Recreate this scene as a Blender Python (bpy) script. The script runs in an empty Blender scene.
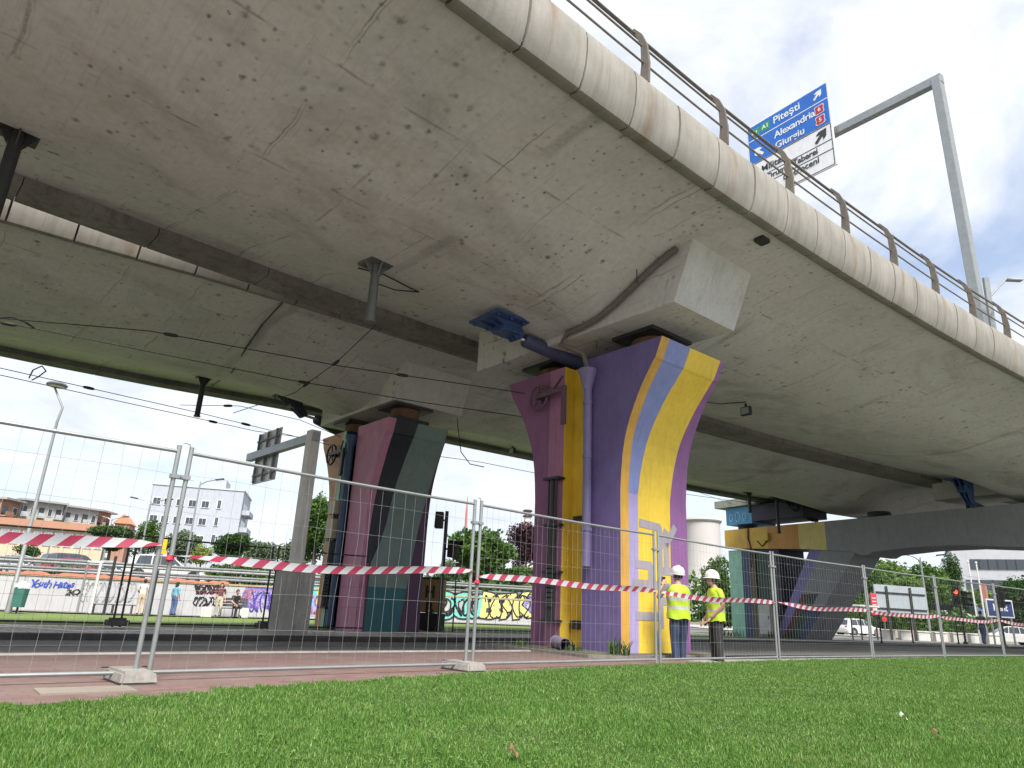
import bpy, bmesh, math, random
import numpy as np
from math import sin, cos, pi, radians, sqrt, atan2
from mathutils import Vector, Matrix
random.seed(7); RNG = np.random.default_rng(7)
S = bpy.context.scene
COL = S.collection
EXPOSURE = 1.82

# ------------------------------------------------------------------ camera
FPX, PITCH, ROLL, CAMH = 686.8, .31564, .046346, .7143
fw = Vector((0, cos(PITCH), sin(PITCH))); up0 = Vector((0, -sin(PITCH), cos(PITCH))); rt0 = Vector((1, 0, 0))
rt = rt0*cos(ROLL) + up0*sin(ROLL); up = up0*cos(ROLL) - rt0*sin(ROLL)
cd = bpy.data.cameras.new('camera'); cam = bpy.data.objects.new('camera', cd); COL.objects.link(cam)
M = Matrix((rt, up, -fw)).transposed().to_4x4(); M.translation = (0, 0, CAMH); cam.matrix_world = M
cd.sensor_width = 36; cd.lens = FPX*36/1024; cd.clip_start = .05; cd.clip_end = 5000
S.camera = cam

def at(px, py, Y):
    "point seen at a pixel of the photograph at the ground distance Y ahead"
    d = fw + rt*((px-512)/FPX) + up*((384-py)/FPX)
    return Vector((0, 0, CAMH)) + d*(Y/d.y)

# ------------------------------------------------------------------ bridge coordinates: s along, d across (towards the lawn)
RR = 140.; T0 = radians(50.5)
def frame(s):
    t = T0 + s/RR
    return Vector((sin(t), cos(t), 0)), Vector((cos(t), -sin(t), 0))
_u0, _n0 = frame(0)
P0 = Vector((2.1, 12.7, 0)) - _n0*1.18 + _u0
CC = P0 + _n0*RR
def W(s, d, z=0.):
    u, n = frame(s); p = CC - n*(RR-d)
    return Vector((p.x, p.y, z))
def inv(x, y):
    vx, vy = x-CC.x, y-CC.y; r = math.hypot(vx, vy); nx, ny = -vx/r, -vy/r
    return (atan2(-ny, nx)-T0)*RR, RR-r
def smooth(t):
    t = min(1., max(0., t)); return t*t*(3-2*t)
def gz(x, y):
    s, d = inv(x, y)
    a = .20 + (.20*smooth((-x-1)/20) if x < 0 else .12*smooth((x-2)/10))
    return -a*smooth((-d-6.5)/14)
def interp(x, tab):
    if x <= tab[0][0]: return tab[0][1]
    for (a, p), (b, q) in zip(tab, tab[1:]):
        if x <= b: return p+(q-p)*smooth((x-a)/(b-a))
    return tab[-1][1]
def lin(x, tab):
    if x <= tab[0][0]: return tab[0][1]
    for (a, p), (b, q) in zip(tab, tab[1:]):
        if x <= b: return p+(q-p)*(x-a)/(b-a)
    return tab[-1][1]

# ------------------------------------------------------------------ mesh builder
class MB:
    def __init__(self): self.v = []; self.f = []; self.m = []; self.uv = None
    def add(self, vs, fs, m=0):
        o = len(self.v); self.v += [tuple(p) for p in vs]
        self.f += [tuple(o+i for i in f) for f in fs]; self.m += [m]*len(fs)
    def box(self, c, size, R=None, m=0, bev=0.):
        sx, sy, sz = [k/2 for k in size]; c = Vector(c)
        R = R or Matrix.Identity(3)
        if bev <= 0:
            vs = [c+R@Vector((x*sx, y*sy, z*sz)) for z in (-1, 1) for y in (-1, 1) for x in (-1, 1)]
            self.add(vs, [(0, 2, 3, 1), (4, 5, 7, 6), (0, 1, 5, 4), (2, 6, 7, 3), (0, 4, 6, 2), (1, 3, 7, 5)], m)
        else:
            bm = bmesh.new(); bmesh.ops.create_cube(bm, size=1)
            for q in bm.verts: q.co = Vector((q.co.x*size[0], q.co.y*size[1], q.co.z*size[2]))
            bmesh.ops.bevel(bm, geom=bm.edges[:], offset=bev, segments=2, profile=.6, affect='EDGES')
            bm.verts.index_update()
            self.add([c+R@q.co for q in bm.verts], [[q.index for q in f.verts] for f in bm.faces], m); bm.free()
    def beam(self, p, q, w, h, upv=(0, 0, 1), m=0, bev=0.):
        p, q = Vector(p), Vector(q); y = (q-p); L = y.length; y.normalize()
        x = y.cross(Vector(upv))
        if x.length < 1e-4: x = y.cross(Vector((0, 1, 0)))
        x.normalize(); z = x.cross(y)
        self.box((p+q)/2, (w, L, h), Matrix((x, y, z)).transposed(), m, bev)
    def tube(self, pts, r, n=8, m=0, cap=True, closed=False):
        pts = [Vector(p) for p in pts]; N = len(pts)
        rs = r if isinstance(r, (list, tuple)) else [r]*N
        o = len(self.v); ref = None
        for i, p in enumerate(pts):
            if closed: t = pts[(i+1) % N]-pts[i-1]
            else: t = pts[min(i+1, N-1)]-pts[max(i-1, 0)]
            t.normalize()
            if ref is None:
                ref = t.cross(Vector((0, 0, 1)))
                if ref.length < 1e-3: ref = t.cross(Vector((0, 1, 0)))
            ref = (ref-t*ref.dot(t)).normalized(); b = t.cross(ref)
            for k in range(n):
                a = 2*pi*k/n; self.v.append(tuple(p+(ref*cos(a)+b*sin(a))*rs[i]))
        for i in range(N if closed else N-1):
            j = (i+1) % N
            for k in range(n):
                k2 = (k+1) % n
                self.f.append((o+i*n+k, o+i*n+k2, o+j*n+k2, o+j*n+k)); self.m.append(m)
        if cap and not closed:
            self.f.append(tuple(o+k for k in reversed(range(n)))); self.m.append(m)
            self.f.append(tuple(o+(N-1)*n+k for k in range(n))); self.m.append(m)
    def loft(self, rings, m=0, cap=True, mats=None):
        n = len(rings[0]); o = len(self.v)
        for r in rings: self.v += [tuple(p) for p in r]
        for i in range(len(rings)-1):
            for k in range(n):
                k2 = (k+1) % n
                self.f.append((o+i*n+k, o+i*n+k2, o+(i+1)*n+k2, o+(i+1)*n+k))
                self.m.append(mats(i, k) if mats else m)
        if cap:
            self.f.append(tuple(o+k for k in reversed(range(n)))); self.m.append(m)
            self.f.append(tuple(o+(len(rings)-1)*n+k for k in range(n))); self.m.append(m)
    def prism(self, poly, vec, m=0):
        n = len(poly); a = [Vector(p) for p in poly]; b = [p+Vector(vec) for p in a]
        self.add(a+b, [tuple(reversed(range(n))), tuple(range(n, 2*n))]+[(i, (i+1) % n, n+(i+1) % n, n+i) for i in range(n)], m)
    def lathe(self, prof, c, n=16, m=0, sx=1., sy=1., R=None):
        c = Vector(c); R = R or Matrix.Identity(3)
        rings = [[c+R@Vector((r*sx*cos(2*pi*k/n), r*sy*sin(2*pi*k/n), z)) for k in range(n)] for r, z in prof]
        self.loft(rings, m)
    def ball(self, c, rad, n=12, m=0, R=None):
        rx, ry, rz = rad if isinstance(rad, (tuple, list)) else (rad,)*3
        self.lathe([(max(1e-3, sin(pi*i/n)), -cos(pi*i/n)*rz) for i in range(n+1)], c, n*2 if n < 8 else n, m, rx, ry, R)
    def grid(self, fn, ni, nj, m=0, uvf=None):
        o = len(self.v)
        for i in range(ni+1):
            for j in range(nj+1): self.v.append(tuple(fn(i/ni, j/nj)))
        for i in range(ni):
            for j in range(nj):
                a = o+i*(nj+1)+j; self.f.append((a, a+1, a+nj+2, a+nj+1)); self.m.append(m)
    def build(self, name, mat, parent=None, smooth=False, label=None, cat=None, group=None, kind=None, fix=True):
        loc = Vector((0, 0, 0))
        if parent is not None:
            p = parent
            while p is not None: loc += p.location; p = p.parent
        me = bpy.data.meshes.new(name)
        vs = [(x-loc.x, y-loc.y, z-loc.z) for x, y, z in self.v] if loc.length > 0 else self.v
        me.from_pydata(vs, [], self.f)
        for mm in (mat if isinstance(mat, (list, tuple)) else [mat]): me.materials.append(mm)
        me.polygons.foreach_set('material_index', self.m)
        if self.uv is not None:
            ul = me.uv_layers.new(name='UVMap'); uv = np.array(self.uv, dtype=np.float32)
            li = np.empty(len(me.loops), dtype=np.int32); me.loops.foreach_get('vertex_index', li)
            ul.data.foreach_set('uv', uv[li].ravel())
        if fix:
            bm = bmesh.new(); bm.from_mesh(me); bmesh.ops.recalc_face_normals(bm, faces=bm.faces[:]); bm.to_mesh(me); bm.free()
        if smooth:
            me.polygons.foreach_set('use_smooth', [True]*len(me.polygons))
            if hasattr(me, 'set_sharp_from_angle'): me.set_sharp_from_angle(angle=radians(38))
        me.update()
        o = bpy.data.objects.new(name, me); COL.objects.link(o)
        if parent is not None: o.parent = parent
        return tag(o, label, cat, group, kind)

def tag(o, label=None, cat=None, group=None, kind=None):
    if label: o['label'] = label
    if cat: o['category'] = cat
    if group: o['group'] = group
    if kind: o['kind'] = kind
    return o
def thing(name, loc, label, cat, group=None):
    o = bpy.data.objects.new(name, None); COL.objects.link(o); o.location = loc; o.empty_display_size = .2
    return tag(o, label, cat, group)
def copy_tree(o, parent=None):
    c = o.copy(); COL.objects.link(c); c.parent = parent
    for ch in list(o.children): copy_tree(ch, c)
    return c

# ------------------------------------------------------------------ materials
def nt(name):
    m = bpy.data.materials.new(name); m.use_nodes = True; t = m.node_tree
    return m, t, t.nodes['Principled BSDF'], t.links
def N(t, typ, **kw):
    n = t.nodes.new(typ)
    for k, v in kw.items():
        if k in n.inputs.keys(): n.inputs[k].default_value = v
        else: setattr(n, k, v)
    return n
def ramp(t, stops, fac=None, interp_='LINEAR'):
    r = t.nodes.new('ShaderNodeValToRGB'); r.color_ramp.interpolation = interp_
    e = r.color_ramp.elements
    while len(e) < len(stops): e.new(.5)
    for k, (p, c) in enumerate(stops):
        e[k].position = p; e[k].color = (c, c, c, 1) if not isinstance(c, (tuple, list)) else (*c, 1)
    if fac is not None: t.links.new(fac, r.inputs[0])
    return r
def mix(t, fac, a, b, mode='MIX'):
    n = t.nodes.new('ShaderNodeMix'); n.data_type = 'RGBA'; n.blend_type = mode
    for sock, v in ((n.inputs[0], fac), (n.inputs[6], a), (n.inputs[7], b)):
        if hasattr(v, 'is_linked'): t.links.new(v, sock)
        elif isinstance(v, (tuple, list)): sock.default_value = (*v, 1) if len(v) == 3 else v
        else: sock.default_value = v if sock.type == 'VALUE' else (v, v, v, 1)
    return n.outputs[2]
def math_(t, op, a, b=0., c=None):
    n = t.nodes.new('ShaderNodeMath'); n.operation = op
    for i, v in enumerate((a, b) if c is None else (a, b, c)):
        if hasattr(v, 'is_linked'): t.links.new(v, n.inputs[i])
        else: n.inputs[i].default_value = v
    return n.outputs[0]
def coords(t, scale=(1, 1, 1), kind='Object'):
    if kind == 'World':
        g = t.nodes.new('ShaderNodeNewGeometry').outputs['Position']
    else: g = t.nodes.new('ShaderNodeTexCoord').outputs[kind]
    mp = t.nodes.new('ShaderNodeMapping'); mp.inputs['Scale'].default_value = scale
    t.links.new(g, mp.inputs['Vector']); return mp.outputs[0]
def noise(t, vec, scale, detail=4., rough=.55, dist=0.):
    n = N(t, 'ShaderNodeTexNoise', Scale=scale, Detail=detail, Roughness=rough, Distortion=dist); t.links.new(vec, n.inputs['Vector']); return n.outputs['Fac']
def bump(t, bsdf, h, strength=.3, dist=.01):
    b = N(t, 'ShaderNodeBump', Strength=strength, Distance=dist); t.links.new(h, b.inputs['Height']); t.links.new(b.outputs[0], bsdf.inputs['Normal'])

def paint(name, col, rough=.55, var=.18, dirt=.25, scale=3., metal=0., grime=(.10, .09, .075), streak=True, bmp=.08):
    m, t, b, L = nt(name)
    w = coords(t, kind='World')
    n1 = noise(t, w, scale, 5, .6)
    c = mix(t, ramp(t, [(.3, 0), (.75, 1)], n1).outputs[0], tuple(k*(1-var) for k in col), tuple(min(1, k*(1+var)) for k in col))
    if streak:
        nr = noise(t, coords(t, (9, 9, 1.3), 'World'), 1.7, 7, .72, .2); c = mix(t, ramp(t, [(.42, 0), (.70, .55)], nr).outputs[0], c, tuple(min(1, k*1.18+.018) for k in col))
        nf = noise(t, coords(t, (1.1, 1.1, .8), 'World'), 1.1, 6, .7, .6); c = mix(t, ramp(t, [(.50, 0), (.68, .30)], nf).outputs[0], c, tuple(k*.66+.008 for k in col))
    ws = coords(t, (7, 7, .5) if streak else (2, 2, 2), 'World')
    n2 = noise(t, ws, 1.6, 6, .65)
    f = ramp(t, [(.52, 0), (.78, dirt)], n2).outputs[0]
    c = mix(t, f, c, grime)
    L.new(c, b.inputs['Base Color']); b.inputs['Roughness'].default_value = rough; b.inputs['Metallic'].default_value = metal
    if bmp: bump(t, b, noise(t, w, 30, 4, .6), bmp, .01)
    return m
def flat(name, col, rough=.5, metal=0., emit=None):
    m, t, b, L = nt(name)
    w = coords(t, kind='World')
    c = mix(t, noise(t, w, 2.3, 4), tuple(k*.85 for k in col), tuple(min(1, k*1.12) for k in col))
    L.new(c, b.inputs['Base Color']); b.inputs['Roughness'].default_value = rough; b.inputs['Metallic'].default_value = metal
    if emit: b.inputs['Emission Color'].default_value = (*emit[0], 1); b.inputs['Emission Strength'].default_value = emit[1]
    return m
def leafmat(name, a, b_, rough=.6):
    m, t, b, L = nt(name)
    g = t.nodes.new('ShaderNodeNewGeometry')
    w = coords(t, kind='World')
    n = noise(t, w, .7, 3)
    f = math_(t, 'ADD', math_(t, 'MULTIPLY', g.outputs['Random Per Island'], .6), math_(t, 'MULTIPLY', n, .5))
    c = mix(t, ramp(t, [(.25, 0), (.85, 1)], f).outputs[0], a, b_)
    L.new(c, b.inputs['Base Color']); b.inputs['Roughness'].default_value = rough
    b.inputs['Specular IOR Level'].default_value = .25
    tr = t.nodes.new('ShaderNodeBsdfTranslucent'); L.new(c, tr.inputs[0])
    ms = t.nodes.new('ShaderNodeMixShader'); ms.inputs[0].default_value = .3
    L.new(b.outputs[0], ms.inputs[1]); L.new(tr.outputs[0], ms.inputs[2]); L.new(ms.outputs[0], t.nodes['Material Output'].inputs[0])
    return m

def soffit_mat():
    m, t, b, L = nt('stained_concrete_soffit')
    tc = t.nodes.new('ShaderNodeTexCoord').outputs['UV']
    def mp(sx, sy, rot=0.):
        k = t.nodes.new('ShaderNodeMapping'); k.inputs['Scale'].default_value = (sx, sy, 1); k.inputs['Rotation'].default_value = (0, 0, rot); L.new(tc, k.inputs[0]); return k.outputs[0]
    big = noise(t, mp(1, 1), .33, 3, .5)
    c = mix(t, ramp(t, [(.35, 0), (.65, 1)], big).outputs[0], (.56, .545, .54), (.63, .61, .605))
    tone = noise(t, mp(1, 1.3), .8, 4, .55)
    c = mix(t, ramp(t, [(.4, 0), (.7, .6)], tone).outputs[0], c, (.60, .55, .54))           # warm patches
    tone2 = noise(t, mp(1.2, .9), 1.3, 4, .55, .4)
    c = mix(t, ramp(t, [(.5, 0), (.74, .55)], tone2).outputs[0], c, (.48, .475, .455))           # grey green patches
    fine = noise(t, mp(1, 1), 9, 6, .65)
    c = mix(t, math_(t, 'MULTIPLY', ramp(t, [(.35, 1), (.6, 0)], fine).outputs[0], .22), c, (.28, .265, .245))
    wet = noise(t, mp(.28, .6), .9, 5, .62, .8)
    c = mix(t, math_(t, 'MULTIPLY', ramp(t, [(.56, 0), (.70, .55)], wet).outputs[0], ramp(t, [(.3, .4), (.6, 1)], noise(t, mp(2.4, 3), 2.2, 6, .7)).outputs[0]), c, (.25, .215, .19))
    # brushed transverse wash marks
    br = noise(t, mp(9, .55, .12), 2.2, 6, .7)
    c = mix(t, ramp(t, [(.53, 0), (.78, .42)], br).outputs[0], c, (.27, .255, .24))
    # darker stained areas
    st = noise(t, mp(.55, 1), .62, 5, .65, .6)
    sf = ramp(t, [(.54, 0), (.74, .50)], st).outputs[0]
    c = mix(t, sf, c, (.21, .195, .18))
    # round spots, several sizes, thinned out by a mask
    dens = ramp(t, [(.40, 0), (.62, 1)], noise(t, mp(1, 1), .9, 3)).outputs[0]
    wob = noise(t, mp(1, 1), 14, 4, .7)
    for sc, rad, amt, keep in ((3.0, .19, .95, .40), (1.25, .12, .85, .35), (6.5, .25, .85, .42), (2.1, .07, 1., .3), (.8, .07, .8, .3)):
        v = N(t, 'ShaderNodeTexVoronoi', Scale=sc, Randomness=1.); L.new(mp(1, 1), v.inputs['Vector'])
        sp = math_(t, 'ADD', v.outputs['Distance'], math_(t, 'MULTIPLY', math_(t, 'SUBTRACT', wob, .5), .30))
        sep = t.nodes.new('ShaderNodeSeparateColor'); L.new(v.outputs['Color'], sep.inputs[0])
        kp = math_(t, 'GREATER_THAN', sep.outputs[0], keep)
        f = math_(t, 'MULTIPLY', ramp(t, [(rad*.15, 1), (rad, 0)], sp).outputs[0], kp)
        f = math_(t, 'MULTIPLY', f, math_(t, 'MULTIPLY', math_(t, 'ADD', dens, .25), amt*.95))
        c = mix(t, f, c, (.13, .115, .105))
    # transverse drip lines: a thin dark wandering line at irregular places along the deck
    sx = t.nodes.new('ShaderNodeSeparateXYZ'); L.new(tc, sx.inputs[0])
    wander = math_(t, 'MULTIPLY', math_(t, 'SUBTRACT', noise(t, mp(.5, .7), 1.2, 3), .5), .30)
    for per, ph, wd, amt in ((2.9, .35, .018, .75), (4.3, 2.1, .03, .6), (7.1, 1.2, .16, .45), (2.1, 1.3, .014, .55)):
        x = math_(t, 'ADD', math_(t, 'ADD', sx.outputs[0], ph+50), wander)
        q = math_(t, 'ABSOLUTE', math_(t, 'SUBTRACT', math_(t, 'MODULO', x, per), per/2))
        line = ramp(t, [(wd*.4, 1), (wd, 0)], q).outputs[0]
        msk = ramp(t, [(.46, 0), (.58, 1)], noise(t, mp(.23, .3 if wd < .1 else .2), 2.1+ph*.13, 2)).outputs[0]
        grit = ramp(t, [(.3, .35), (.6, 1)], noise(t, mp(1, 1), 16, 4, .7)).outputs[0]
        f = math_(t, 'MULTIPLY', math_(t, 'MULTIPLY', line, msk), math_(t, 'MULTIPLY', grit, amt))
        c = mix(t, f, c, (.17, .155, .14))
    # longitudinal board joints
    for dd in (-2.35, .62, 2.55, -6.8, -9.6, -12.0):
        w2 = math_(t, 'MULTIPLY', math_(t, 'SUBTRACT', noise(t, mp(.8, .2), 1.5, 4), .5), .10)
        q = math_(t, 'ABSOLUTE', math_(t, 'ADD', math_(t, 'SUBTRACT', sx.outputs[1], dd), w2))
        line = ramp(t, [(.008, 1), (.028, 0)], q).outputs[0]
        f = math_(t, 'MULTIPLY', math_(t, 'MULTIPLY', line, ramp(t, [(.47, 0), (.6, .6)], noise(t, mp(1.1, 1.1), 1.4, 4)).outputs[0]), .9)
        c = mix(t, f, c, (.16, .14, .125))
    L.new(c, b.inputs['Base Color']); b.inputs['Roughness'].default_value = .82
    b.inputs['Specular IOR Level'].default_value = .3
    bump(t, b, math_(t, 'ADD', math_(t, 'MULTIPLY', fine, .5), math_(t, 'MULTIPLY', br, .5)), .25, .02)
    return m
def concrete(name, a=(.42, .40, .37), b_=(.52, .50, .46), dark=(.17, .155, .14), amt=.6, scale=1.2, rough=.85):
    m, t, b, L = nt(name)
    w = coords(t, kind='World')
    c = mix(t, ramp(t, [(.35, 0), (.65, 1)], noise(t, w, scale, 5, .6)).outputs[0], a, b_)
    ws = coords(t, (5, 5, .6), 'World')
    c = mix(t, ramp(t, [(.5, 0), (.75, amt)], noise(t, ws, 1.1, 6, .65)).outputs[0], c, dark)
    f = noise(t, w, 22, 6, .7)
    c = mix(t, ramp(t, [(.28, .5), (.5, 0)], f).outputs[0], c, dark)
    L.new(c, b.inputs['Base Color']); b.inputs['Roughness'].default_value = rough; bump(t, b, f, .3, .02)
    return m
def fascia_mat():
    m, t, b, L = nt('weathered_fascia_concrete')
    tc = t.nodes.new('ShaderNodeTexCoord').outputs['UV']       # u: metres along, v: 0 bottom .. 1 top
    def mp(sx, sy):
        k = t.nodes.new('ShaderNodeMapping'); k.inputs['Scale'].default_value = (sx, sy, 1); L.new(tc, k.inputs[0]); return k.outputs[0]
    c = mix(t, ramp(t, [(.35, 0), (.65, 1)], noise(t, mp(1, 1), 1.6, 5, .6)).outputs[0], (.205, .195, .17), (.285, .27, .24))
    s1 = noise(t, mp(5.5, .55), 1.4, 7, .72, .25)
    c = mix(t, ramp(t, [(.48, 0), (.74, .66)], s1).outputs[0], c, (.13, .115, .095))
    s2 = noise(t, mp(2.3, .3), 1.3, 4, .6)
    c = mix(t, ramp(t, [(.58, 0), (.75, .6)], s2).outputs[0], c, (.17, .15, .12))
    sx = t.nodes.new('ShaderNodeSeparateXYZ'); L.new(tc, sx.inputs[0])
    # rust runs below every railing post (2.1 m apart)
    x = math_(t, 'ADD', math_(t, 'ADD', sx.outputs[0], 46.2+4.3+1.05), math_(t, 'MULTIPLY', math_(t, 'SUBTRACT', noise(t, mp(.8, 1.4), 1.5, 5), .5), .60))
    q = math_(t, 'ABSOLUTE', math_(t, 'SUBTRACT', math_(t, 'MODULO', x, 2.1), 1.05))
    f = math_(t, 'MULTIPLY', ramp(t, [(.02, .8), (.16, 0)], q).outputs[0], ramp(t, [(.44, .0), (.66, .95)], noise(t, mp(1.3, .9), 1.3, 5)).outputs[0])
    c = mix(t, f, c, (.17, .105, .05))
    g = ramp(t, [(.0, .75), (.16, 0)], sx.outputs[1]).outputs[0]
    c = mix(t, math_(t, 'MULTIPLY', g, noise(t, mp(4, 2), 2, 4)), c, (.13, .12, .10))
    L.new(c, b.inputs['Base Color']); b.inputs['Roughness'].default_value = .8
    bump(t, b, noise(t, mp(4, 4), 8, 5, .7), .2, .02)
    return m
def brick_mat():
    m, t, b, L = nt('red_paving_bricks')
    tc = t.nodes.new('ShaderNodeTexCoord').outputs['UV']
    br = N(t, 'ShaderNodeTexBrick', Scale=1.0); br.inputs['Color1'].default_value = (.145, .078, .070, 1); br.inputs['Color2'].default_value = (.195, .118, .105, 1)
    br.inputs['Mortar'].default_value = (.11, .09, .08, 1); br.inputs['Mortar Size'].default_value = .008; br.inputs['Brick Width'].default_value = .22; br.inputs['Row Height'].default_value = .11
    L.new(tc, br.inputs['Vector'])
    w = coords(t, kind='World')
    c = mix(t, ramp(t, [(.42, 0), (.7, .55)], noise(t, w, .9, 5, .6)).outputs[0], br.outputs['Color'], (.18, .155, .14))
    c = mix(t, ramp(t, [(.55, 0), (.75, .5)], noise(t, w, 4, 5, .6)).outputs[0], c, (.12, .10, .09))
    L.new(c, b.inputs['Base Color']); b.inputs['Roughness'].default_value = .8; bump(t, b, br.outputs['Fac'], -.3, .01)
    return m
def paver_mat(name='grey_pavers', a=(.57, .54, .50), b_=(.66, .62, .575), bw=.4, rh=.4):
    m, t, b, L = nt(name)
    tc = t.nodes.new('ShaderNodeTexCoord').outputs['UV']
    br = N(t, 'ShaderNodeTexBrick', Scale=1.0); br.inputs['Color1'].default_value = (*a, 1); br.inputs['Color2'].default_value = (*b_, 1)
    br.inputs['Mortar'].default_value = (.15, .14, .13, 1); br.inputs['Mortar Size'].default_value = .012; br.inputs['Brick Width'].default_value = bw; br.inputs['Row Height'].default_value = rh
    L.new(tc, br.inputs['Vector'])
    w = coords(t, kind='World')
    c = mix(t, ramp(t, [(.45, 0), (.72, .35)], noise(t, w, .7, 5, .6)).outputs[0], br.outputs['Color'], (.24, .22, .20))
    L.new(c, b.inputs['Base Color']); b.inputs['Roughness'].default_value = .85
    return m
def asphalt_mat(name='asphalt', a=.17, b_=.26):
    m, t, b, L = nt(name)
    w = coords(t, kind='World')
    c = mix(t, noise(t, w, .6, 5, .6), (a, a*.96, a*.91), (b_, b_*.94, b_*.86))
    c = mix(t, ramp(t, [(.4, 0), (.7, .5)], noise(t, w, 60, 3, .7)).outputs[0], c, (.16, .155, .15))
    L.new(c, b.inputs['Base Color']); b.inputs['Roughness'].default_value = .85; bump(t, b, noise(t, w, 90, 3), .4, .01)
    return m
def turf_mat(name, a, b_, dry=(.15, .14, .05)):
    m, t, b, L = nt(name)
    w = coords(t, kind='World')
    c = mix(t, ramp(t, [(.3, 0), (.7, 1)], noise(t, w, 1.3, 6, .65)).outputs[0], a, b_)
    c = mix(t, ramp(t, [(.58, 0), (.78, .6)], noise(t, w, .5, 4)).outputs[0], c, dry)
    f = noise(t, w, 55, 4, .75)
    c = mix(t, ramp(t, [(.3, .7), (.55, 0)], f).outputs[0], c, tuple(k*.45 for k in a))
    L.new(c, b.inputs['Base Color']); b.inputs['Roughness'].default_value = .9; bump(t, b, f, .8, .04)
    return m

MSOF = soffit_mat(); MFAS = fascia_mat()
MCON = concrete('grey_concrete'); MCOND = concrete('dark_stained_concrete', (.15, .14, .125), (.23, .215, .195), (.06, .052, .047), .75)
MCONL = concrete('pale_concrete', (.50, .49, .46), (.58, .57, .54), (.25, .23, .2), .4)
MFOOT = concrete('cast_foot_concrete', (.21, .20, .185), (.28, .265, .245), (.12, .11, .10), .5, 6)
MGALV = paint('galvanised_steel', (.30, .32, .32), .42, .12, .2, 6, .55, (.2, .19, .18), False, .02)
MDARKM = paint('dark_metal', (.035, .037, .04), .5, .2, .3, 5, .3, (.09, .07, .05), False, .02)
MRAIL = paint('weathered_railing_steel', (.13, .115, .095), .6, .3, .5, 9, .2, (.20, .15, .08), True, .05)
MBLUE = paint('blue_damper_paint', (.035, .075, .21), .5, .2, .35, 5, .1, (.04, .04, .05))
MBLUED = paint('dark_navy_paint', (.02, .026, .055), .5, .2, .25, 5, .1, (.03, .03, .03))
MWHITE = paint('white_paint', (.58, .58, .57), .5, .06, .25, 2, 0, (.4, .38, .34))
MBLACK = flat('black_plastic', (.018, .018, .02), .55)
MRUST = paint('rusted_steel', (.16, .085, .045), .8, .3, .4, 9)
MGLASS = flat('dark_window_glass', (.05, .06, .075), .08)
MRUBBER = flat('tyre_rubber', (.02, .02, .02), .8)
# ------------------------------------------------------------------ sky and light
SUN_EL, SUN_AZ = radians(54), radians(165)         # azimuth clockwise from +Y: the sun is high, behind and right of the camera, veiled by cloud
wd = bpy.data.worlds.new('World'); S.world = wd; wd.use_nodes = True
t = wd.node_tree; L = t.links; bg = t.nodes['Background']
sky = t.nodes.new('ShaderNodeTexSky'); sky.sky_type = 'NISHITA'; sky.sun_disc = False
sky.sun_elevation = SUN_EL; sky.sun_rotation = SUN_AZ; sky.air_density = 1.; sky.dust_density = 2.5; sky.ozone_density = 1.
tc = t.nodes.new('ShaderNodeTexCoord').outputs['Generated']
sp = t.nodes.new('ShaderNodeSeparateXYZ'); L.new(tc, sp.inputs[0])
zz = math_(t, 'ADD', math_(t, 'MAXIMUM', sp.outputs[2], 0.), .22)
cb = t.nodes.new('ShaderNodeCombineXYZ'); L.new(math_(t, 'DIVIDE', sp.outputs[0], zz), cb.inputs[0]); L.new(math_(t, 'DIVIDE', sp.outputs[1], zz), cb.inputs[1])
cb.inputs[2].default_value = 3.7
n1 = noise(t, cb.outputs[0], 1.5, 7, .56, .35)
n2 = noise(t, cb.outputs[0], 1.9, 6, .6, .5)
n3 = noise(t, cb.outputs[0], .8, 3, .5)
cover = ramp(t, [(.36, .25), (.50, 1.)], n1).outputs[0]
shade = ramp(t, [(.36, 0), (.58, 1)], n2).outputs[0]
ccol = mix(t, shade, (3.0, 3.3, 3.95), (5.0, 5.1, 5.25))
ccol = mix(t, ramp(t, [(.4, 0), (.65, .5)], n3).outputs[0], ccol, (3.2, 3.5, 4.2))
low = ramp(t, [(.02, 1), (.45, 0)], sp.outputs[2]).outputs[0]
ccol = mix(t, math_(t, 'MULTIPLY', low, .75), ccol, (4.1, 4.4, 4.95))
skyc = mix(t, 1., sky.outputs[0], (1.1, 1.08, 1.06), 'MULTIPLY')
cover = math_(t, 'MAXIMUM', cover, math_(t, 'MULTIPLY', low, .93))
c = mix(t, cover, skyc, ccol)
L.new(c, bg.inputs[0]); bg.inputs[1].default_value = .068
sd = bpy.data.lights.new('sun', 'SUN'); so = bpy.data.objects.new('sun', sd); COL.objects.link(so)
sd.energy = 2.35; sd.angle = radians(24); sd.color = (1, .96, .9)
dirv = Vector((sin(SUN_AZ)*cos(SUN_EL), cos(SUN_AZ)*cos(SUN_EL), sin(SUN_EL)))
so.rotation_euler = (-dirv).to_track_quat('-Z', 'Y').to_euler()
so.location = dirv*100
S.view_settings.view_transform = 'Standard'; S.view_settings.look = 'None'; S.view_settings.gamma = 1; S.view_settings.use_curve_mapping = False
S.view_settings.exposure = EXPOSURE

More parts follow.
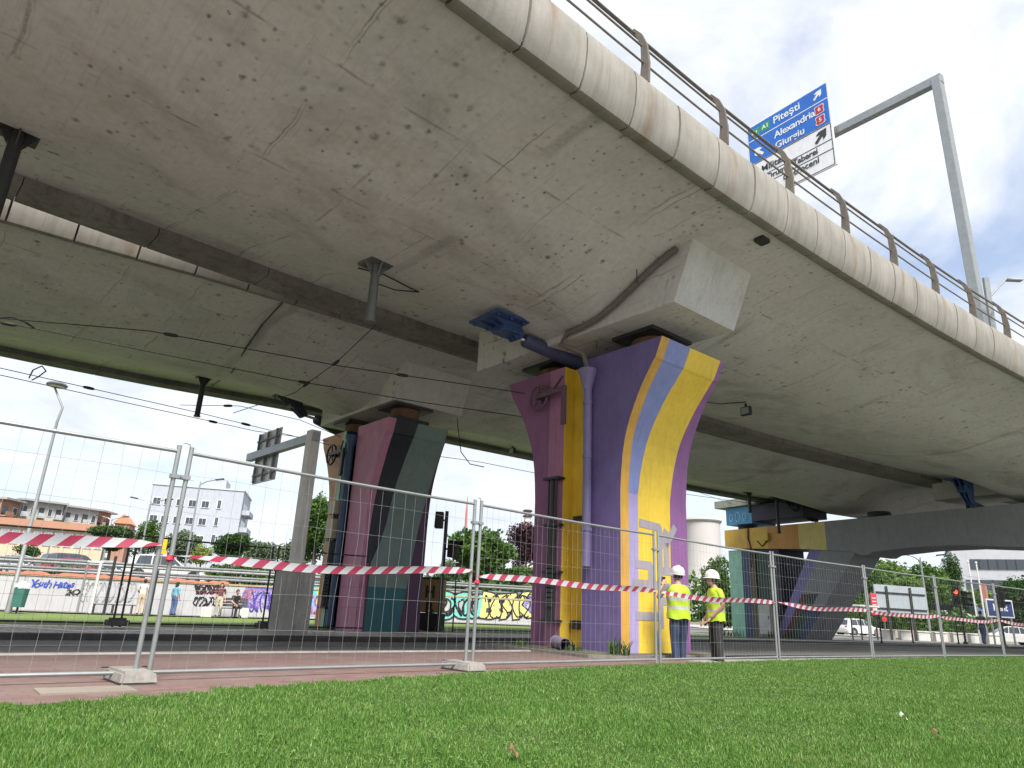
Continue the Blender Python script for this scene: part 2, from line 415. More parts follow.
# ------------------------------------------------------------------ the ground, sheet over sheet
def strip(name, s0, s1, dn, df, zo, mat, ns=60, nd=10, kind='structure', lab=None):
    mb = MB(); mb.uv = []
    o = dn if callable(dn) else (lambda s: dn); q = df if callable(df) else (lambda s: df)
    def fn(a, b):
        s = s0+(s1-s0)*a; d = o(s)+(q(s)-o(s))*b; p = W(s, d); p.z = gz(p.x, p.y)+zo
        mb.uv.append((s, d)); return p
    mb.grid(fn, ns, nd)
    return mb.build(name, mat, kind=kind, label=lab, fix=False)
def kerb(name, s0, s1, dfn, w, z0, z1, mat, n=50):
    mb = MB(); rings = []
    for k in range(n+1):
        s = s0+(s1-s0)*k/n; d = dfn(s); a, b = W(s, d), W(s, d-w); g = gz(a.x, a.y)
        rings.append([(a.x, a.y, g+z0), (a.x, a.y, g+z1-.015), (a.x+(b.x-a.x)*.1, a.y+(b.y-a.y)*.1, g+z1), (b.x, b.y, g+z1), (b.x, b.y, g+z0)])
    mb.loft(rings); mb.build(name, mat, kind='structure')
MTURF = turf_mat('shaded_turf_soil', (.035, .065, .016), (.06, .105, .026))  # darkened green paints the shade down between the blades
MVERGE = turf_mat('far_grass', (.105, .16, .032), (.165, .23, .05))
MEARTH = turf_mat('bare_ground', (.12, .12, .08), (.18, .17, .12))
mb = MB()
for k in range(2): pass
def gfn(a, b):
    r = 2200*a**3+.5; th = 2*pi*b; x, y = r*sin(th)+2, r*cos(th)+12
    return Vector((x, y, gz(x, y)-.2))
mb.grid(gfn, 60, 72); mb.build('ground', MEARTH, kind='structure', fix=False)
lawn_edge = lambda s: lin(s, [(-40, 5.0), (-10.3, 3.95), (-8, 3.5), (-6.2, 3.2), (-4.3, 2.95), (-1.5, 2.78), (3, 2.52), (9.7, 2.42), (16, 1.6), (60, 0)])
strip('lawn', -40, 60, lambda s: 8.6, lawn_edge, .03, MTURF, 90, 24)
strip('road', -60, 90, 24., 8.75, -.10, asphalt_mat('pale_asphalt', .24, .31), 60, 6)  # unseen road behind the camera; pale tone chosen to bounce light under the deck
strip('pavement', -60, 90, 34., 24., -.02, paver_mat('far_side_pavers', (.32, .30, .28), (.40, .37, .34)), 60, 6)
kerb('kerb', -60, 90, lambda s: 8.75, .15, -.16, .04, concrete('kerb_stone', (.30, .29, .27), (.38, .36, .34), (.12, .11, .10), .6))
strip('brick_pavement', -40, -.2, lawn_edge, -.3, 0., brick_mat(), 50, 6)
strip('pavement', -.2, 60, lawn_edge, lambda s: min(2.0, lawn_edge(s)-.15), 0., paver_mat('fence_side_pavers', (.22, .205, .19), (.29, .27, .25)), 60, 3)
kerb('kerb', -.2, 60, lambda s: min(2.0, lawn_edge(s)-.15)+.0, .10, -.24, .004, concrete('low_kerb_stone', (.2, .19, .18), (.27, .26, .24), (.1, .09, .08), .6))
strip('pavement', -.2, 60, lambda s: min(2.0, lawn_edge(s)-.15), -.3, -.21, paver_mat('worn_grey_pavers', (.22, .205, .19), (.29, .27, .25)), 60, 6)
kerbd = lambda s: lin(s, [(-40, -5.2), (-9, -4.7), (-2, -4.4), (6, -5.0), (13, -6.0), (20, -6.0), (60, -6.6)])
strip('tram_road', -40, 60, -.3, kerbd, -.11, asphalt_mat(), 80, 10)
for dd in (-1.75, -3.2):
    mb = MB()
    for e0, e1, h in ((0, .06, .012), (.10, .13, .010)):
        for k in range(50):
            s0, s1 = -40+2*k, -38+2*k
            a = [W(s0, dd-e0), W(s1, dd-e0), W(s1, dd-e1), W(s0, dd-e1)]
            for p in a: p.z = gz(p.x, p.y)-.11+h
            mb.add(a, [(0, 1, 2, 3)])
    mb.build('tram_rail', paint('polished_rail_steel', (.16, .15, .14), .35, .15, .3, 4, .6, (.12, .08, .05)), kind='structure', fix=False)
kerb('kerb', -40, 60, kerbd, .3, -.22, -.012, concrete('shaded_kerb_stone', (.045, .043, .042), (.075, .07, .068), (.02, .02, .02), .7))  # near-black colour carries the shade on the platform kerb
kerb('kerb_edge', -40, -.9, lambda s: -.16, .14, -.16, .018, concrete('pale_kerb_stone', (.33, .31, .28), (.42, .40, .37), (.15, .14, .12), .6))
platf = lambda s: lin(s, [(-40, -9.5), (-8.6, -8.6), (-4, -7.9), (6, -7.8), (14, -8.2), (22, -8.6), (60, -9)])
strip('tram_platform', -40, 60, lambda s: kerbd(s)-.3, platf, -.025, paver_mat(), 80, 8)
strip('grass_verge', -60, 26, platf, -60, -.02, MVERGE, 60, 40)
strip('verge_ground', 26, 150, platf, -60, -.02, asphalt_mat('old_asphalt', .10, .15), 60, 40)
# pale crossing road on the right, far
mb = MB()
for k in range(24):
    x0, x1 = 20+6*k, 26+6*k
    mb.add([(x0, 66-.02*x0, -.27), (x1, 66-.02*x1, -.27), (x1, 98-.02*x1, -.27), (x0, 98-.02*x0, -.27)], [(0, 1, 2, 3)])
mb.build('road', asphalt_mat('pale_road', .36, .44), kind='structure', fix=False)
# raised terrace behind the retaining wall
WA, WB = Vector((-48, 25.2, 0)), Vector((2.2, 43.9, 0))
def wall_pt(f): 
    p = WA.lerp(WB, f); return p
WTOP = 1.20
mb = MB()
wn = Vector((-(WB-WA).y, (WB-WA).x, 0)).normalized()      # away from the camera
a0, b0 = WA+wn*.35, WB+wn*.35
mb.add([(*a0.xy, WTOP-.06), (*b0.xy, WTOP-.06), (b0.x+30, b0.y+230, WTOP-.06), (a0.x-330, a0.y+230, WTOP-.06), (a0.x-330, a0.y-10, WTOP-.06)], [(0, 1, 2, 3, 4)])
mb.build('upper_road', asphalt_mat('upper_asphalt', .10, .15), kind='structure', fix=False)
mb = MB()
mb.add([(*b0.xy, WTOP-.06), (b0.x+30, b0.y+230, WTOP-.06), (b0.x+38, b0.y+230, -.4), (b0.x+4, b0.y, -.4)], [(0, 1, 2, 3)])
mb.build('embankment', MVERGE, kind='structure', fix=False)

# ------------------------------------------------------------------ lawn blades
def blades(name, n, mat, near_pow=1.35):
    # tufts spread over the visible lawn, denser close to the camera
    out = []
    Y = 2.3+ (23.)*RNG.random(n*3)**2.0
    X = (RNG.random(n*3)*2-1)*(Y*.86+1.2)
    vx = X-CC.x; vy = Y-CC.y; r = np.hypot(vx, vy); d = RR-r; s = (np.arctan2(vy/r, -vx/r)-T0)*RR
    tab = [(-40, 5.0), (-10.3, 3.95), (-8, 3.5), (-6.2, 3.2), (-4.3, 2.95), (-1.5, 2.78), (3, 2.52), (9.7, 2.42), (16, 1.6), (60, 0)]
    le = np.interp(s, [a for a, _ in tab], [b for _, b in tab])
    edge = .05*np.sin(s*7.3)+.05*np.sin(s*17.1)+.04*np.sin(s*31)
    ok = d > le+edge-.03+.05*RNG.standard_normal(len(d))
    X, Y = X[ok][:n], Y[ok][:n]; n = len(X)
    clump = np.sin(X*2.1+1.3*np.sin(Y*1.7))*np.sin(Y*2.6+X*.7)*.5+.5
    h = (.011+.018*RNG.random(n)**1.4)*(.7+.6*clump)*(1+.8*(RNG.random(n) > .985))
    wd_ = (.0014+.0015*RNG.random(n))*(1+Y*.10)
    th = RNG.random(n)*2*pi; lean = (.1+.65*RNG.random(n))*h; la = RNG.random(n)*2*pi
    z0 = np.full(n, .027)
    dx, dy = np.cos(th)*wd_, np.sin(th)*wd_
    V = np.empty((n, 3, 3), np.float32)
    V[:, 0] = np.stack([X-dx, Y-dy, z0], 1); V[:, 1] = np.stack([X+dx, Y+dy, z0], 1); V[:, 2] = np.stack([X+np.cos(la)*lean, Y+np.sin(la)*lean, z0+h], 1)
    me = bpy.data.meshes.new(name)
    me.vertices.add(n*3); me.vertices.foreach_set('co', V.ravel())
    me.loops.add(n*3); me.loops.foreach_set('vertex_index', np.arange(n*3, dtype=np.int32))
    me.polygons.add(n); me.polygons.foreach_set('loop_start', np.arange(0, n*3, 3, dtype=np.int32))
    me.materials.append(mat); me.update(calc_edges=True)
    o = bpy.data.objects.new(name, me); COL.objects.link(o)
    return tag(o, 'short mown green lawn grass filling the foreground', 'grass', kind='stuff')
def grass_mat():
    m, t, b, L = nt('lawn_grass')
    g = t.nodes.new('ShaderNodeNewGeometry'); w = coords(t, kind='World')
    f = math_(t, 'ADD', math_(t, 'MULTIPLY', g.outputs['Random Per Island'], .72), math_(t, 'MULTIPLY', noise(t, w, 1.6, 6, .7), .48))
    c = ramp(t, [(.22, (.044, .112, .017)), (.5, (.088, .205, .030)), (.78, (.145, .290, .050)), (.97, (.33, .42, .17))], f).outputs[0]
    dry = ramp(t, [(.6, 0), (.74, .6)], noise(t, w, .8, 5, .65)).outputs[0]
    c = mix(t, math_(t, 'MULTIPLY', dry, .7), c, (.24, .28, .11))
    L.new(c, b.inputs['Base Color']); b.inputs['Roughness'].default_value = .55; b.inputs['Specular IOR Level'].default_value = .3
    tr = t.nodes.new('ShaderNodeBsdfTranslucent'); L.new(c, tr.inputs[0])
    ms = t.nodes.new('ShaderNodeMixShader'); ms.inputs[0].default_value = .35
    L.new(b.outputs[0], ms.inputs[1]); L.new(tr.outputs[0], ms.inputs[2]); L.new(ms.outputs[0], t.nodes['Material Output'].inputs[0])
    return m
blades('lawn_grass', 1300000, grass_mat())
# broad clover / dandelion leaves and a few fallen leaves among the blades
def weeds():
    mb = MB(); r = random.Random(3)
    for k in range(1500):
        Y = 3.4+8*r.random()**1.6; X = (r.random()*2-1)*(Y*.85)
        s, d = inv(X, Y)
        if d < lawn_edge(s)+.15: continue
        if sin(X*1.3+2)*sin(Y*1.9)+.5*r.random() < .15: continue
        for j in range(3):
            a = r.random()*6.28; l = .006+.009*r.random(); z = .04+.014*r.random(); c = Vector((X, Y, z))
            e = Vector((cos(a), sin(a), .2*r.random())); f = Vector((-sin(a), cos(a), .1))
            mb.add([c, c+e*l+f*l*.5, c+e*l*1.7, c+e*l-f*l*.5], [(0, 1, 2, 3)])
    mb.build('clover', leafmat('clover_leaf', (.11, .21, .04), (.22, .33, .10)), fix=False, kind='stuff', label='small pale clover leaves scattered through the lawn', cat='ground cover')
weeds()
for k, (px, py, sz, lab) in enumerate(((904, 720, .03, 'small white paper scrap lying on the lawn'), (938, 737, .035, 'brown fallen leaf lying on the lawn near its right side'), (513, 757, .03, 'small reddish fallen leaf at the bottom centre of the lawn'))):
    Y = 3.
    for q in range(40):
        p = at(px, py, Y)
        if p.z < .07: break
        Y += .2
    mb = MB(); mb.grid(lambda a, b: (p.x+(a-.5)*sz*1.6, p.y+(b-.5)*sz, .075+.02*sin(a*5)+.015*b), 5, 4)
    mb.build('paper_scrap' if k == 0 else 'fallen_leaf', flat('scrap_paper' if k == 0 else 'dead_leaf', (.5, .5, .46) if k == 0 else (.17, .09, .045), .8), label=lab, cat='litter' if k == 0 else 'leaf', fix=False)
# weeds growing at the pier foot are added with the piers

# ------------------------------------------------------------------ the two decks
MSTEEL_TOP = asphalt_mat('deck_asphalt', .06, .09)
SDECK = sorted(set([-46+1.0*k for k in range(0, 170)]+[-7+.25*k for k in range(57)]+[18+.5*k for k in range(29)]))
near_out = lambda s: lin(s, [(-46, 4.2), (-8, 4.3), (-2, 4.4), (4, 4.55), (11, 4.65), (124, 4.65)])
near_in = lambda s: -4.42
far_in = lambda s: lin(s, [(-46, -7.2), (-10.5, -5.62), (-9, -5.4), (-7.1, -5.05), (-5.2, -4.85), (-3, -4.74), (2, -4.7), (124, -4.7)])
far_out = lambda s: lin(s, [(-46, -16.2), (-9.2, -15.0), (-5.8, -14.5), (-2, -13.75), (2, -13.55), (8, -13.5), (124, -13.9)])
def deck(name, lab, din, dout, zc, ze=7.24, dips=()):
    root = thing(name, W(0, (din(0)+dout(0))/2, 0), lab, 'viaduct')
    mb = MB(); mb.uv = []; ND = 24
    rings = []
    for s in SDECK:
        a, b = din(s), dout(s)
        pr = []
        for k in range(ND+1):
            f = k/ND; d = a+(b-a)*f; tt = abs(f*2-1)
            dp = sum(am*math.exp(-((s-s0)/sg_)**2) for s0, am, sg_ in dips)
            z = zc+(ze-zc)*smooth((tt-.08)/.82) - dp*(1-smooth((tt-.16)/.5))
            pr.append((d, z))
        pr += [(b, 8.0), (a, 8.0)]
        ring = []
        for d, z in pr:
            p = W(s, d, z); ring.append(p); mb.uv.append((s, d if z < 7.9 else d+.3))
        rings.append(ring)
    n = ND+3
    mb.loft(rings, mats=lambda i, k: 1 if k == ND+1 else 0)
    mb.build('soffit', [MSOF, MSTEEL_TOP], root, smooth=True)
    return root
NEAR_DIPS = ((-.4, .50, 2.1), (25, .85, 3.4)); FAR_DIPS = ((-.3, .60, 2.6), (25, .5, 3.0))
def soffit_z(s, d, near_=True):
    a, b = (near_in(s), near_out(s)+.02) if near_ else (far_out(s)+.35, far_in(s)-.35); tt = abs((d-a)/(b-a)*2-1); zc = 6.62 if near_ else 6.72
    dp = sum(am*math.exp(-((s-s0)/sg_)**2) for s0, am, sg_ in (NEAR_DIPS if near_ else FAR_DIPS))
    return zc+(7.24-zc)*smooth((tt-.08)/.82)-dp*(1-smooth((tt-.16)/.5))
near = deck('viaduct_deck', 'near concrete viaduct deck with rounded fascia, overhead across the top of the view', near_in, lambda s: near_out(s)+.02, 6.62, dips=NEAR_DIPS)
far = deck('viaduct_deck', 'far concrete viaduct deck behind the narrow gap, reaching over the dark and teal pier', lambda s: far_out(s)+.35, lambda s: far_in(s)-.35, 6.72, dips=FAR_DIPS)

def fascia(root, dfn, sgn, s0, s1, step=1.05, z0=7.13):
    prof = [(-.16, .03), (-.02, 0.), (.03, .015), (.09, .14), (.135, .32), (.16, .55), (.16, .76), (.13, .90), (.06, .955), (-.30, .965)]
    acc = [0]
    for (a, b), (c, d) in zip(prof, prof[1:]): acc.append(acc[-1]+math.hypot(c-a, d-b))
    k = 0; s = s0
    while s < s1-.01:
        mb = MB(); mb.uv = []; rings = []; jz = random.uniform(-.006, .006); jd = random.uniform(-.008, .008)
        for e in (s+.019, s+step/2, s+step-.019):
            rings.append([W(e, dfn(e)+sgn*(x+jd), z0+jz+z) for x, z in prof]); mb.uv += [(e, q/acc[-1]) for q in acc]
        mb.loft(rings); mb.build('fascia_panel', MFAS, root, smooth=True)
        s += step
# near outer fascia (seams fall at -6.8, -5.75, -4.7 ...)
fascia(near, near_out, 1, -6.775-1.05*8, 40)
fascia(far, far_in, 1, -5.2-1.05*10, 5.2)
# inner edge beam of the near deck: a plain dark lip hanging below the slab edge
def lip(root, dfn, w, z0, z1, s0, s1, name='edge_beam', mat=None, seg=2.1):
    s = s0
    while s < s1:
        mb = MB(); rings = []
        for e in (s+.008, s+seg/2, s+seg-.008):
            d = dfn(e); rings.append([W(e, d, z0), W(e, d-w, z0), W(e, d-w, z1), W(e, d, z1)])
        mb.loft(rings); mb.build(name, mat or MCOND, root); s += seg
lip(near, lambda s: -3.74, .72, 7.06, 7.9, -14.7, 60)
lip(far, lambda s: far_in(s)+.22, .5, 7.10, 7.95, 5.25, 62, mat=MCOND, seg=2.1)
lip(far, lambda s: far_out(s)+.55, .6, 7.08, 8.1, -20, 44, mat=concrete('dark_edge_concrete', (.10, .10, .095), (.16, .155, .145), (.05, .05, .05), .7), seg=2.6)  # plain darker grey on the far edge beam
# drip groove lip under the outer fascia
0 and lip(near, lambda s: near_out(s)-.16, .10, 7.10, 7.5, -14.7, 44, 'drip_edge', MCOND, 4.2)

# crossheads over the piers
MBLK = concrete('block_concrete', (.46, .46, .445), (.54, .54, .525), (.27, .25, .22), .45, 1.6)
def crosshead(root, s0, s1, d0, d1, zb, zt=7.3, mat=None, name='crosshead', fil=0., open0=True):
    """a transverse rib: a crisp block at the outer end whose sides sweep into the soffit further in"""
    nd = 28; mb = MB(); mb.uv = []; rings = []
    for i in range(nd+1):
        d = d1+(d0-d1)*i/nd; f = fil*smooth((d1-.35-d)/1.9)
        pr = [(s0-f, 6.95 if f > .02 else zt)]
        for k in range(1, 9):
            g = k/8; pr.append((s0-f*(1-g)**2.0, zb+(pr[0][1]-zb)*(1-g)**1.0*(1-.55*g*(f/max(fil, .01)))))
        pr += [(s1+f*(1-(8-k)/8)**2.0, zb+((6.95 if f > .02 else zt)-zb)*(k/8)*(1-.55*(1-k/8)*(f/max(fil, .01)))) for k in range(0, 9)]
        pr += [(s1+f, zt), (s0-f, zt)]
        tl = .42*max(0, 1-i/2.5)
        rings.append([W(q, d+tl*(z-zb)/1.0, z) for q, z in pr]); mb.uv += [(q+z*.7, d) for q, z in pr]
    mb.loft(rings, m=1, mats=lambda i, k: 0)
    return mb.build(name, mat or [MSOF, MBLK], root, smooth=True)
crosshead(near, -1.4, .55, -2.95, 2.78, 6.08)
crosshead(far, -1.4, .8, -11.3, -6.7, 6.14)
crosshead(near, 23.9, 26.1, -4.2, 3.2, 6.3)

# railing along the outer edge
rail = thing('railing', W(0, 4.6, 8.1), 'dark steel railing with curved posts along the near deck edge', 'railing')
prof_h = [(0, 0, .085), (.03, .35, .07), (.01, .7, .055), (-.07, .95, .045), (-.20, 1.14, .04)]
s = -4.3-2.1*6
while s < 45:
    mb = MB(); rings = []
    u, n = frame(s)
    for dd, hh, wd_ in prof_h:
        c = W(s, near_out(s)+.02+dd, 8.08+hh)
        rings.append([c-u*.022-n*wd_, c+u*.022-n*wd_, c+u*.022+n*wd_, c-u*.022+n*wd_])
    mb.loft(rings); mb.build('post', MRAIL, rail); s += 2.1
for dd, hh, r in ((-.22, 1.17, .028), (-.12, 1.04, .017), (0.0, .72, .017), (.03, .38, .017)):
    mb = MB(); mb.tube([W(-17+k*1.0, near_out(-17+k)+.02+dd-.03, 8.08+hh) for k in range(62)], r, 8); mb.build('rail', MRAIL, rail, smooth=True)
def atz(px, py, z):
    d = fw + rt*((px-512)/FPX) + up*((384-py)/FPX)
    return Vector((0, 0, CAMH)) + d*((z-CAMH)/d.z)

# ------------------------------------------------------------------ painted piers
def flare(z, k=1.):
    return k*lin(z, [(0, 0), (2.9, 0.), (3.5, .04), (3.9, .12), (4.2, .21), (4.5, .35), (4.8, .50), (5.1, .70), (5.3, .84), (5.34, .88), (5.72, 1.04), (9, 1.04)])
ZL = [0, .6, 1.2, 1.8, 2.35, 2.9, 3.3, 3.6, 3.9, 4.1, 4.3, 4.5, 4.7, 4.9, 5.1, 5.3, 5.34, 5.5, 5.72]
class Pier:
    "local frame: a along the bridge (+: away), b across (+: towards the lawn)"
    def __init__(self, s, d, z0, rec=(-.35, .22), kn=1., kf=1.):
        c = W(s, d); self.c = Vector((c.x, c.y, z0)); self.u, self.n = frame(s); self.kn, self.kf = kn, kf; self.rec = rec
    def P(self, a, b, z): return self.c+self.u*a+self.n*b+Vector((0, 0, z))
    def hn(self, z): return 1.18+flare(z, self.kn)
    def hf(self, z): return 1.18+flare(z, self.kf)
    def body(self, root, mats, right, leftm, backm, rdepth=.30):
        """right(z)->list of (fraction, material) stripes on the +b end; leftm: materials of the -a face [far flare, far inner, recess, near]"""
        mb = MB()
        for i in range(len(ZL)-1):
            za, zb = ZL[i], ZL[i+1]; zm = (za+zb)/2
            # +b end (yellow face)
            fa, fb, ms = right(za), right(zb), right(zm)
            for (x0, m), (x1, _), (y0, _), (y1, _) in zip(fa, fa[1:], fb, fb[1:]):
                mm = m(zm) if callable(m) else m
                mb.add([self.P(-1+2*x0, self.hn(za), za), self.P(-1+2*x1, self.hn(za), za), self.P(-1+2*y1, self.hn(zb), zb), self.P(-1+2*y0, self.hn(zb), zb)], [(0, 1, 2, 3)], mm)
            # -b end
            mb.add([self.P(1, -self.hf(za), za), self.P(-1, -self.hf(za), za), self.P(-1, -self.hf(zb), zb), self.P(1, -self.hf(zb), zb)], [(0, 1, 2, 3)], leftm[0])
            r0, r1 = self.rec
            for sgn in (-1, 1):
                A = sgn*1.0; D = sgn*(1-rdepth)
                mid = -.78 - flare(zm)*.12
                ys = [(-self.hf(za), -self.hf(zb), leftm[0], A, A), (-.80, -.80, leftm[1], A, A), (r0, r0, leftm[2], A, D), (r0, r0, leftm[2], D, D), (r1, r1, leftm[2], D, A), (r1, r1, leftm[3], A, A), (self.hn(za), self.hn(zb), None, A, A)]
                for (b0, b1, m, e0, e1), (c0, c1, _, _, _) in zip(ys, ys[1:]):
                    if b0 == c0 and e0 == e1: continue
                    mb.add([self.P(e0, b0, za), self.P(e1, c0, za), self.P(e1, c1, zb), self.P(e0, b1, zb)], [(0, 1, 2, 3)], m)
        # top and foot
        for z in (0, ZL[-1]):
            r0, r1 = self.rec; D = 1-rdepth
            mb.add([self.P(-1, -self.hf(z), z), self.P(-1, r0, z), self.P(1, r0, z), self.P(1, -self.hf(z), z)], [(0, 1, 2, 3)], backm)
            mb.add([self.P(-D, r0, z), self.P(-D, r1, z), self.P(D, r1, z), self.P(D, r0, z)], [(0, 1, 2, 3)], backm)
            mb.add([self.P(-1, r1, z), self.P(-1, self.hn(z), z), self.P(1, self.hn(z), z), self.P(1, r1, z)], [(0, 1, 2, 3)], backm)
        bm = bmesh.new()
        o = mb.build('body', mats, root)
        me = o.data; bm.from_mesh(me); bmesh.ops.remove_doubles(bm, verts=bm.verts[:], dist=.002); bmesh.ops.recalc_face_normals(bm, faces=bm.faces[:]); bm.to_mesh(me); bm.free()
        return o

PY = paint('yellow_wall_paint', (.74, .51, .045), .6, .12, .32, 2.2, 0, (.30, .24, .08))
PG = paint('gold_wall_paint', (.56, .31, .045), .6, .14, .3, 2.5)
PLV = paint('blue_lavender_paint', (.20, .24, .50), .6, .1, .25)
PLV2 = paint('pale_lavender_paint', (.34, .29, .53), .6, .1, .25)
PPU = paint('magenta_purple_paint', (.24, .095, .27), .6, .12, .3)
PVI = paint('deep_violet_paint', (.15, .11, .28), .6, .14, .35)
PMA = paint('dull_magenta_paint', (.235, .085, .19), .6, .14, .35)
PPI = paint('dusty_pink_paint', (.36, .15, .255), .6, .14, .4)
PGR = paint('grey_cover_paint', (.32, .29, .33), .6, .1, .2)
def right1(z):
    f1 = .115
    f2 = lin(z, [(0, .235), (3, .25), (4.2, .34), (5.2, .43), (5.72, .44)])
    f3 = lin(z, [(0, .70), (3, .74), (4.2, .83), (5.2, .925), (5.72, .945)])
    return [(0, 1), (f1, (lambda zz: 2 if zz > 3.0 else 3)), (f2, 0), (f3, 4), (1., 4)]
p1 = Pier(0, 0, -.03)
r1 = thing('bridge_pier', p1.c, 'yellow, lavender and purple striped flared pier beside the two workers', 'bridge pier', 'painted bridge piers')
p1.body(r1, [PY, PG, PLV, PLV2, PPU, PVI, PMA, PPI, PGR], right1, [6, 7, 0, 5], 5)
def ribbon(mb, pts, w, m=0):
    "flat stroke through points (with local normal given), pts = [(p, normal)]"
    for k in range(len(pts)):
        pass
    for (p, nrm), (q, _) in zip(pts, pts[1:]):
        t_ = (q-p).normalized(); sd_ = t_.cross(nrm).normalized()*w/2; e = t_*w*.2
        mb.add([p-e-sd_+nrm*.004, q+e-sd_+nrm*.004, q+e+sd_+nrm*.004, p-e+sd_+nrm*.004], [(0, 1, 2, 3)], m)
mb = MB()
def G(*pts, w=.15):
    ribbon(mb, [(p1.P(-1+2*x, 1.182+flare(z)+.004*len(mb.f)/40, z), p1.n) for x, z in pts], w)
G((.22, 1.62), (.42, 1.62)); G((.42, 1.62), (.42, 1.32)); G((.18, 1.28), (.52, 1.28)); G((.56, 2.35), (.56, .55)); G((.56, 1.95), (.66, 2.3)); G((.62, 1.55), (.80, 1.55)); G((.66, 1.6), (.66, 2.05), (.80, 2.4))
G((.22, .72), (.5, .72)); G((.56, 2.35), (.28, 2.38)); G((.5, .45), (.5, .18)); G((.60, 1.0), (.74, 1.0))
mb.build('graffiti', PGR, r1, fix=False)
# lavender drainpipe with funnel on the left face
PPIPE = paint('lavender_pipe_paint', (.20, .17, .34), .55, .12, .35)
mb = MB()
mb.tube([p1.P(-1.11, .43, z) for z in (1.55, 2.5, 3.5, 5.0)], .085, 14)
mb.lathe([(.086, 0), (.10, .05), (.175, .34), (.19, .36), (.19, .44), (.16, .44)], p1.P(-1.12, .43, 5.0), 14)
for z in (2.2, 3.6, 4.7): mb.tube([p1.P(-1.11, .43, z), p1.P(-1.11, .43, z+.06)], .1, 14)
mb.build('drainpipe', PPIPE, r1, smooth=True)
# counterweight guide rods on the far side of the recess
def guide(P, root, b0, b1, z0, z1):
    mb = MB()
    for b in (b0, b1, (b0+b1)/2): mb.tube([P.P(-1.13, b, z0), P.P(-1.13, b, z1)], .022 if b != (b0+b1)/2 else .045, 8)
    for f in (.0, .33, .66, 1.): mb.box(P.P(-1.10, (b0+b1)/2, z0+(z1-z0)*f), (.2, abs(b1-b0)+.22, .05), Matrix((P.u, P.n, Vector((0, 0, 1)))).transposed())
    for k in range(9): mb.lathe([(.07, 0), (.10, .01), (.10, .075), (.07, .085)], P.P(-1.13, (b0+b1)/2, z0+.25+.09*k), 12)
    return mb.build('weight_guide', MDARKM, root)
guide(p1, r1, -.62, -.40, .55, 3.3)
mb = MB(); mb.box(p1.P(-.72, -.05, 2.52), (.05, .5, .09), Matrix((p1.u, p1.n, Vector((0, 0, 1)))).transposed()); mb.box(p1.P(-.74, -.05, .5), (.12, .5, .16), Matrix((p1.u, p1.n, Vector((0, 0, 1)))).transposed(), bev=.03)
mb.build('bracket', MDARKM, r1)

# second pier, under the far deck
QPI = paint('rose_pink_paint', (.50, .21, .32), .6, .14, .3); QBK = paint('black_blue_paint', (.006, .008, .018), .5, .2, .2)
QTE = paint('grey_teal_paint', (.17, .235, .215), .6, .12, .3); QTL = paint('bright_teal_paint', (.02, .13, .15), .6, .15, .3)
QAU = paint('aubergine_paint', (.075, .028, .075), .6, .15, .25); QOR = paint('faded_orange_paint', (.52, .26, .12), .6, .12, .3)
QMI = paint('mint_paint', (.28, .55, .44), .6, .12, .3); QMG = paint('magenta_paint', (.30, .03, .12), .6, .12, .3)
def right2(z):
    f1 = lin(z, [(0, .13), (2.2, .06), (3, .08), (4.5, .12), (5.72, .12)])
    f2 = lin(z, [(0, .14), (1.8, .14), (2.6, .30), (4.5, .42), (5.72, .48)])
    f2b = lin(z, [(0, .66), (2.5, .82), (4, .95), (5, .985), (5.72, .99)])
    return [(0, (lambda zz: 1 if zz < 1.6 else 7) if False else 0), (f1, lambda zz: 7 if zz < 1.9 else 1), (max(f1+.005, f2), lambda zz: 3 if zz < 1.2 else 2), (f2b, 4), (1., 4)]
w_ = W(-.52, -8.62); p2 = Pier(-.52, -8.62, gz(w_.x, w_.y)-.08, (-.62, .12), .66, 1.03)
r2 = thing('bridge_pier', p2.c, 'rose pink, black and grey teal flared pier under the far deck', 'bridge pier', 'painted bridge piers')
p2.body(r2, [QPI, QBK, QTE, QTL, QAU, QOR, QMI, QMG, MBLUED], right2, [5, 6, 8, 0], 0, .35)
mb = MB(); mb.tube([p2.P(-1.09, -.05, z) for z in (.15, 2, 4, 5.15)], .10, 12); mb.lathe([(.1, 0), (.2, .28), (.2, .36)], p2.P(-1.09, -.05, 5.1), 12)
mb.build('drainpipe', paint('dark_blue_pipe_paint', (.035, .07, .16), .5, .15, .3), r2, smooth=True)
guide(p2, r2, -.60, -.34, .6, 3.4)
mb = MB()
for z, h in ((3.35, .38), (2.75, .55)): mb.box(p2.P(-1.16, -.42, z), (.26, .42, h), Matrix((p2.u, p2.n, Vector((0, 0, 1)))).transposed(), bev=.02)
mb.build('junction_box', paint('beige_cabinet_paint', (.42, .36, .24), .5, .1, .3), r2)
mb = MB(); mb.tube([p2.P(-.95, -.42, z) for z in (0, 2.3, 5.2)], .11, 10); mb.build('conduit', paint('green_pipe_paint', (.03, .10, .075), .5), r2, smooth=True)

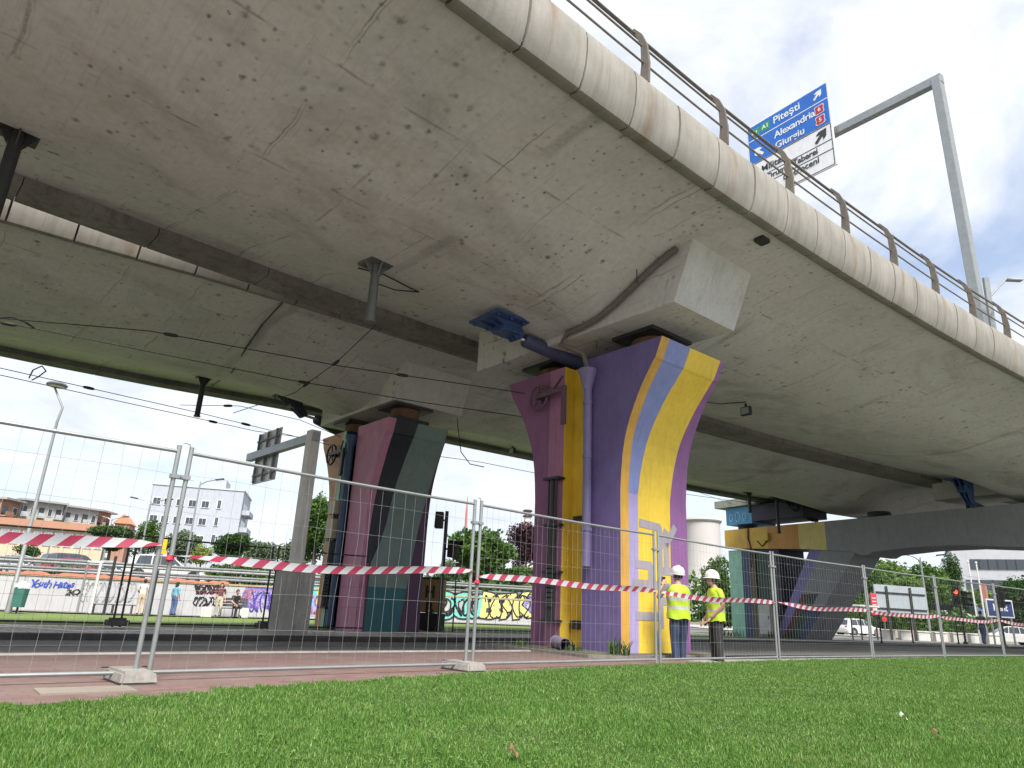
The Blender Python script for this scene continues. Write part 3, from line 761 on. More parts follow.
# bearings between pier and crosshead
def bearings(P, zb, lab):
    root = thing('bridge_bearing', P.P(0, 0, 5.72), lab, 'bearing', 'bearings on the piers')
    R = Matrix((P.u, P.n, Vector((0, 0, 1)))).transposed()
    top = zb-P.c.z
    for b in (-1.45, 1.35):
        mb = MB(); mb.box(P.P(-.2, b, 5.72+.06), (1.1, .95, .12), R, bev=.01); mb.build('lower_plate', MDARKM, root)
        mb = MB(); mb.lathe([(.40, 0), (.42, .02), (.42, top-5.72-.2), (.36, top-5.72-.19)], P.P(-.2, b, 5.84), 20); mb.build('pot', MRUST, root, smooth=True)
        mb = MB(); mb.box(P.P(-.2, b, top-.04), (1.25, 1.05, .075), R); mb.build('upper_plate', MDARKM, root)
bearings(p1, 6.08, 'dark bearings on top of the yellow striped pier')
bearings(p2, 6.12, 'dark bearings on top of the pink and black pier')

# tension wheels on the piers
def wheel(P, a, b, z, r, lab, mat):
    root = thing('tension_wheel', P.P(a, b, z), lab, 'pulley wheel', 'catenary tension wheels')
    c = P.P(a, b, z); ax = P.u
    e1, e2 = P.n, Vector((0, 0, 1))
    mb = MB(); mb.tube([c+(e1*cos(k*pi/12)+e2*sin(k*pi/12))*r for k in range(24)], .032, 8, closed=True); mb.build('rim', mat, root, smooth=True)
    mb = MB(); mb.tube([c-ax*.09, c+ax*.25], .05, 12)
    for k in range(5):
        q = cos(k*2*pi/5+.3)*e1+sin(k*2*pi/5+.3)*e2; mb.beam(c+q*.04, c+q*r, .025, .035, ax)
    mb.build('hub', mat, root)
    mb = MB(); mb.beam(c-ax*.06, c-ax*.06+e1*.85+e2*.02, .05, .10, e2); mb.beam(c-ax*.06+e1*.85+e2*.08, c-ax*.06+e1*.85-e2*.75, .05, .12, e1); mb.beam(c+ax*.22+e1*.02, c-ax*.06+e1*.80+e2*.3, .04, .04, e2)
    mb.build('bracket', mat, root)
wheel(p1, -1.16, -1.0, 5.12, .27, 'dull mauve spoked tension wheel on the pink flank of the yellow striped pier', paint('mauve_steel', (.12, .065, .095), .6, .2, .4))
wheel(p2, -1.20, -1.05, 5.0, .30, 'black spoked tension wheel on the orange flank of the pink and black pier', MDARKM)

# island with kerb and weeds around the first pier
mb = MB()
def isl(a, b, z): return p1.c+p1.u*a+p1.n*b+Vector((0, 0, z+.03))
ring = [(-1.9, -1.5), (-1.9, 1.25), (-1.55, 1.6), (1.5, 1.6), (1.8, 1.3), (1.8, -1.5)]
mb.prism([isl(a, b, -.25) for a, b in ring], (0, 0, .30)); mb.build('traffic_island', MCOND, kind='structure')
mb = MB(); ring2 = [(a*.93, b*.92) for a, b in ring]
mb.prism([isl(a, b, .05) for a, b in ring2], (0, 0, .012)); mb.build('island_soil', MEARTH, kind='structure')
def weed_clump(name, c, n, h, lab, seed=0, mat=None, spread=.18):
    r = random.Random(seed); mb = MB()
    for k in range(n):
        a = r.random()*6.28; R_ = spread*r.random()**.6; b = Vector((c.x+cos(a)*R_, c.y+sin(a)*R_, c.z)); th = r.random()*6.28
        hh = h*(.4+.6*r.random()); l = Vector((cos(th), sin(th), 0))*hh*(.2+.5*r.random()); wv = Vector((-sin(th), cos(th), 0))*.011
        mb.add([b-wv, b+wv, b+l*.4+wv*1.3+Vector((0, 0, hh*.6)), b+l*.4-wv*1.3+Vector((0, 0, hh*.6)), b+l+Vector((0, 0, hh*.95))], [(0, 1, 2, 3), (3, 2, 4)])
    return mb.build(name, mat or MWEED, fix=False, label=lab, cat='weeds')
MWEED = leafmat('weed_leaf', (.035, .075, .02), (.09, .15, .04))
for k, (a, b, lab) in enumerate(((-1.3, 1.4, 'green weeds growing at the gold corner of the yellow pier'), (-1.5, .5, 'low weeds along the violet foot of the yellow striped pier'), (-1.5, -.9, 'sparse weeds at the pink foot of the yellow striped pier'))):
    weed_clump('weed_clump', isl(a, b, .06), 46 if k == 0 else 34, .30 if k == 0 else .13, lab, k)

# ------------------------------------------------------------------ portal pier further along
R3c = W(24, -8)
u3, n3 = frame(24)
def Q(a, d, z):
    p = W(24, d); return p+u3*a+Vector((0, 0, z))
MYB = paint('sunny_yellow_beam_paint', (.60, .36, .06), .6, .15, .3, 1.2); MORB = paint('ochre_beam_paint', (.52, .24, .05), .6, .15, .3, 1.2)
MG3 = paint('grey_beam_paint', (.25, .255, .28), .7, .1, .3); MNV = paint('night_blue_paint', (.03, .05, .13), .6, .15, .3); MDG = paint('bottle_green_paint', (.012, .045, .035), .6, .15, .3)
MPV = paint('periwinkle_paint', (.18, .165, .40), .6, .12, .3); MIN = paint('ink_paint', (.022, .02, .045), .6, .15, .3); MBRK = paint('brown_mosaic_paint', (.13, .10, .085), .8, .45, .4, 14)
MSB = paint('sky_blue_paint', (.07, .27, .52), .5, .15, .2); MDR = paint('dark_red_paint', (.11, .022, .025), .6, .15, .3)
r3 = thing('bridge_pier', Q(0, -8, -.25), 'portal pier with a yellow crossbeam, striped leg and slanting leg on the right', 'bridge pier', 'painted bridge piers')
mb = MB()
cuts = [(-16.0, 0), (-14.4, 1), (-14.1, 0), (-12.9, 1), (-10.9, 3), (-9.3, 2), (-3, 2), (7.5, 2)]
def bb(d): return lin(d, [(-16.0, 4.62), (-10.9, 4.36), (-8.0, 4.1), (-7.5, 3.9)]) if d < -7.45 else lin(d, [(-7.5, 3.75), (-6.9, 4.02), (-5, 4.15), (-1, 4.15), (1.2, 3.6), (7.5, 3.6)])
ds = sorted(set([c for c, _ in cuts]+[-8.0, -7.5, -7.2, -6.9, -6, -5, 0, 1.2, 2]))
for d0, d1 in zip(ds, ds[1:]):
    m = [c for q, c in cuts if q <= d0+1e-6][-1]
    z0a, z0b = bb(d0+1e-4), bb(d1-1e-4); zt = 5.66
    mb.add([Q(-1.1, d0, z0a), Q(-1.1, d1, z0b), Q(-1.1, d1, zt), Q(-1.1, d0, zt)], [(0, 1, 2, 3)], m)
    mb.add([Q(1.3, d0, z0a), Q(1.3, d0, zt), Q(1.3, d1, zt), Q(1.3, d1, z0b)], [(0, 1, 2, 3)], m)
    mb.add([Q(-1.1, d0, z0a), Q(1.3, d0, z0a), Q(1.3, d1, z0b), Q(-1.1, d1, z0b)], [(0, 1, 2, 3)], 2)
    mb.add([Q(-1.1, d0, zt), Q(-1.1, d1, zt), Q(1.3, d1, zt), Q(1.3, d0, zt)], [(0, 1, 2, 3)], 2)
for d in (-16.0, 7.5): mb.add([Q(-1.1, d, bb(d)), Q(1.3, d, bb(d)), Q(1.3, d, 5.66), Q(-1.1, d, 5.66)], [(0, 1, 2, 3)], 0)
mb.build('crossbeam', [MYB, MORB, MG3, paint('pale_yellow_beam_paint', (.62, .50, .18), .6, .15, .3, 1.2)], r3)
mb = MB()
cols = [(-15.9, 0), (-14.95, 1), (-14.3, 2), (-13.95, 3), (-13.1, 4), (-12.35, 4)]
for (d0, m), (d1, _) in zip(cols, cols[1:]):
    k = 0 if m != 2 else -.09
    mb.prism([Q(-.95+k, d0, -.4), Q(-.95+k, d1-.004, -.4), Q(1.1, d1-.004, -.4), Q(1.1, d0, -.4)], (0, 0, 4.9), m)
mb.build('striped_leg', [QMI, MNV, MBRK, MDG, MIN], r3)
mb = MB()
def slant(z, f): # f 0..1 across the leg
    d0 = lin(z, [(-.4, -13.1), (4.6, -10.2)]); d1 = lin(z, [(-.4, -11.3), (3.2, -8.5), (4.6, -7.4)]); return d0+(d1-d0)*f
zs = [-.4, .3, .9, 1.5, 2.1, 2.7, 3.4, 4.0, 4.6]
for za, zb in zip(zs, zs[1:]):
    zm = (za+zb)/2
    fs = [(0, 0 if zm > .0 else 0), (.26, 1 if zm > 2.0 else 2), (.45, 1 if zm > 2.0 else 3), (.68, 1 if zm > 1.4 else 4), (1, 1)]
    for (f0, m), (f1, _) in zip(fs, fs[1:]):
        mb.add([Q(-1.0, slant(za, f0), za), Q(-1.0, slant(za, f1), za), Q(-1.0, slant(zb, f1), zb), Q(-1.0, slant(zb, f0), zb)], [(0, 1, 2, 3)], m)
        mb.add([Q(1.1, slant(za, f1), za), Q(1.1, slant(za, f0), za), Q(1.1, slant(zb, f0), zb), Q(1.1, slant(zb, f1), zb)], [(0, 1, 2, 3)], m)
    for f in (0, 1):
        mb.add([Q(-1.0, slant(za, f), za), Q(1.1, slant(za, f), za), Q(1.1, slant(zb, f), zb), Q(-1.0, slant(zb, f), zb)], [(0, 1, 2, 3)], 0 if f == 0 else 1)
mb.build('slanting_leg', [MPV, MG3, MDR, MDG, MNV], r3)
mb = MB(); mb.prism([Q(-1, 2.2, -.4), Q(-1, 5, -.4), Q(1.1, 5, -.4), Q(1.1, 2.2, -.4)], (0, 0, 4.4)); mb.build('plain_leg', MG3, r3)
mb = MB(); mb.box(Q(-1.18, -12.95, 5.1), (.16, .35, .42), Matrix((u3, n3, Vector((0, 0, 1)))).transposed(), bev=.02); mb.build('junction_box', flat('yellow_box_paint', (.55, .40, .05)), r3)
mb = MB(); mb.tube([Q(-1.14, -14.2, 5.7), Q(-1.13, -14.25, 5.1), Q(-1.13, -14.1, 4.6), Q(-1.05, -14.2, 3.5)], .035, 6); mb.tube([Q(-1.14, -12.9, 4.9), Q(-1.13, -13.3, 4.6), Q(-1.13, -13.6, 4.9)], .03, 6); mb.build('cable', MBLACK, r3)
# second level: pedestal block with painted end, carrying the far deck
mb = MB()
mb.prism([Q(-1.0, -15.9, 5.95), Q(-1.0, -14.0, 5.95), Q(1.0, -14.0, 5.95), Q(1.0, -15.9, 5.95)], (0, 0, .98), 0)
mb.prism([Q(-.99, -14.0, 6.05), Q(-.99, -10.6, 6.05), Q(.99, -10.6, 6.05), Q(.99, -14.0, 6.05)], (0, 0, .9), 1)
crossh = mb.build('crosshead', [MSB, MIN], far)
mb = MB(); mb.prism([Q(-1.3, -16.5, 6.96), Q(-1.3, -13.4, 6.96), Q(1.2, -13.4, 6.96), Q(1.2, -16.5, 6.96)], (0, 0, .42)); mb.build('end_block', concrete('mossy_block', (.28, .29, .24), (.38, .37, .32), (.1, .11, .07), .6), far)
for d, lab in ((-15.2, 'dark bearing under the sky blue crosshead end'), (-7, 'dark bearing in the middle of the portal crossbeam'), (1., 'dark bearing on the right of the portal crossbeam')):
    mb = MB(); mb.lathe([(.5, 0), (.55, .03), (.55, .30), (.5, .62 if d > 0 else .36)], Q(0, d, 5.66), 16); mb.build('bridge_bearing', MDARKM, label=lab, cat='bearing', group='bearings on the piers', smooth=True)
# mosaic of the blue block: pale loops
mb = MB()
for k in range(3):
    c = Q(-1.006, -15.5+.5*k, 6.35); mb.tube([c+n3*(.13+.05*(k % 2))*cos(i*pi/6)+Vector((0, 0, (.22+.06*(k == 1))*sin(i*pi/6))) for i in range(12)], .035, 5, closed=True)
mb.build('painted_mark', paint('pale_blue_paint', (.30, .52, .66), .6), crossh)

# ------------------------------------------------------------------ seismic dampers
def damper(lab, plate, clev, c0, c1, mat, matc, r=.13, sz=.62, u=None, n=None):
    root = thing('seismic_damper', plate, lab, 'damper', 'hydraulic dampers under the decks')
    R = Matrix((u, n, Vector((0, 0, 1)))).transposed()
    mb = MB(); mb.box(plate-Vector((0, 0, .03)), (sz, sz*1.1, .06), R)
    for i in (-1, 0, 1):
        for j in (-1, 1): mb.lathe([(.03, 0), (.03, .05)], plate+u*i*sz*.4+n*j*sz*.46-Vector((0, 0, .11)), 6)
    mb.build('mounting_plate', mat, root)
    mb = MB(); ax = (clev-plate)
    for j in (-.16, 0, .16):
        o = n*j*sz/.62
        mb.prism([plate-u*sz*.42+o-Vector((0, 0, .06)), plate+u*sz*.42+o-Vector((0, 0, .06)), clev+u*.10+o*.5+Vector((0, 0, .06)), clev-u*.05+o*.5-Vector((0, 0, .12)), clev-u*.22+o*.5], n*.035)
    mb.box(plate+(clev-plate)*.45, (sz*.55, sz*.5, .3), R, bev=.03)
    mb.tube([clev-n*.16, clev+n*.16], .09, 12)
    mb.build('bracket', mat, root)
    d = (c1-c0); L_ = d.length; d.normalize()
    mb = MB(); mb.tube([clev, c0+d*.02], .045, 10); mb.build('piston_rod', paint('bright_piston_steel', (.6, .6, .6), .25, .05, .1, 3, .8), root, smooth=True)
    mb = MB(); mb.tube([c0, c0+d*.03, c0+d*.05, c1-d*.3, c1-d*.28, c1], [r*.9, r, r, r, r*.7, r*.7], 16); mb.build('cylinder', matc, root, smooth=True)
DV = paint('violet_blue_steel', (.06, .065, .15), .5, .15, .35)
damper('blue damper bracket with violet cylinder reaching the yellow striped pier', W(-2.53, -.78, soffit_z(-2.2, -.78)+.0), W(-2.05, -.80, 6.2), atz(524, 340, 6.15), atz(600, 373, 5.85), MBLUE, DV, .15, .86, *frame(-2.5))
damper('black damper with long cylinder beside the pink and black pier', W(-2.5, -11.4, soffit_z(-2.5, -11.4, False)+.02), W(-1.95, -11.45, 6.42), atz(316, 419, 6.38), atz(357, 441, 6.05), MBLUED, MBLUED, .17, .72, *frame(-2.5))
damper('blue damper bracket above the portal crossbeam at the right edge', W(22.3, -2.1, soffit_z(22.3, -2.1)+.02), W(22.7, -2.1, 5.85), W(22.85, -2.1, 5.8), W(24.4, -2.1, 5.55), MBLUE, DV, .16, .9, *frame(24.6))
damper('dark damper bracket above the middle of the yellow crossbeam', W(22.9, -11.0, soffit_z(22.9, -11.0, False)+.02), W(23.3, -11.0, 6.3), W(23.4, -11.0, 6.25), W(24.6, -11.0, 6.0), MBLUED, MBLUED, .16, .9, *frame(24))

# hanger posts that carry the overhead line
def hanger(lab, s, d, zt, zb, r=.075, pl=.42, mat=None):
    zt = soffit_z(s, d, d > -4.5)+.015
    root = thing('catenary_hanger', W(s, d, zt), lab, 'hanger post', 'hanger posts under the decks')
    u, n = frame(s); R = Matrix((u, n, Vector((0, 0, 1)))).transposed()
    mb = MB(); mb.box(W(s, d, zt-.02), (pl, pl, .04), R)
    for a in (0, pi/2, pi, 1.5*pi):
        e = u*cos(a)+n*sin(a); c = W(s, d, zt-.04); t_ = Vector((-e.y, e.x, 0))*.012
        mb.prism([c+e*r-t_, c+e*pl*.45-t_, c+e*r-t_-Vector((0, 0, .22))], t_*2)
    mb.build('mounting_plate', mat or MDARKM, root)
    mb = MB(); mb.tube([W(s, d, zt), W(s, d, zb)], r, 12); mb.tube([W(s, d, zb), W(s, d, zb-.03)], r*1.25, 12); mb.build('post', mat or MDARKM, root, smooth=True)
MGP = paint('grey_hanger_steel', (.14, .145, .145), .5, .2, .4, 5, .3)
hanger('grey hanger post on the near deck soffit, left of the blue damper', -5.4, -.95, 6.62, 5.52, .085, .5, MGP)
hanger('dark hanger post at the left edge of the view under the near deck', -10.85, -1.65, 6.64, 5.2, .09, .5, MDARKM)
hanger('black hanger post under the far deck edge beside the road sign', -4.8, -11.9, 6.86, 5.8, .08, .42)
hanger('dark hanger post in front of the yellow crossbeam', 22.2, -11.45, 6.76, 5.15, .085, .45)
hanger('short dark hanger post left of the yellow crossbeam one', 20.7, -11.9, 6.78, 6.1, .085, .45)
hanger('grey hanger post near the right edge in front of the dark crosshead', 23.2, -2.45, 6.72, 5.0, .085, .5)
# thin rod pairs on the near soffit
for k, (px, py, ln_) in enumerate(((637, 281, .62), (597, 318, .55))):
    a = atz(px, py, 6.6); a.z = soffit_z(*inv(a.x, a.y)); mb = MB(); mb.tube([a+Vector((0, 0, .05)), a-Vector((0, 0, ln_*.45))], .010, 6)
    mb.build('hanging_rod', MDARKM, label=['thin rod hanging beside the crosshead, nearer the fascia', 'thin rod hanging beside the crosshead, nearer the damper'][k], cat='rod')
# drain pipe along the crosshead
mb = MB(); mb.tube([W(-1.5, q_, soffit_z(-1.5, q_)-.075) for q_ in (2.95, 2.6, 2.2, 1.8, 1.4, 1.0, .6, .2)]+[W(-1.46, -.05, 6.0), W(-1.2, .38, 5.75), W(-1.13, .43, 5.4)], .055, 10)
mb.build('drain_pipe', paint('brown_drain_pipe', (.15, .13, .12), .6, .2, .4), smooth=True, label='brown drain pipe running along the concrete crosshead to the yellow pier', cat='pipe')
mb = MB(); mb.box(W(-.4, 4.02, soffit_z(-.4, 4.02)-.03), (.26, .2, .1), Matrix((*frame(0), Vector((0, 0, 1)))).transposed(), bev=.04); mb.build('drain_outlet', MDARKM, label='dark rusty drain outlet in the soffit by the fascia', cat='drain')
def floodlight(p, u, n, lab, sz=.3):
    root = thing('floodlight', p, lab, 'floodlight', 'floodlights under the decks')
    R = Matrix((n, u, Vector((0, 0, 1)))).transposed()
    mb = MB(); mb.box(p-Vector((0, 0, .04)), (.05, .05, .12), R); mb.build('bracket', MDARKM, root)
    mb = MB(); mb.box(p-Vector((0, 0, .24)), (sz, .12, sz*.8), R, bev=.02); mb.build('body', MDARKM, root)
    mb = MB(); mb.box(p-Vector((0, 0, .24))-u*.064, (sz*.8, .008, sz*.6), R); mb.build('lens', flat('floodlight_glass', (.35, .37, .40), .2), root)
floodlight(W(6.66, -.9, soffit_z(6.66, -.9)+.02), *frame(6.6), 'small floodlight on the near soffit right of the yellow pier', .32)
floodlight(W(6.83, -12.3, soffit_z(6.83, -12.3, False)+.02), *frame(6.8), 'small grey floodlight under the far deck left of the yellow pier', .34)

# ------------------------------------------------------------------ overhead wires and cables
def wire(name, pts, r, lab, cat='wire', mat=None, sag=0., ins=()):
    P_ = []
    for a, b in zip(pts, pts[1:]):
        for k in range(10): f = k/10; q = a.lerp(b, f); q = q-Vector((0, 0, sag*4*f*(1-f))); P_.append(q)
    P_.append(pts[-1])
    root = None
    mb = MB(); mb.tube(P_, r, 6)
    for f in ins:
        i = int(f*(len(P_)-2)); a, b = P_[i], P_[i+1]; d = (b-a).normalized()
        mb.tube([a-d*.14, a-d*.1, a, a+d*.1, a+d*.14], [r, .035, .04, .035, r], 8)
    return mb.build(name, mat or MBLACK, label=lab, cat=cat, group='overhead tram wires' if name == 'overhead_wire' else None, smooth=True)
z = 5.5
wire('overhead_wire', [atz(-60, 313, z), atz(150, 331, z), atz(340, 366, z), atz(490, 388, z), atz(541, 396, 5.3)], .011, 'upper black contact wire reaching the tension wheel of the yellow pier', ins=(.30, .62))
wire('overhead_wire', [atz(-60, 312, z), atz(37, 329, z), atz(290, 380, z), atz(420, 402, z), atz(600, 428, z)], .011, 'black contact wire just below the upper one', ins=(.2, .55))
wire('overhead_wire', [atz(-60, 356, z), atz(0, 368, z), atz(200, 413, z), atz(342, 448, 5.2)], .010, 'black wire over the sky to the tension wheel of the pink and black pier', ins=(.5, .8))
wire('overhead_wire', [atz(-60, 364, z), atz(0, 375, z), atz(255, 431, z), atz(480, 462, z), atz(540, 474, z), atz(800, 510, z)], .010, 'lower black contact wire passing in front of the teal pier face', ins=(.38, .45))
wire('overhead_wire', [atz(180, 405, 5.7), atz(240, 406, 5.7), atz(300, 420, 5.6), atz(420, 470, 5.3)], .009, 'thin span wire from the black hanger post', ins=(.3,))
wire('overhead_wire', [W(-3.6, -4.0, 6.9), W(-3.9, -5.2, 6.15), W(-4.2, -6.6, 5.6), W(-4.6, -9.5, 5.5)], .010, 'short steep span wire with insulators under the gap between the decks', ins=(.35, .6))
wire('overhead_wire', [atz(692, 490, 6.), atz(735, 505, 6.)], .008, 'short wire against the sky right of the purple pier edge')
wire('overhead_wire', [atz(860, 560, 5), atz(1060, 590, 5)], .010, 'thin wire before the trees under the portal pier')
mb = MB(); mb.tube([atz(0, 318, 5.5), atz(12, 317, 5.55), atz(25, 322, 5.52), atz(34, 328, 5.5)], .018, 6); mb.build('jumper_cable', MBLACK, label='curved black jumper cable at the left edge on the upper wire', cat='cable')
mb = MB(); mb.tube([atz(29, 378, 5.5), atz(33, 370, 5.62), atz(42, 366, 5.66), atz(46, 371, 5.6), atz(38, 377, 5.5), atz(32, 380, 5.5)], .016, 6); mb.build('jumper_cable', MBLACK, label='small black cable loop on the lower left wires', cat='cable')
def on_soffit(px, py, zc):
    p = atz(px, py, zc)
    for q_ in range(4): s_, d_ = inv(p.x, p.y); p = atz(px, py, soffit_z(s_, d_, d_ > -4.6)-.02-(6.58-zc if zc < 6.6 else 0)*.5)
    return p
mb = MB(); mb.tube([on_soffit(283, 302, 6.95), on_soffit(262, 325, 6.85), on_soffit(246, 348, 6.80), on_soffit(232, 372, 6.83), on_soffit(212, 386, 6.86)], .022, 6); mb.build('soffit_cable', MBLACK, label='black cable clipped across the far soffit to the hanger post', cat='cable')
mb = MB(); mb.tube([on_soffit(358, 268, 6.58), on_soffit(385, 275, 6.55), on_soffit(410, 288, 6.56), on_soffit(419, 292, 6.58), on_soffit(395, 290, 6.52), on_soffit(378, 284, 6.5)], .014, 6); mb.build('soffit_cable', MBLACK, label='loose black cable loop by the grey hanger post', cat='cable')
mb = MB(); mb.tube([on_soffit(700, 401, 6.3), on_soffit(720, 404, 6.55), on_soffit(746, 402, 6.66)], .012, 6); mb.build('soffit_cable', MBLACK, label='thin cable from the yellow pier to the small floodlight', cat='cable')
mb = MB(); mb.tube([atz(362, 430, 6.0), atz(362, 417, 6.2), atz(385, 410, 6.3), atz(401, 402, 6.5), atz(401, 420, 6.1)], .022, 6); mb.build('soffit_cable', MBLACK, label='black cable draped over the crosshead of the pink and black pier', cat='cable')
mb = MB(); mb.tube([atz(440, 420, 6.3), atz(457, 416, 6.4), atz(458, 428, 6.1), atz(461, 452, 5.6), atz(470, 464, 5.35), atz(484, 467, 5.3)], .016, 6); mb.build('soffit_cable', MBLACK, label='black cable hanging in a loop right of the teal pier face', cat='cable')

# stub of pipe lying at the foot of the pier
a = isl(-1.35, -.1, .17); b = isl(-1.6, .42, .15)
mb = MB(); mb.tube([a, b], .10, 14, cap=False); mb.tube([b, b+(b-a)*.12], .125, 14, cap=False); mb.tube([a, a+(b-a)*.08], .115, 14)
mb.build('pipe_stub', paint('dusty_violet_pipe', (.22, .18, .27), .6, .2, .4), label='short dusty violet pipe stub lying at the foot of the yellow striped pier', cat='pipe', smooth=True)
# ------------------------------------------------------------------ temporary mesh fence
MWIRE = paint('dull_zinc_wire', (.26, .27, .27), .5, .1, .2, 6, .3, (.2, .19, .18), False, 0)
def fence_panel(a, b, H, dx, dz, lab, mat=None, wob=0., gate=.0, rw=.0013, z0=-.03, group='temporary mesh fence panels', parts=True, ra=.021):
    a, b = Vector(a), Vector(b)
    root = thing('mesh_fence', (a+b)/2, lab, 'fence panel', group)
    t_ = (b-a); L_ = t_.length; t_.normalize(); nn = Vector((-t_.y, t_.x, 0)); r = random.Random(int(a.x*100)+5)
    for p in (a, b):
        mb = MB(); mb.tube([p, p+Vector((0, 0, H))], ra, 10); mb.tube([p+Vector((0, 0, H)), p+Vector((0, 0, H+.006))], ra*1.05, 10); mb.build('post', mat or MGALV, root, smooth=True)
    for z, nm in ((H-.05, 'top_rail'), (z0+.10, 'bottom_rail')):
        mb = MB(); sag = -.012 if nm == 'top_rail' else .0
        mb.tube([a.lerp(b, f)+Vector((0, 0, z+sag*sin(pi*f))) for f in (0, .25, .5, .75, 1)], ra*.8, 8); mb.build(nm, mat or MGALV, root, smooth=True)
    mb = MB(); nx = int(L_/dx); zb, zt = z0+.10, H-.05; nz = int((zt-zb)/dz)
    for i in range(1, nx):
        f = i/nx; w1, w2 = r.gauss(0, wob), r.gauss(0, wob); o = a.lerp(b, f)
        pts = []
        for k in range(7):
            g = k/6; pts.append(o+t_*(w1*sin(pi*g)+w2*sin(2*pi*g))+nn*(r.gauss(0, wob*.5)) + Vector((0, 0, zb+(zt-zb)*g)))
        mb.tube(pts, rw, 4, cap=False)
    for k in range(1, nz+1):
        z = zb+(zt-zb)*k/(nz+.6); pts = []
        for i in range(9):
            f = i/8; pts.append(a.lerp(b, f)+nn*.006+Vector((0, 0, z+r.gauss(0, wob*.6))))
        mb.tube(pts, rw, 4, cap=False)
    mb.build('wire_mesh', MWIRE if mat is None else mat, root, fix=False)
    return root
FP = [(-5.72, 3.75), (-2.97, 6.23), (-.355, 8.73), (2.43, 11.26), (5.21, 13.70), (8.12, 15.93), (11.0, 18.08), (13.93, 20.16), (17.0, 22.2), (20.3, 24.1)]
FP = [(x*1.006, y*1.006) for x, y in FP]
flab = ['leftmost galvanised mesh panel, running out of the left side of the view', 'mesh panel before the left sign gantry and the pink and black pier, with wavy wires',
        'mesh panel before the pink and yellow flank of the striped pier', 'mesh panel in front of the two workers', 'mesh panel in front of the striped leg and white cabinet',
        'mesh panel in front of the slanting pier leg', 'mesh panel before the back of the grey billboard', 'mesh panel before the red traffic light', 'mesh panel at the far right running past the blue sign']
for k in range(len(FP)-1):
    a, b = Vector((*FP[k], 0)), Vector((*FP[k+1], 0)); t_ = (b-a).normalized()
    g = .055 if k < 4 else .04
    big = k < 2
    fence_panel(a+t_*g, b-t_*g, 2.0, .15 if big else .1, .33 if big else .26, flab[k], wob=.012 if big else .003)
# clamps and concrete feet at every joint
feet_lab = ['', 'concrete fence foot at the left on the red bricks', 'concrete fence foot on the grass edge below the teal pier', 'concrete fence foot beside the first worker', 'concrete fence foot right of the second worker',
            'concrete fence foot before the slanting pier leg', 'concrete fence foot before the grey billboard', 'concrete fence foot before the red traffic light', 'concrete fence foot at the right edge of the view']
for k in range(1, len(FP)-1):
    p = Vector((*FP[k], 0)); a, b = Vector((*FP[k-1], 0)), Vector((*FP[k+1], 0)); t_ = (b-a).normalized(); nn = Vector((t_.y, -t_.x, 0))
    mb = MB()
    R = Matrix((t_, -nn, Vector((0, 0, 1)))).transposed()
    c = p-t_*.09+Vector((0, 0, .05))
    if k > 2:
        mb = MB(); mb.beam(p-t_*.085+Vector((0, 0, 1.72)), p+t_*.085+Vector((0, 0, 1.72)), .06, .035); mb.build('pipe_coupler', MGALV, label=feet_lab[k].replace('concrete fence foot', 'steel clamp on the fence posts'), cat='clamp', group='fence clamps'); continue
    # a foot block with a raised middle and two hand grips
    bm = bmesh.new(); bmesh.ops.create_cube(bm, size=1)
    for v in bm.verts:
        tp = v.co.z > 0; v.co = Vector((v.co.x*(.25 if tp else .29), v.co.y*(.50 if tp else .56), v.co.z*.10))
    bmesh.ops.bevel(bm, geom=bm.edges[:], offset=.02, segments=2, affect='EDGES'); bm.verts.index_update()
    mb.add([c+R@v.co for v in bm.verts], [[v.index for v in f.verts] for f in bm.faces]); bm.free()
    foot = mb.build('ballast_block', MFOOT, label=feet_lab[k], cat='fence foot', group='concrete fence feet')
    mb = MB()
    for x in (-.10, .10): mb.lathe([(.03, 0), (.03, .006)], c+R@Vector((x*1.6, .15, .049)), 10)
    mb.build('socket', MBLACK, foot)
    for z in (.55, 1.75):
        pass
    mb = MB(); mb.beam(p-t_*.085+Vector((0, 0, 1.72)), p+t_*.085+Vector((0, 0, 1.72)), .06, .035); mb.tube([p+nn*.05+Vector((0, 0, 1.72)), p-nn*.05+Vector((0, 0, 1.72))], .012, 6)
    mb.build('pipe_coupler', MGALV, label=feet_lab[k].replace('concrete fence foot', 'steel clamp on the fence posts'), cat='clamp', group='fence clamps')
    if k == 1 or k == 2:
        mb = MB(); mb.tube([p-t_*.055+Vector((0, 0, 1.99)), p-t_*.02+Vector((0, 0, 2.035)), p+t_*.03+Vector((0, 0, 2.03)), p+t_*.055+Vector((0, 0, 1.98))], .005, 5)
        mb.build('wire_tie', MGALV, label=['bent wire tie on top of the left fence joint', 'bent wire tie on top of the second fence joint'][k-1], cat='wire tie')
mb = MB(); q = atz(86, 690, .006); mb.box(q, (.62, .34, .012), Matrix.Rotation(radians(40), 3, 'Z')); mb.build('manhole_cover', concrete('tan_cover', (.20, .17, .14), (.26, .22, .19)), label='square grey cover plate in the red bricks by the left fence foot', cat='cover plate')

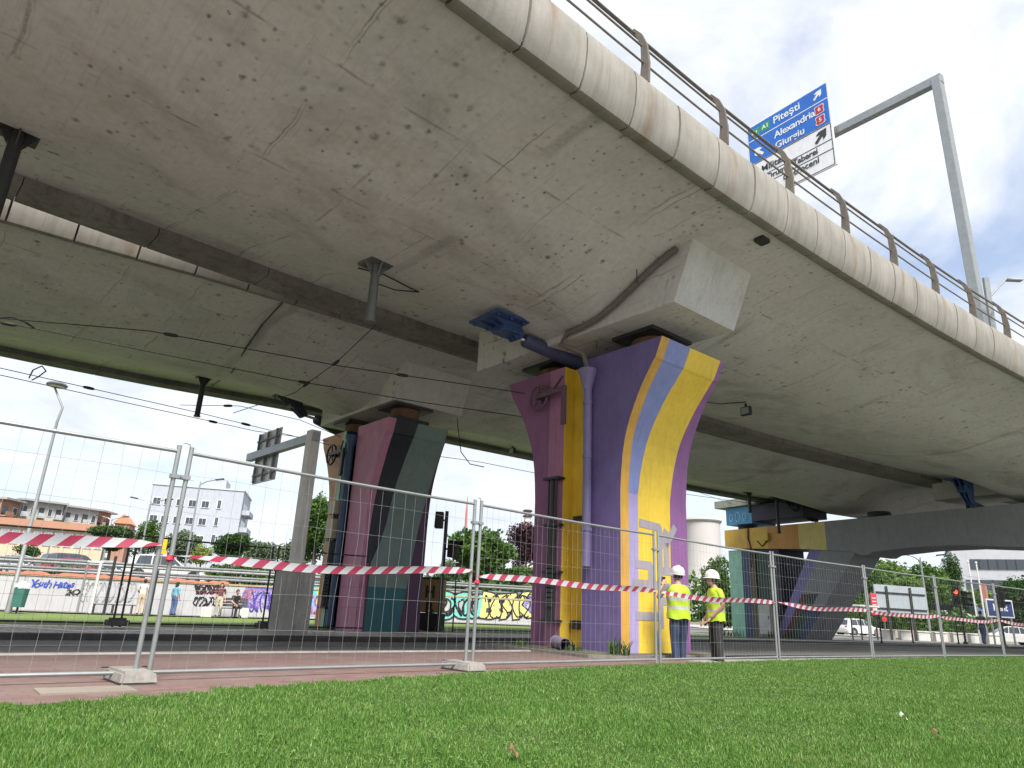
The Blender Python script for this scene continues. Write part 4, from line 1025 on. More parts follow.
# barrier tape
def tape_mat():
    m, t, b, L = nt('red_white_tape')
    tc = t.nodes.new('ShaderNodeTexCoord').outputs['UV']; sx = t.nodes.new('ShaderNodeSeparateXYZ'); L.new(tc, sx.inputs[0])
    x = math_(t, 'ADD', math_(t, 'MULTIPLY', sx.outputs[0], 1/.21), math_(t, 'MULTIPLY', sx.outputs[1], -.42))
    f = math_(t, 'GREATER_THAN', math_(t, 'FRACT', math_(t, 'ADD', x, 100.)), .5)
    c = mix(t, f, (.46, .48, .50), (.36, .04, .085))
    L.new(c, b.inputs['Base Color']); b.inputs['Roughness'].default_value = .4
    tr = t.nodes.new('ShaderNodeBsdfTranslucent'); L.new(c, tr.inputs[0]); ms = t.nodes.new('ShaderNodeMixShader'); ms.inputs[0].default_value = .35
    L.new(b.outputs[0], ms.inputs[1]); L.new(tr.outputs[0], ms.inputs[2]); L.new(ms.outputs[0], t.nodes['Material Output'].inputs[0])
    return m
MTAPE = tape_mat()
def tape(p, q, w, sag, lab, twist=(0, 0), seed=0):
    mb = MB(); mb.uv = []; r = random.Random(seed); p, q = Vector(p), Vector(q); L_ = (q-p).length
    t_ = (q-p).normalized(); nn = Vector((-t_.y, t_.x, 0)).normalized(); n = 60; ph = r.random()*6
    for i in range(n+1):
        f = i/n; c = p.lerp(q, f)-Vector((0, 0, sag*4*f*(1-f)))+Vector((0, 0, .012*sin(f*9+ph)))
        nar = min(1, .30+f*14, .30+(1-f)*14)
        a = twist[0]*max(0, 1-f*5)+twist[1]*max(0, 1-(1-f)*5)+.25*sin(f*6+ph)
        d = Vector((0, 0, cos(a)))+nn*sin(a)
        for k in (-1, 0, 1):
            mb.v.append(tuple(c+d*w*.5*k*nar+nn*.006*(k == 0))); mb.uv.append((f*L_, .5+k*.5))
    for i in range(n):
        for k in range(2):
            a = i*3+k; mb.f.append((a, a+1, a+4, a+3)); mb.m.append(0)
    mb.build('barrier_tape', MTAPE, smooth=True, label=lab, cat='barrier tape', group='red and white barrier tapes', fix=False)
zs_ = [1.10, 1.08, 1.08, 1.05, 1.04, 1.02, 1.0, .98, .96, .95]
tl_ = ['widest red and white tape at the left edge of the view', 'red and white tape before the pink and black pier', 'red and white tape across the striped pier', 'red and white tape across the two workers', 'red and white tape before the slanting pier leg',
       'red and white tape before the grey billboard', 'red and white tape before the red traffic light', 'red and white tape before the blue sign', 'red and white tape at the right edge']
for k in range(len(FP)-1):
    a, b = Vector(FP[k]), Vector(FP[k+1]); t_ = (b-a).normalized(); nn = Vector((t_.y, -t_.x))*.03
    tape((*(a+t_*.05+nn), zs_[k]-(.06 if k in (1,) else 0)), (*(b-t_*.05+nn), zs_[k+1]+(.06 if k == 1 else .02)), .080 if k else .088, (.03, .05, .0, .03, .05, .06, .06, .05, .05)[k], tl_[k], ((0, 1.2), (1.3, .6), (.8, .3), (.5, .2), (1.0, .2), (.3, .3), (.3, .3), (.3, .3), (.3, .3))[k], k)
for k in (1, 2):
    p = Vector((*FP[k], 0)); a, b = Vector((*FP[k-1], 0)), Vector((*FP[k+1], 0)); t_ = (b-a).normalized()
    mb = MB(); mb.tube([p+t_*.055+Vector((0, 0, zs_[k]-.10)), p+t_*.055+Vector((0, 0, zs_[k]-.05))], .028, 10); mb.lathe([(.01, 0), (.035, .02), (.03, .045), (.01, .06)], p+t_*.055+Vector((.0, -.03, zs_[k]-.11)), 8)
    mb.build('red_knot', flat('red_tape_plastic', (.48, .03, .06), .4), label=['red tape knot on the left double fence post', 'red tape knot on the fence post before the teal pier'][k-1], cat='tape knot')

# second, dark fence along the platform, beyond the tramway
DF = [(-14.1, -8.9), (-10.45, -7.9), (-6.85, -7.2), (-3.84, -7.2), (-1.4, -7.0)]
dlab = ['dark fence panel beyond the tramway at the left edge', 'dark fence panel beyond the tramway before the blue graffiti', 'dark fence panel beyond the tramway before the standing people', 'dark fence panel beyond the tramway behind the left sign gantry']
for (a, b), lab in zip(zip(DF, DF[1:]), dlab):
    A, B = W(*a), W(*b); t_ = (B-A).normalized(); A.z = gz(A.x, A.y); B.z = gz(B.x, B.y)
    fence_panel(A+t_*.07, B-t_*.07, 1.9, .22, .45, lab, mat=MDARKM, rw=.0022, group='dark fence panels beyond the tramway', ra=.022)
for (s, d), lab in zip(DF[1:4], ('dark fence foot at the far left of the platform', 'dark fence foot on the platform before the standing people', 'dark fence foot on the platform beside the left sign gantry')):
    p = W(s, d); mb = MB(); mb.box(p+Vector((0, 0, .08)), (.42, .30, .11), Matrix.Rotation(.7, 3, 'Z'), bev=.02); mb.box(p+Vector((0, 0, .15)), (.3, .18, .05), Matrix.Rotation(.7, 3, 'Z'))
    mb.build('ballast_block', concrete('black_rubber_foot', (.05, .05, .05), (.08, .08, .08)), label=lab, cat='fence foot', group='dark feet of the platform fence')
A, B = W(1.35, -7.2), W(4.8, -7.4)
fence_panel(A, B, 1.9, .22, .45, 'dark fence panel behind the gap between the two painted piers', mat=MDARKM, group='dark fence panels beyond the tramway', ra=.02)
for k, (s, d, lab) in enumerate(((21.46, -5.96, 'thin dark kerb post before the slanting leg'), (25.4, -7.0, 'thin dark kerb post under the grey billboard'), (29.3, -7.2, 'thin dark kerb post left of the red traffic light'))):
    p = W(s, d); p.z = gz(p.x, p.y); mb = MB(); mb.tube([p, p+Vector((0, 0, 1.15))], .035, 8); mb.ball(p+Vector((0, 0, 1.17)), .045, 6); mb.tube([p, p+Vector((0, 0, .05))], .07, 8); mb.build('bollard', MDARKM, label=lab, cat='bollard', group='thin posts along the right kerb', smooth=True)

# ------------------------------------------------------------------ lettering
FONT_CACHE = {}
def text(s, size, M4, mat, name, parent=None, ext=.004, bold=0., align='CENTER', spacing=1., shear=0.):
    cu = bpy.data.curves.new('t', 'FONT'); cu.body = s; cu.size = size; cu.extrude = ext; cu.offset = bold; cu.align_x = align; cu.align_y = 'CENTER'; cu.space_character = spacing; cu.shear = shear; cu.resolution_u = 4
    o = bpy.data.objects.new('t', cu); COL.objects.link(o); bpy.context.view_layer.update()
    me = bpy.data.meshes.new_from_object(o.evaluated_get(bpy.context.evaluated_depsgraph_get())); bpy.data.objects.remove(o); bpy.data.curves.remove(cu)
    loc = Vector((0, 0, 0)); p = parent
    while p is not None: loc += p.location; p = p.parent
    me.transform(Matrix.Translation(-loc) @ M4); me.name = name; me.materials.clear(); me.materials.append(mat)
    ob = bpy.data.objects.new(name, me); COL.objects.link(ob)
    if parent is not None: ob.parent = parent
    return ob
def basis(x, y, o):
    x, y = Vector(x).normalized(), Vector(y).normalized(); z = x.cross(y); m = Matrix((x, y, z)).transposed().to_4x4(); m.translation = o; return m

# ------------------------------------------------------------------ direction sign over the near deck
us, ns = frame(10.5)
def SG(d, z, a=0.): return W(10.5, d, z)+us*a
sg = thing('road_sign_gantry', W(10.5, 4.1, 8.0), 'grey cantilever gantry carrying the blue and white direction sign above the deck', 'sign gantry')
mb = MB(); mb.beam(SG(4.1, 7.9), SG(4.1, 17.0), .26, .30, us, bev=.02); mb.build('pole', MGALV, sg)
mb = MB(); mb.beam(SG(4.25, 16.95), SG(-2.0, 17.15), .24, .30, (0, 0, 1), bev=.02); mb.build('arm', MGALV, sg)
mb = MB(); mb.box(SG(4.1, 8.05), (.6, .6, .06)); mb.build('base_plate', MGALV, sg)
D0, D1, Z0, Z1 = -2.5, .87, 15.55, 19.05
BLUE = paint('sign_blue', (.012, .12, .48), .4, .06, .1, 1, 0); SWHITE = paint('sign_white', (.66, .67, .68), .4, .04, .1, 1, 0, (.5, .5, .5)); SBLK = flat('sign_black', (.03, .03, .035)); SGRN = flat('sign_green', (.03, .26, .10)); SRED = flat('sign_red', (.40, .02, .03))
def panel(d0, d1, z0, z1, a, th, mat, name, par, r=.0):
    mb = MB(); mb.box(SG((d0+d1)/2, (z0+z1)/2, a), (d1-d0, th, z1-z0), Matrix((ns, us, Vector((0, 0, 1)))).transposed(), bev=r); return mb.build(name, mat, par)
plate = panel(D0, D1, Z0, Z1, -.30, .06, SWHITE, 'sign_plate', sg, .02)
zb1, zb2 = Z1-.07, Z1-.70; zs1 = Z1-1.75
panel(D0+.06, D1-.06, zs1+.02, zb1, -.333, .006, BLUE, 'blue_field', sg)
mb = MB()
mb.box(SG((D0+D1)/2, zb2, -.338), (D1-D0-.14, .006, .035), Matrix((ns, us, Vector((0, 0, 1)))).transposed()); mb.build('divider_line', SWHITE, sg)
mb = MB()
for z in (zs1, zs1-.66, zs1-1.05): mb.box(SG((D0+D1)/2, z-.02, -.334), (D1-D0-.12, .006, .03), Matrix((ns, us, Vector((0, 0, 1)))).transposed())
for d in (D0+.07, D1-.07): mb.box(SG(d, (Z0+zs1)/2, -.334), (.025, .006, zs1-Z0-.1), Matrix((ns, us, Vector((0, 0, 1)))).transposed())
mb.box(SG((D0+D1)/2, Z0+.06, -.334), (D1-D0-.14, .006, .025), Matrix((ns, us, Vector((0, 0, 1)))).transposed())
mb.build('divider_line', SBLK, sg)
def stext(s, d, z, size, mat, al='LEFT', nm='lettering', sp=1.0): return text(s, size, basis(ns, (0, 0, 1), SG(d, z, -.342)), mat, nm, sg, .003, .006, al, sp)
dx0 = D0+1.16
stext('Pitești', dx0, zb2+.33, .43, SWHITE); stext('Alexandria', dx0, zb2-.33, .40, SWHITE, sp=.95); stext('Giurgiu', dx0, zb2-.80, .40, SWHITE)
stext('Militari', D0+.52, zs1-.42, .38, SBLK); stext('Drumul Taberei', D0+.72, zs1-.86, .33, SBLK, sp=.95); stext('Cotroceni', D0+1.36, zs1-1.24, .34, SBLK)
panel(D0+.20, D0+.55, zb2+.12, zb2+.48, -.338, .006, SGRN, 'route_badge', sg, .002); panel(D0+.62, D0+1.0, zb2+.14, zb2+.50, -.338, .006, SGRN, 'route_badge', sg, .002)
stext('E81', D0+.225, zb2+.30, .17, SWHITE); stext('A1', D0+.68, zb2+.32, .25, SWHITE)
for z, n_ in ((zb2-.30, '6'), (zb2-.74, '5')):
    mb = MB()
    def badge(sc): return [(-.20, .14), (-.16, .19), (.16, .19), (.20, .14), (.17, 0), (.20, -.14), (.14, -.20), (-.14, -.20), (-.20, -.14), (-.17, 0)]
    o = SG(D1-.40, z, -.340); mb.prism([o+ns*x*.92+Vector((0, 0, y*.92)) for x, y in badge(1)], us*-.002); mb.build('route_badge', SWHITE, sg)
    mb = MB(); o = SG(D1-.40, z, -.343); mb.prism([o+ns*x*.80+Vector((0, 0, y*.80)) for x, y in badge(1)], us*-.002); mb.build('route_badge', SRED, sg)
    text(n_, .22, basis(ns, (0, 0, 1), SG(D1-.40, z, -.348)), SWHITE, 'lettering', sg, .002, .004)
def arrow(d, z, ang, sc, mat):
    pts = [(-.06, -.3), (.06, -.3), (.06, .02), (.19, -.08), (.19, .08), (0, .3), (-.19, .08), (-.19, -.08), (-.06, .02)]
    c, s_ = cos(ang), sin(ang); o = SG(d, z, -.341); mb = MB()
    mb.prism([o+ns*(x*c-y*s_)*sc+Vector((0, 0, (x*s_+y*c)*sc)) for x, y in pts], us*-.003); mb.build('arrow', mat, sg)
arrow(D1-.40, zb2+.34, -pi/4, .72, SWHITE); arrow(D0+.46, zb2-.62, pi/4, .9, SWHITE); arrow(D1-.44, zs1-.34, -pi/4, 1.0, SBLK)
mb = MB()
for d in (-2.1, -1.2, -.3, .5): mb.beam(SG(d, Z0+.05, -.24), SG(d, Z1-.05, -.24), .07, .05, us)
mb.build('stiffener', MGALV, sg)
# slim lamp and brace seen between the railing posts further on
mb = MB(); mb.tube([W(10.9, 4.2, 8.0), W(10.95, 4.25, 10.2)], .09, 8); mb.tube([W(10.95, 4.25, 9.6), W(12.1, 4.4, 10.5), W(12.4, 4.45, 10.55)], .035, 6); mb.box(W(12.5, 4.45, 10.56), (.5, .16, .06), bev=.02)
mb.build('lamp_post', MGALV, label='short slanting lamp arm behind the railing beside the gantry pole', cat='lamp')

# ------------------------------------------------------------------ sign gantry on the left, seen from behind
gs, gd = -4.16, -5.28
ug, ng = frame(gs)
def GG(d, z, a=0.): return W(gs, gd+d, z)+ug*a
g2 = thing('road_sign_gantry', W(gs, gd, 0), 'weathered cantilever gantry on a dark concrete base, its sign seen from behind', 'sign gantry')
MGBEIGE = paint('beige_galvanised', (.55, .53, .48), .6, .12, .3, 4, .2)
mb = MB(); mb.beam(GG(0, 1.25), GG(0, 4.42), .26, .24, ug, bev=.02); mb.build('pole', MGBEIGE, g2)
mb = MB(); mb.beam(GG(.18, 4.26), GG(-3.75, 4.26), .16, .20, (0, 0, 1), bev=.01); mb.build('arm', MGALV, g2)
mb = MB(); R = Matrix((ng, ug, Vector((0, 0, 1)))).transposed()
mb.box(GG(.06, .63), (.64, .62, 1.36), R, bev=.02); mb.build('concrete_base', concrete('dark_base_concrete', (.30, .29, .265), (.40, .385, .355), (.10, .10, .09), .6), g2)
mb = MB(); mb.box(GG(.06, 1.30), (.72, .7, .06), R, bev=.01); mb.build('base_rim', MCOND, g2)
mb = MB(); mb.box(GG(-2.88, 4.22, .14), (1.40, .03, 1.36), R); mb.build('sign_panel', paint('grey_sign_back', (.55, .56, .57), .5, .08, .2, 3, .4), g2)
mb = MB()
for z in (3.75, 4.22, 4.68): mb.box(GG(-2.88, z, .10), (1.36, .05, .05), R)
for d in (-3.43, -2.88, -2.33): mb.box(GG(d, 4.22, .085), (.05, .05, 1.32), R)
mb.build('stiffener', paint('stiffener_grey', (.16, .165, .17), .5), g2)

# ------------------------------------------------------------------ people
def skin_obj(verts, edges, radii, root=0, sub=2):
    me = bpy.data.meshes.new('tmp'); me.from_pydata(verts, edges, []); o = bpy.data.objects.new('tmp', me); COL.objects.link(o)
    md = o.modifiers.new('s', 'SKIN'); md.use_smooth_shade = True
    sv = me.skin_vertices[0].data
    for i, r in enumerate(radii):
        sv[i].radius = (r if isinstance(r, tuple) else (r, r)); sv[i].use_root = (i == root)
    if sub: ms = o.modifiers.new('u', 'SUBSURF'); ms.levels = sub
    dg = bpy.context.evaluated_depsgraph_get(); dg.update()
    m2 = bpy.data.meshes.new_from_object(o.evaluated_get(dg)); bpy.data.objects.remove(o); bpy.data.meshes.remove(me); return m2
def person(loc, rz, J, mats, label, scale=1., voxel=.011, lean=None, helmet=None, hair=None, vest=None, brim=True):
    """J: joint positions in the figure's frame, it faces -y; mats: dict skin, top, trousers, shoes"""
    D = dict(pel=(0, 0, .95), sp=(0, .01, 1.12), ch=(0, .015, 1.32), nk=(0, .01, 1.475), hd=(0, -.02, 1.595),
             shl=(.185, .01, 1.42), ell=(.245, .03, 1.13), wrl=(.25, -.05, .88), shr=(-.185, .01, 1.42), elr=(-.245, .03, 1.13), wrr=(-.25, -.05, .88),
             hpl=(.095, 0, .90), knl=(.10, -.02, .50), anl=(.105, .02, .09), hpr=(-.095, 0, .90), knr=(-.10, -.02, .50), anr=(-.105, .02, .09), head=(0, 0))
    hx = J.pop('handl', None); D.update(J); D = {k: (Vector(v) if len(v) == 3 else v) for k, v in D.items()}
    V = []; E = []; R_ = []; idx = {}
    def v(n, p, r): idx[n] = len(V); V.append(tuple(p)); R_.append(r); return idx[n]
    v('pel', D['pel'], (.145, .115)); v('sp', D['sp'], (.14, .105)); v('ch', D['ch'], (.155, .115)); v('nk0', D['ch'].lerp(D['nk'], .7), (.10, .075)); v('nk', D['nk'], .058); v('hd0', D['nk'].lerp(D['hd'], .6), .056)
    E += [(0, 1), (1, 2), (2, 3), (3, 4), (4, 5)]
    for sd_ in 'lr':
        a = v('sh'+sd_, D['sh'+sd_], .068); b = v('ua'+sd_, D['sh'+sd_].lerp(D['el'+sd_], .45), .056); c = v('el'+sd_, D['el'+sd_], .045); m_ = v('fa'+sd_, D['el'+sd_].lerp(D['wr'+sd_], .35), .045); e = v('wr'+sd_, D['wr'+sd_], .028)
        E += [(2, a), (a, b), (b, c), (c, m_), (m_, e)]
        h = v('hp'+sd_, D['hp'+sd_], .108); th = v('th'+sd_, D['hp'+sd_].lerp(D['kn'+sd_], .5), .097); k = v('kn'+sd_, D['kn'+sd_], .076); cf = v('cf'+sd_, D['kn'+sd_].lerp(D['an'+sd_], .35), .074); an = v('an'+sd_, D['an'+sd_], .062)
        f = D.get('toedir', Vector((0, -1, 0))); he = v('he'+sd_, D['an'+sd_]+Vector((0, 0, -.045))-f*.04, .042); to = v('to'+sd_, D['an'+sd_]+f*.16+Vector((0, 0, -.055)), .038)
        E += [(0, h), (h, th), (th, k), (k, cf), (cf, an), (an, he), (an, to)]
    base = skin_obj(V, E, R_, 0, 2)
    if len(base.vertices) < 2000: print('SKIN FAILED', label, len(base.vertices))
    bm = bmesh.new(); bm.from_mesh(base)
    def addmesh(me):
        bm.from_mesh(me)
    # hands with five fingers
    for sd_ in 'lr':
        w_, e_ = D['wr'+sd_], D['el'+sd_]; d = (w_-e_).normalized(); side = Vector((1 if sd_ == 'l' else -1, 0, 0)); pn = d.cross(side)
        pn = pn.normalized() if pn.length > .1 else Vector((0, -1, 0)); ac = d.cross(pn).normalized()
        hv = [tuple(w_), tuple(w_+d*.045), tuple(w_+d*.085)]; he_ = [(0, 1), (1, 2)]; hr = [(.026, .02), (.036, .018), (.036, .016)]
        for k, (off, ln_) in enumerate(((-.030, .065), (-.010, .078), (.011, .072), (.030, .055))):
            b0 = w_+d*.08+ac*off; i0 = len(hv); cl = pn*(.25+.1*k)
            hv += [tuple(b0), tuple(b0+(d+cl*.3).normalized()*ln_*.5), tuple(b0+(d+cl*.3).normalized()*ln_*.5+(d+cl*1.8).normalized()*ln_*.5)]; hr += [.0095, .009, .0078]; he_ += [(2, i0), (i0, i0+1), (i0+1, i0+2)]
        i0 = len(hv); tb = w_+d*.03-ac*.03; hv += [tuple(tb), tuple(tb-ac*.03+d*.035), tuple(tb-ac*.032+d*.068+pn*.01)]; hr += [.012, .0105, .009]; he_ += [(1, i0), (i0, i0+1), (i0+1, i0+2)]
        hm = skin_obj(hv, he_, hr, 0, 1); addmesh(hm); bpy.data.meshes.remove(hm)
    # head with brow, nose, chin and ears
    yaw, pit = D['head']; RH = Matrix.Rotation(yaw, 3, 'Z')@Matrix.Rotation(pit, 3, 'X'); hc = D['hd']+Vector((0, 0, .015))
    mb = MB(); mb.ball(hc+RH@Vector((0, .01, .035)), (.076, .096, .098), 14, R=RH); mb.ball(hc+RH@Vector((0, -.022, -.04)), (.058, .068, .078), 12, R=RH)
    mb.loft([[hc+RH@Vector(p) for p in q] for q in ([(-.009, -.085, .035), (.009, -.085, .035), (.009, -.07, .035), (-.009, -.07, .035)], [(-.017, -.108, -.018), (.017, -.108, -.018), (.02, -.07, -.018), (-.02, -.07, -.018)], [(-.012, -.085, -.03), (.012, -.085, -.03), (.012, -.07, -.03), (-.012, -.07, -.03)])])
    for sx in (-1, 1): mb.ball(hc+RH@Vector((sx*.076, .012, .0)), (.012, .022, .032), 8, R=RH)
    mb.ball(hc+RH@Vector((0, -.082, -.052)), (.024, .012, .008), 8, R=RH)
    mt = bpy.data.meshes.new('h'); mt.from_pydata(mb.v, [], mb.f); addmesh(mt); bpy.data.meshes.remove(mt)
    bpy.data.meshes.remove(base); me = bpy.data.meshes.new('tmp'); bm.to_mesh(me); bm.free()
    o = bpy.data.objects.new('tmp', me); COL.objects.link(o); rm = o.modifiers.new('r', 'REMESH'); rm.mode = 'VOXEL'; rm.voxel_size = voxel
    sm = o.modifiers.new('sm', 'SMOOTH'); sm.factor = .5; sm.iterations = 3
    dg = bpy.context.evaluated_depsgraph_get(); dg.update(); body = bpy.data.meshes.new_from_object(o.evaluated_get(dg)); bpy.data.objects.remove(o)
    # material by nearest bone
    sl = mats.get('sleeve', .55)   # share of the arm covered
    bones = [('pel', 'sp', 1), ('sp', 'ch', 1), ('ch', 'nk0', 1), ('nk0', 'nk', 1 if mats.get('collar') else 0)]
    segs = []
    def sg_(a, b, m): segs.append((np.array(a), np.array(b), m))
    sg_(D['sp']-Vector((0, 0, .06)), D['ch'], 1); sg_(D['ch'], D['ch'].lerp(D['nk'], .75), 1); sg_(D['pel'], D['sp']-Vector((0, 0, .09)), 2); sg_(D['nk'], hc, 0); sg_(hc, hc+Vector((0, 0, .08)), 0); sg_(D['nk'], D['nk'], 0)
    for sd_ in 'lr':
        sg_(D['ch'], D['sh'+sd_], 1)
        pts = [D['sh'+sd_], D['el'+sd_], D['wr'+sd_]]
        if sl >= 1: sg_(pts[0], pts[1], 1); sg_(pts[1], pts[1].lerp(pts[2], .93), 1); sg_(pts[1].lerp(pts[2], 1.0), pts[2]+(pts[2]-pts[1]).normalized()*.18, 0)
        else: sg_(pts[0], pts[0].lerp(pts[1], sl*1.5), 1); sg_(pts[0].lerp(pts[1], sl*1.5+.08), pts[1], 0); sg_(pts[1], pts[2]+(pts[2]-pts[1]).normalized()*.18, 0)
        sg_(D['pel'], D['hp'+sd_], 2); sg_(D['hp'+sd_], D['kn'+sd_], 2); sg_(D['kn'+sd_], D['an'+sd_]+Vector((0, 0, .03)), 2)
        f = D.get('toedir', Vector((0, -1, 0))); sg_(D['an'+sd_]+Vector((0, 0, -.05))-f*.04, D['an'+sd_]+f*.16+Vector((0, 0, -.055)), 3)
    n = len(body.polygons); C_ = np.empty(n*3); body.polygons.foreach_get('center', C_); C_ = C_.reshape(-1, 3)
    best = np.full(n, 9.); mi = np.zeros(n, np.int32)
    for a, b, m in segs:
        ab = b-a; l2 = max(1e-9, ab@ab); tt = np.clip(((C_-a)@ab)/l2, 0, 1); dd = np.linalg.norm(C_-a-tt[:, None]*ab, axis=1); k = dd < best; best[k] = dd[k]; mi[k] = m
    eye = np.zeros(n, bool)
    RHn = np.array(RH)
    for sx in (-1, 1): eye |= np.linalg.norm(C_-(np.array(hc)+RHn@np.array([sx*.03, -.082, .012])), axis=1) < .013
    mi[eye] = 4
    body.materials.clear()
    for mm in (mats['skin'], mats['top'], mats['trousers'], mats['shoes'], MBLACK): body.materials.append(mm)
    body.polygons.foreach_set('material_index', mi); body.polygons.foreach_set('use_smooth', [True]*n)
    T_ = Matrix.Rotation(rz, 4, 'Z')@Matrix.Scale(scale, 4); body.transform(T_); body.name = 'body'
    root = thing('person', loc, label, 'person'); bo = bpy.data.objects.new('body', body); COL.objects.link(bo); bo.parent = root
    def part(mb, name, mat, smooth=True):
        mb.v = [tuple((T_@Vector(p))+Vector(loc)) for p in mb.v]; return mb.build(name, mat, root, smooth=smooth)
    if hair:
        mb = MB(); rr = [(.001, .142), (.05, .128), (.077, .09), (.085, .04), (.083, -.01), (.074, -.05)]
        rings = []
        for r, z in rr:
            ring = []
            for k in range(20):
                a = 2*pi*k/20; fr_ = sin(a)   # -1 front
                zz_ = z if fr_ > -.35 else max(z, .07)
                ring.append(hc+RH@Vector((r*cos(a), .012+r*1.22*sin(a), zz_+.0)))
            rings.append(ring)
        mb.loft(rings, cap=False); part(mb, 'hair', hair)
        if mats.get('long'):
            mb = MB(); mb.loft([[hc+RH@Vector((w*cos(a), .055+.05*sin(a), z)) for a in [2*pi*k/12 for k in range(12)]] for w, z in ((.05, .1), (.08, 0), (.085, -.12), (.07, -.2))]); part(mb, 'hair', hair)
    if helmet:
        ht = Matrix.Rotation(D.get('htilt', (0, 0))[0], 3, 'X'); RR2 = RH@ht
        mb = MB(); prof = [(.120, .030), (.122, .045), (.119, .075), (.108, .115), (.085, .145), (.05, .163), (.001, .170)]
        rings = [[hc+RR2@Vector((r*.93*cos(2*pi*k/28), .012+r*1.12*sin(2*pi*k/28), z)) for k in range(28)] for r, z in prof]
        mb.loft(rings, cap=False); hm_ = part(mb, 'helmet', helmet)
        mb = MB()
        rg = []
        for k in range(28):
            a = 2*pi*k/28; fr_ = max(0, -sin(a)); rg.append(((.123*.93*cos(a), .012+.123*1.12*sin(a)), (.123*.93*cos(a)*(1+.06*fr_)*1.05, .012+.123*1.12*sin(a)*1.04-.05*fr_**1.5)))
        rings = [[hc+RR2@Vector((p[0], p[1], .036)) for p, q in rg], [hc+RR2@Vector((q[0], q[1], .028-.008*max(0, -q[1]*6))) for p, q in rg], [hc+RR2@Vector((q[0], q[1], .022-.008*max(0, -q[1]*6))) for p, q in rg], [hc+RR2@Vector((p[0], p[1], .026)) for p, q in rg]]
        mb.loft(rings, cap=False); b_ = part(mb, 'brim', helmet)
        mb = MB()
        mb.tube([hc+RR2@Vector((0, .012+y, z)) for y, z in ((-.125, .085), (-.10, .135), (-.05, .168), (0, .176), (.05, .168), (.10, .135), (.125, .085))], .012, 8); part(mb, 'ridge', helmet)
    if vest:
        vm, bm_ = vest
        mb = MB(); zs2 = [-.10, -.04, .02, .06, .11, .155, .205, .26, .31, .36, .40, .44, .475]
        rings = []
        p0, p1_, p2_ = D['pel'], D['ch'], D['nk']
        for q in zs2:
            z = .98+q*1.0; 
            c_ = p0.lerp(p1_, min(1, max(0, (z-p0.z)/(p1_.z-p0.z)))) if z < p1_.z else p1_.lerp(p2_, min(1, (z-p1_.z)/(p2_.z-p1_.z)))
            w = lin(q, [(-.10, .222), (.02, .208), (.12, .205), (.30, .222), (.40, .212), (.44, .18), (.475, .12)]); dp = lin(q, [(-.10, .165), (.1, .145), (.3, .150), (.40, .125), (.475, .085)])
            rings.append([Vector((c_.x+w*cos(2*pi*k/32)*(1+.03*sin(1.3*k+q*26)+.018*sin(2.9*k-q*40)), c_.y+dp*sin(2*pi*k/32)*(1+.05*sin(1.1*k+q*24)+.03*sin(2.3*k-q*37)), z+(.012*sin(k*.9) if q < 0 else 0))) for k in range(32)])
        band = {3, 6}
        mb.loft(rings, cap=False, mats=lambda i, k: 1 if zs2[i] in (.06, .205) or (vest is not None and mats.get('straps') and i > 6 and k in (4, 5, 11, 12, 20, 21, 27, 28) and False) else 0)
        part(mb, 'safety_vest', [vm, bm_])
    return root
SK = flat('skin', (.40, .24, .17), .55); HV = flat('hi_vis_yellow', (.38, .54, .015), .6); HB = flat('reflective_grey', (.42, .42, .40), .35)
JEAN = paint('blue_denim', (.022, .038, .085), .8, .3, .2, 8, 0, (.07, .09, .13)); BLKT = paint('black_trousers', (.018, .018, .022), .8, .3, .2, 8, 0, (.05, .05, .05)); GSH = paint('grey_shirt', (.17, .165, .165), .8, .2, .2, 8, 0)
SHOE = flat('dark_shoes', (.025, .022, .02), .7); HELM = flat('white_helmet_plastic', (.60, .60, .60), .3); HAIRD = flat('dark_hair', (.02, .015, .012), .7); HAIRB = flat('brown_hair', (.06, .035, .02), .7)
wp1 = at(680, 664, 12.65); wp1.z = -.21
wp2 = at(718, 665, 12.9); wp2.z = -.21
# first worker: back to the camera, left arm raised with a phone, looking up at the pier
person(wp1, radians(196), dict(elr=(-.27, -.05, 1.14), wrr=(-.16, -.22, 1.10), shl=(.185, -.03, 1.43), ell=(.36, -.06, 1.21), wrl=(.17, -.23, 1.44), hd=(-.015, -.03, 1.60), head=(.15, -.15), htilt=(.0, 0), hpl=(.085, 0, .90), anl=(.10, .06, .09), knl=(.09, .0, .5), anr=(-.08, -.06, .09), knr=(-.085, -.05, .5)),
       dict(skin=SK, top=GSH, trousers=JEAN, shoes=SHOE, sleeve=.60), 'worker in a white helmet, yellow vest and blue jeans, seen from behind, one arm raised', 1.0, .010, helmet=HELM, hair=HAIRD, vest=(HV, HB))
ph_ = thing('phone', wp1, 'dark phone held up by the worker in jeans', 'phone')
fwd = Matrix.Rotation(radians(196), 3, 'Z'); mb = MB(); mb.box(wp1+fwd@Vector((.12, -.30, 1.52)), (.075, .010, .15), fwd@Matrix.Rotation(radians(-15), 3, 'X'), bev=.004); mb.build('case', MBLACK, ph_)
